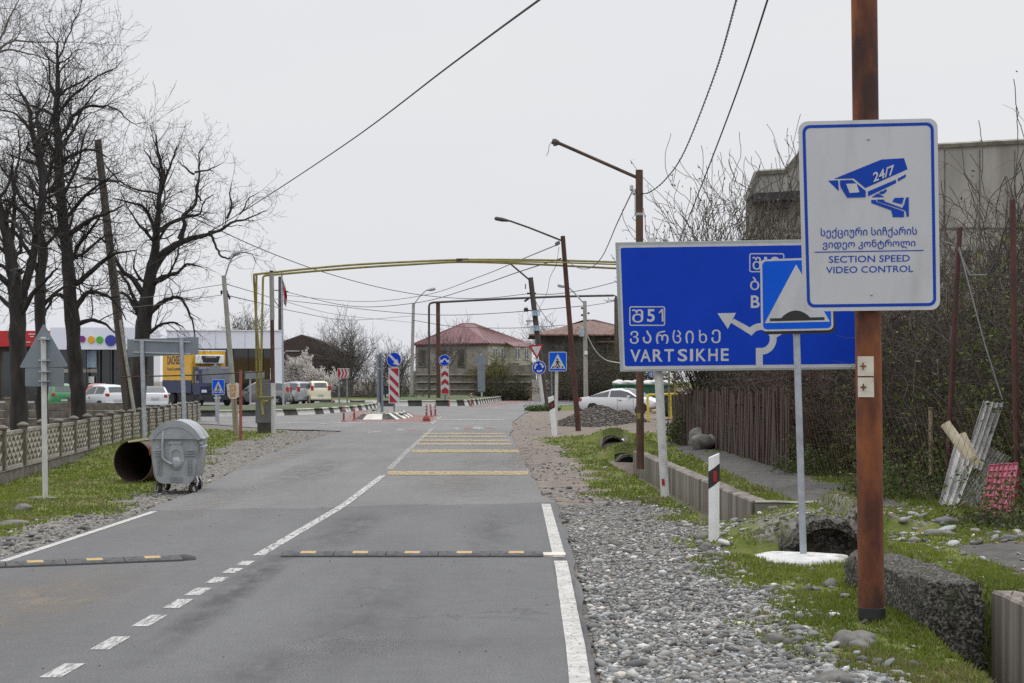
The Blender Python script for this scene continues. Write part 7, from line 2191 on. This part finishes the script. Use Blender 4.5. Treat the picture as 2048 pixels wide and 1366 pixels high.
# D: spreading tree
limb_tree('bare_tree', 'wide spreading bare tree just right of the leaning power pole', 58,
    [(272, 880, 19), (276, 800, 17), (280, 730, 17), (286, 670, 16.5), (291, 620, 16), (298, 570, 14), (303, 540, 12), (311, 500, 9), (312, 468, 7), (316, 420, 5.5), (320, 380, 4.5), (324, 345, 3.5), (316, 310, 2.6), (312, 270, 1.5)],
    [[(300, 552, 11), (320, 510, 9.5), (345, 488, 8.5), (372, 474, 7.5), (400, 466, 6), (425, 455, 4.5), (455, 435, 4), (480, 428, 3), (515, 410, 1.5)],
     [(358, 480, 6), (368, 450, 5), (362, 430, 4.5), (385, 405, 4), (388, 370, 3.5), (390, 330, 3), (386, 300, 2), (392, 285, 1.2)],
     [(312, 465, 5), (300, 430, 4), (287, 414, 3.5), (265, 408, 3), (236, 402, 2)], [(318, 462, 5), (350, 440, 4), (375, 430, 3.5), (395, 425, 3), (402, 400, 2.5), (420, 385, 1.5)],
     [(420, 462, 3.5), (432, 490, 3), (444, 512, 2.6), (462, 518, 2.2), (480, 508, 2), (505, 508, 1.6), (516, 525, 1.2)], [(320, 395, 3.5), (340, 345, 3), (352, 322, 2.5), (365, 300, 1.5)], [(322, 350, 2.6), (302, 320, 2), (292, 300, 1.4)],
     [(293, 640, 8), (315, 612, 6.5), (338, 600, 5), (362, 596, 4.5), (378, 615, 4), (392, 650, 3), (398, 690, 1.5)], [(300, 575, 7), (325, 555, 5.5), (355, 545, 4.5), (375, 528, 3.5), (405, 535, 2)],
     [(292, 600, 7), (270, 560, 6), (250, 540, 5), (232, 500, 4), (215, 480, 2.5)], [(286, 650, 7), (268, 615, 5.5), (250, 590, 4.5), (225, 580, 3)], [(288, 640, 6), (262, 590, 5), (235, 545, 4), (210, 540, 3)],
     [(455, 436, 3), (462, 410, 2.5), (458, 385, 2), (462, 362, 1.2)], [(480, 428, 2), (498, 395, 1.6), (512, 385, 1)], [(388, 350, 2.5), (370, 335, 2), (360, 325, 1.3)], [(390, 345, 2.5), (420, 340, 2), (445, 330, 1.2)],
     [(300, 665, 4), (320, 650, 3.5), (345, 645, 3), (365, 655, 1.6)], [(402, 402, 2.2), (392, 375, 2), (412, 350, 1.4)]], seed=5, extra=10, sp=.22, maxl=3, blen=1.15, dens=3.3, rmin=.0042)
# E: crown of a tree mostly out of the picture at the top left
limb_tree('bare_tree', 'pale fine-twigged bare tree reaching in at the top left picture corner', 64,
    [(-190, 880, 24), (-185, 700, 20), (-175, 520, 16), (-165, 350, 12), (-150, 200, 9), (-140, 80, 6), (-140, -40, 3)],
    [[(-170, 330, 6), (-90, 220, 5), (-20, 120, 4), (10, 80, 3), (30, 40, 2.5), (55, 0, 1.5)], [(-150, 210, 5), (-60, 140, 4), (0, 100, 3), (40, 100, 2.2), (80, 110, 1.4)], [(-160, 300, 5), (-80, 150, 4), (-10, 70, 3), (40, 60, 2), (100, 50, 1.2), (145, 45, 1)],
     [(-140, 90, 4), (-60, 20, 3), (0, -20, 2.4), (60, -40, 1.6)], [(-165, 350, 5), (-80, 250, 4), (-20, 190, 3), (20, 180, 2), (50, 190, 1.4)]], seed=6, extra=3, sp=.45, barkm='bark_far', blen=1.9, wig=.16, maxl=3, rmin=.005)
def scatter_leaves(name, P, size, cols, parent, m='leaf', spread=.08):
    n = len(P)
    P = P + nrng.normal(0, spread, P.shape)
    a = nrng.normal(0, 1, (n, 3)); a /= np.linalg.norm(a, axis=1, keepdims=True)
    b = np.cross(a, nrng.normal(0, 1, (n, 3))); b /= (np.linalg.norm(b, axis=1, keepdims=True) + 1e-9)
    sz = size * nrng.uniform(.6, 1.3, (n, 1))
    V = np.stack([P - a * sz, P + b * sz * .5, P + a * sz, P - b * sz * .5], 1)
    return np_mesh(name, V.reshape(-1, 3), np.arange(n * 4).reshape(-1, 4), M[m], np.repeat(cols, 4, 0), parent=parent)
def leafcols(n, c1, c2):
    u = nrng.uniform(0, 1, (n, 1)); return np.array(c1) * (1 - u) + np.array(c2) * u
def vase_tree(name, label, px, Y, base_py, h, w, seed, barkm='bark_far', stems=5, maxl=3, dens=3.2, rmin=.012, leaves=0, lc=None, lsize=.05, group=None, cat='tree', r0=.09, leafm='leaf', lname='leaves', flare=1.0):
    global TR
    TR = np.random.default_rng(seed)
    X = (px - CX) / F * Y; z0 = H - (base_py - HY) / F * Y
    t = thing(name, label, cat, (X, Y, z0), group=group)
    T0 = Tubes(7); T1 = Tubes(3); tips = []
    for k in range(stems):
        az = TR.uniform(0, 2 * math.pi); tl = TR.uniform(.1, .62) * flare
        d = np.array([math.cos(az) * tl * w / h, math.sin(az) * tl * w / h, 1.0]); d = unit(d)
        p = np.array([X + TR.normal(0, .12), Y + TR.normal(0, .12), z0 - .1])
        pts, _ = crook(p, d, h * TR.uniform(.5, .72), 10, .10, .02)
        rs = np.linspace(r0 * TR.uniform(.7, 1.1), r0 * .25, len(pts)); T0.add(pts, rs)
        for q_ in range(int(9 + h)):
            i = max(2, int(TR.uniform(.25, 1) * (len(pts) - 1)))
            dd = unit(pts[i] - pts[i - 1]); side = unit(np.cross(dd, TR.normal(0, 1, 3)))
            a = TR.uniform(.3, .9)
            grow(T1, pts[i], unit(dd * math.cos(a) + side * math.sin(a) * np.array([w / h + .4, w / h + .4, .6])), h * TR.uniform(.14, .30), max(rmin, rs[i] * .5), 1, maxl, .16, .06, dens, tips, rmin)
    T0.build('trunk', M[barkm], t); T1.build('crown', M[barkm], t, smooth=False)
    if leaves and tips:
        allp = np.concatenate(tips); P = allp[TR.integers(0, len(allp), leaves)]
        scatter_leaves(lname, P, lsize, leafcols(leaves, *lc), t, leafm)
    return t
gB = 'bare trees beyond the roundabout'
for i, (px, Y, by, h, w, lab, st) in enumerate([
    (700, 176, 792, 9.0, 7.5, 'broad rounded bare tree behind the low red chevron sign', 9), (655, 182, 792, 7.8, 6, 'bare tree whose crown rises behind the ridge of the brown-roofed house', 7), (597, 186, 792, 7.6, 5, 'thin bare tree left of the ridge of the brown-roofed house', 6),
    (790, 178, 792, 6.6, 5.5, 'round grey bare tree behind the keep right disc', 8), (768, 181, 792, 6.0, 4, 'small bare tree filling the gap left of the keep right disc', 6), (742, 168, 795, 4.6, 2.4, 'little dark bare tree with a clear trunk left of the keep right board', 4),
    (930, 199, 785, 9.2, 5, 'bare tree showing over the top of the red hipped roof', 7), (1018, 199, 785, 8.3, 3.4, 'wispy bare tree over the right slope of the red roof', 4), (497, 158, 800, 9.6, 5.5, 'sparse bare tree sticking up behind the white showroom', 5), (1098, 164, 790, 8.6, 4, 'thin bare tree over the left end of the rusty roof', 4),
    (885, 180, 790, 8.6, 1.3, 'tall thin saplings before the left end of the red roof', 3)]):
    vase_tree('bare_tree', lab, px, Y, by, h, w, 20 + i, stems=st, group=gB, dens=3.0, rmin=.013, r0=.075)
vase_tree('blossom_tree', 'white blossoming plum tree behind the silver and cream cars', 608, 150, 800, 4.6, 6.2, 41, stems=9, leaves=26000, lc=((.50, .46, .42), (.76, .72, .67)), lsize=.075, leafm='blossom', lname='blossom', rmin=.012, flare=1.5)
vase_tree('blossom_tree', 'low left shoulder of pale blossom beside the white showroom corner', 577, 149, 800, 2.5, 2.2, 42, stems=6, leaves=6000, lc=((.48, .44, .40), (.7, .66, .6)), lsize=.06, leafm='blossom', lname='blossom', rmin=.012, flare=1.4)
# bushes
def bush(name, label, px, Y, by, w, d, h, n, nl, c1, c2, seed, twm='twig', r=.012, lsize=.05, arch=.5, group=None, cat='bush', segs=7, fill=.35, X=None, z0=None, xmin=None):
    global TR
    TR = np.random.default_rng(seed)
    if X is None: X = (px - CX) / F * Y
    if z0 is None: z0 = H - (by - HY) / F * Y
    t = thing(name, label, cat, (X, Y, z0), group=group)
    T = Tubes(3); pool = []
    for k in range(n):
        a = TR.uniform(0, 2 * math.pi); q_ = math.sqrt(TR.uniform(0, 1)) * .9
        p = np.array([X + math.cos(a) * q_ * w / 2, Y + math.sin(a) * q_ * d / 2, z0 + (TR.uniform(0, h * .55) if TR.uniform() < fill else -.05)])
        hh = h * TR.uniform(.45, 1.0) * (1 - .35 * q_)
        L_ = hh * TR.uniform(.8, 1.15)
        dr = unit(np.array([math.cos(a) * .35 + TR.normal(0, .35), math.sin(a) * .35 + TR.normal(0, .35), 1.1]))
        pts = [p]; dd = dr
        sgx = TR.normal(0, 1, 2)
        for i in range(segs):
            dd = unit(dd + np.array([sgx[0] * .16, sgx[1] * .16, -arch * .32 * (i / segs) * 1.6]) + TR.normal(0, .12, 3))
            q2 = pts[-1] + dd * L_ / segs
            q2[2] = max(q2[2], z0); pts.append(q2)
        pts = np.array(pts)
        if xmin is not None: pts[:, 0] = np.maximum(pts[:, 0], xmin + .25 * np.abs(TR.normal(0, 1, len(pts))))
        T.add(pts, np.linspace(r, r * .35, len(pts)))
        pool.append(pts[2:])
        for j in range(3):
            i = int(TR.integers(2, segs)); sd = unit(TR.normal(0, 1, 3) + np.array([0, 0, .4]))
            q3, _ = crook(pts[i], sd, L_ * TR.uniform(.12, .3), 4, .25, 0); T.add(q3, np.linspace(r * .55, r * .22, len(q3))); pool.append(q3[1:])
    T.build('stems', M[twm], t, smooth=False)
    if nl:
        P = np.concatenate(pool)
        if xmin is not None: P[:, 0] = np.maximum(P[:, 0], xmin)
        if cat == 'brambles':      # leaves hang on in patches, bare canes between
            v = vnoise(P[:, 1] * 1.0 + P[:, 0] * .5, P[:, 2] * 1.3 + P[:, 0], .75, seed) * .6 + vnoise(P[:, 1], P[:, 2], .3, seed + 1) * .4 - .06 * (P[:, 2] - 1.5)
            P = P[v > .5] if (v > .5).sum() > 200 else P
            nl = int(nl * .8)
        P = P[TR.integers(0, len(P), nl)]
        scatter_leaves('leaves', P, lsize, leafcols(nl, c1, c2), t)
    return t
gC = 'bushes by the far houses'
bush('bush', 'big dark green bush in front of the stone wall right of the tall sign back', 1005, 152, 806, 5.0, 4, 2.7, 380, 9000, (.030, .032, .012), (.065, .068, .022), 50, r=.02, lsize=.075, group=gC)
bush('bush', 'low green bush at the left foot of the big dark bush', 972, 155, 806, 2.2, 2, 1.0, 150, 2500, (.03, .045, .012), (.06, .08, .02), 51, r=.02, lsize=.07, group=gC)
bush('bush', 'yellow-green spring bush in front of the corner of the red-roofed house', 980, 170, 762, 3.2, 2.4, 3.6, 200, 4500, (.12, .13, .025), (.20, .20, .05), 52, r=.018, lsize=.06, group=gC)
bush('bush', 'bright green low hedge tuft beside the black waste container', 815, 150, 806, 3.2, 1.6, .9, 220, 4500, (.03, .07, .012), (.06, .11, .02), 53, r=.014, lsize=.06, group=gC)
bush('bush', 'greyish thicket in front of the brown house wall left of the chevron board', 850, 176, 800, 6.0, 2.5, 4.2, 240, 500, (.06, .06, .03), (.10, .09, .05), 54, twm='bark_far', r=.022, lsize=.05, group=gC)
bush('bush', 'tall grey thicket behind the keep right board', 772, 174, 800, 7.0, 3, 3.8, 300, 600, (.05, .05, .03), (.09, .08, .05), 55, twm='bark_far', r=.022, group=gC)
bush('bush', 'grey scrub behind the red chevron sign', 700, 172, 800, 6.5, 3, 3.2, 300, 500, (.05, .05, .03), (.09, .09, .05), 56, twm='bark_far', r=.022, group=gC)
bush('bush', 'tall dark overgrown hedge under the rusty-roofed house', 1150, 142, 800, 4.6, 3, 4.8, 420, 6500, (.028, .03, .014), (.06, .06, .026), 57, r=.02, lsize=.07, group=gC)
bush('bush', 'dark green hedge behind the white coupe', 1215, 132, 802, 5.5, 3, 5.0, 420, 7000, (.022, .028, .012), (.055, .06, .022), 58, r=.02, lsize=.07, group=gC)
bush('bush', 'dark hedge left of the rubbish skip, below the big sign', 1290, 126, 802, 4.0, 3, 5.0, 320, 5000, (.02, .025, .012), (.05, .055, .02), 59, r=.02, lsize=.07, group=gC)
bush('bush', 'dry brown weeds along the foot of the ruined stone wall', 905, 165, 803, 8, 2, 1.2, 260, 2500, (.07, .08, .03), (.14, .12, .06), 60, r=.015, lsize=.05, group=gC)
bush('bush', 'rounded evergreen bush on the roof line behind the showroom', 484, 160, 700, 3.0, 2.5, 4.0, 160, 2600, (.08, .08, .035), (.13, .12, .06), 61, r=.02, lsize=.07, group=gC)
# brambles on the right: one thicket after another along the fence
gD = 'bramble thickets along the right fence'
TH = [
 (5.75, 45.0, 2.6, 6.0, 4.6, 'brown bramble thicket at the far end of the plank fence', 760, 8500, (.045, .04, .015), (.08, .075, .03)),
 (5.9, 39.5, 2.4, 5.0, 4.5, 'tangled bramble thicket over the boulders at the fence end', 760, 4800, (.03, .033, .014), (.07, .062, .03)),
 (5.9, 34.5, 2.2, 5.0, 4.4, 'dense brown bramble thicket above the middle of the plank fence', 820, 2800, (.035, .036, .015), (.085, .07, .035)),
 (6.0, 29.8, 2.2, 4.6, 4.4, 'dense bramble thicket just left of the rusty pole', 820, 4200, (.035, .042, .014), (.085, .085, .03)),
 (6.5, 25.6, 2.2, 4.2, 4.3, 'green-tinged bramble thicket right of the rusty pole', 820, 9000, (.045, .065, .016), (.12, .14, .035)),
 (7.15, 21.8, 1.9, 3.4, 4.1, 'bramble thicket behind the leaning cement sheets', 700, 12000, (.05, .075, .016), (.13, .155, .035)),
 (7.2, 18.6, 1.9, 3.2, 3.9, 'bramble thicket behind the pink crate at the right edge', 620, 11000, (.05, .075, .016), (.14, .155, .035)),
 (9.0, 46, 4, 8, 5.6, 'tall brown thicket in front of the factory wall', 620, 4500, (.05, .05, .02), (.09, .08, .04)),
 (9.5, 36, 4, 7, 5.8, 'high thicket under the camera sign in front of the factory', 640, 5000, (.05, .05, .02), (.09, .08, .04)),
 (9.8, 28, 4, 7, 5.4, 'high tangled thicket at the right picture edge before the factory', 680, 5500, (.05, .05, .02), (.09, .08, .04)),
]
for i, (x, y, w, d, h, lab, n, nl, c1, c2) in enumerate(TH):
    bush('bramble_thicket', lab, 0, y, 0, w, d, h, n, nl, c1, c2, 100 + i, twm='twig_red' if i in (2, 3, 0) else 'twig', r=.0055 + .0001 * y, lsize=.028 + .0004 * y, arch=1.0, group=gD, cat='brambles', segs=9, fill=.45, X=x, z0=.2, xmin=(5.9 if y < 23 else 5.2 if y < 30 else 4.55 if y < 44 else 5.0))
bush('weeds', 'leafy green weeds growing between the rusty pole and the cement sheets', 1830, 21.8, 0, 1.6, 1.2, .85, 120, 2600, (.035, .06, .012), (.10, .13, .03), 130, r=.004, lsize=.03, arch=.8, group='green weeds on the right', cat='weeds', X=4.95, z0=.2)
bush('weeds', 'leafy green weeds left of the rusty pole by the thin stake', 1650, 27.5, 0, 1.1, 1.6, .7, 90, 1500, (.035, .055, .012), (.09, .12, .03), 131, r=.004, lsize=.03, arch=.8, group='green weeds on the right', cat='weeds', X=4.85, z0=.2)
bush('weeds', 'weeds around the foot of the right-edge fence post', 2010, 17.5, 0, .9, 1.6, .75, 110, 1700, (.035, .06, .012), (.10, .12, .03), 132, r=.004, lsize=.028, arch=.9, group='green weeds on the right', cat='weeds', X=5.15, z0=.2)
bush('weeds', 'trailing green brambles spilling over the bank by the boulders', 1390, 44, 0, 1.7, 4.0, 1.1, 200, 3200, (.035, .05, .013), (.09, .10, .03), 133, r=.006, lsize=.045, arch=1.0, group='green weeds on the right', cat='weeds', X=4.95, z0=.15)
bush('weeds', 'grass tuft at the foot of the leaning give way sign post', 1090, 99, 0, 2.2, 1.4, .35, 130, 1600, (.04, .07, .014), (.08, .11, .025), 134, r=.008, lsize=.06, group='green weeds on the right', cat='weeds', X=W(1086, 818, 99).x, z0=-.02)
# budding shrubs above the big sign
for i, (px, Y, h, w, st, lab) in enumerate([(1490, 41, 7.6, 4.6, 9, 'budding shrub with upright twigs rising behind the big direction sign'), (1405, 43, 6.0, 3.0, 6, 'smaller leafing shrub leaning left over the big direction sign'), (1570, 44, 8.0, 3.0, 7, 'tall thin shrub beside the left edge of the camera sign'),
                                            (2030, 26, 5.8, 2.2, 4, 'thin bare sapling at the upper right picture edge'), (1960, 30, 5.9, 2.4, 4, 'thin bare sapling before the factory right of the camera sign'), (1740, 40, 7.4, 2.6, 3, 'thin bare tree whose tips show above the camera sign')]):
    vase_tree('shrub', lab, px, Y, 880 if Y > 35 else 960, h, w, 60 + i, barkm='twig', stems=st, dens=2.5, rmin=.0075, r0=.035, leaves=1500 if i < 2 else 250, lc=((.10, .10, .05), (.18, .17, .09)), lsize=.04, group='young shrubs on the right', cat='shrub', flare=1.3)

# ================================================================ CABLES
def cable(label, pts, r, m='cable', twist=False, n=24, cat='cable'):
    P = [W(*p_) for p_ in pts]
    out = []
    k = len(P)
    for i in range(k - 1):
        p0, p1, p2, p3 = P[max(i - 1, 0)], P[i], P[i + 1], P[min(i + 2, k - 1)]
        if i == 0: p0 = p1 * 2 - p2
        if i + 2 >= k: p3 = p2 * 2 - p1
        for j in range(n):
            u = j / n
            out.append(.5 * ((2 * p1) + (-p0 + p2) * u + (2 * p0 - 5 * p1 + 4 * p2 - p3) * u * u + (-p0 + 3 * p1 - 3 * p2 + p3) * u ** 3))
    out.append(P[-1])
    mb = MB()
    if twist:
        fine = []
        for a, b in zip(out[:-1], out[1:]):
            q_ = max(1, int((b - a).length / .05)); fine += [a.lerp(b, v / q_) for v in range(q_)]
        for ph in (0, math.pi):
            s_ = 0; pp = []
            for i, q_ in enumerate(fine):
                if i: s_ += (q_ - fine[i - 1]).length
                a = s_ * 15 + ph
                pp.append(q_ + Vector((math.cos(a) * r * 1.0, math.sin(a) * r * .4, math.sin(a) * r * .8)))
            mb.tube(pp, r * .72, 5)
    else: mb.tube(out, r, 6)
    return tag(mb.build('overhead_cable', M[m], smooth=True, fix=False), label, cat, 'overhead cables')
cable('long thick cable rising from the spreading bare tree to the top of the picture', [(1150, -50, 16), (1078, 0, 18), (900, 131, 25), (700, 282, 37), (505, 411, 50), (380, 486, 54), (233, 566, 54.4)], .013)
cable('twisted pair cable dropping from the top right to the brown pole with the bare arm', [(1490, -70, 18), (1473, 0, 20), (1430, 148, 25), (1368, 305, 30), (1330, 360, 32.5), (1300, 384, 33.6), (1281, 388, 34)], .0095, 'cable', True)
cable('straight black cable from the top right down behind the big direction sign', [(1560, -90, 17), (1535, 0, 19), (1457, 230, 27), (1360, 480, 44), (1300, 630, 80), (1236, 735, 139)], .012)
cable('slack cable hanging from the brown pole to the leaning dark red pole', [(1265, 382, 34), (1235, 445, 40), (1205, 512, 48), (1180, 536, 53), (1155, 535, 57), (1130, 518, 60)], .012)
cable('cable from the leaning dark red pole down left across the sky to the flag', [(1113, 490, 60), (1040, 520, 75), (960, 553, 95), (850, 590, 120), (720, 603, 140), (565, 590, 157)], .022, 'cable_grey')
cable('lower cable from the leaning dark red pole sloping left to the dark utility pole', [(1122, 517, 60), (1040, 543, 80), (940, 577, 105), (830, 606, 125), (700, 612, 145), (565, 582, 157.5)], .025)
cable('cable from the bare spreading tree across to the black leaning pole', [(234, 366, 54.6), (400, 442, 60), (520, 497, 68), (640, 542, 78), (760, 575, 88), (860, 592, 95), (960, 597, 99), (1062, 587, 101)], .018)
cable('slack cable from the black leaning pole rising right behind the dark red pole', [(1065, 588, 101), (1110, 588, 103), (1160, 581, 106), (1200, 572, 108), (1245, 560, 110)], .022)
cable('level cable from the dark utility pole across the roundabout to the white lamp pole', [(565, 600, 157), (640, 608, 152), (760, 622, 145), (880, 630, 135), (1000, 626, 122), (1166, 612, 110)], .025)
cable('cable running right from the white concrete lamp pole behind the sign', [(1174, 612, 110), (1210, 606, 108), (1250, 597, 105)], .02, 'cable_grey')
cable('pale service cable sagging from the white lamp pole to the right', [(1173, 668, 110), (1190, 700, 112), (1212, 720, 114), (1245, 727, 116)], .035, 'insul')
cable('thin wire from the rusty pale lamp pole across to the slender lamp pole', [(456, 591, 57), (520, 606, 75), (600, 625, 100), (700, 640, 125), (823, 632, 150)], .018, 'cable_grey')
cable('second thin wire from the rusty pale lamp pole into the roundabout', [(452, 568, 57), (500, 582, 68), (570, 603, 90), (680, 630, 120), (825, 645, 149.5)], .014, 'cable_grey')
cable('thin wire from the rusty pale lamp pole to the left trees', [(446, 569, 57), (400, 576, 56.5), (330, 590, 56), (240, 600, 55)], .010, 'cable_grey')
cable('lower thin wire from the rusty pale lamp pole to the left trees', [(444, 590, 57), (400, 596, 56.5), (330, 607, 56), (242, 617, 55)], .010, 'cable_grey')
cable('faint wire across the tree trunks to the leaning power pole', [(-60, 400, 50), (60, 397, 52), (150, 392, 53.5), (207, 382, 54.6)], .010, 'cable_grey')
cable('thin drop wire from the top of the leaning dark red pole', [(1118, 494, 60), (1112, 530, 60), (1100, 555, 70), (1092, 590, 85), (1072, 628, 100.5)], .010, 'cable_grey')
cable('lower level cable passing before the red roof to the rusty roof', [(823, 640, 150), (900, 652, 148), (980, 656, 146), (1060, 655, 145), (1130, 650, 147)], .028, 'cable_grey')
cable('wire from the black leaning pole down to the rusty-roofed house', [(1068, 596, 101), (1080, 618, 112), (1095, 640, 128), (1110, 655, 149)], .02)
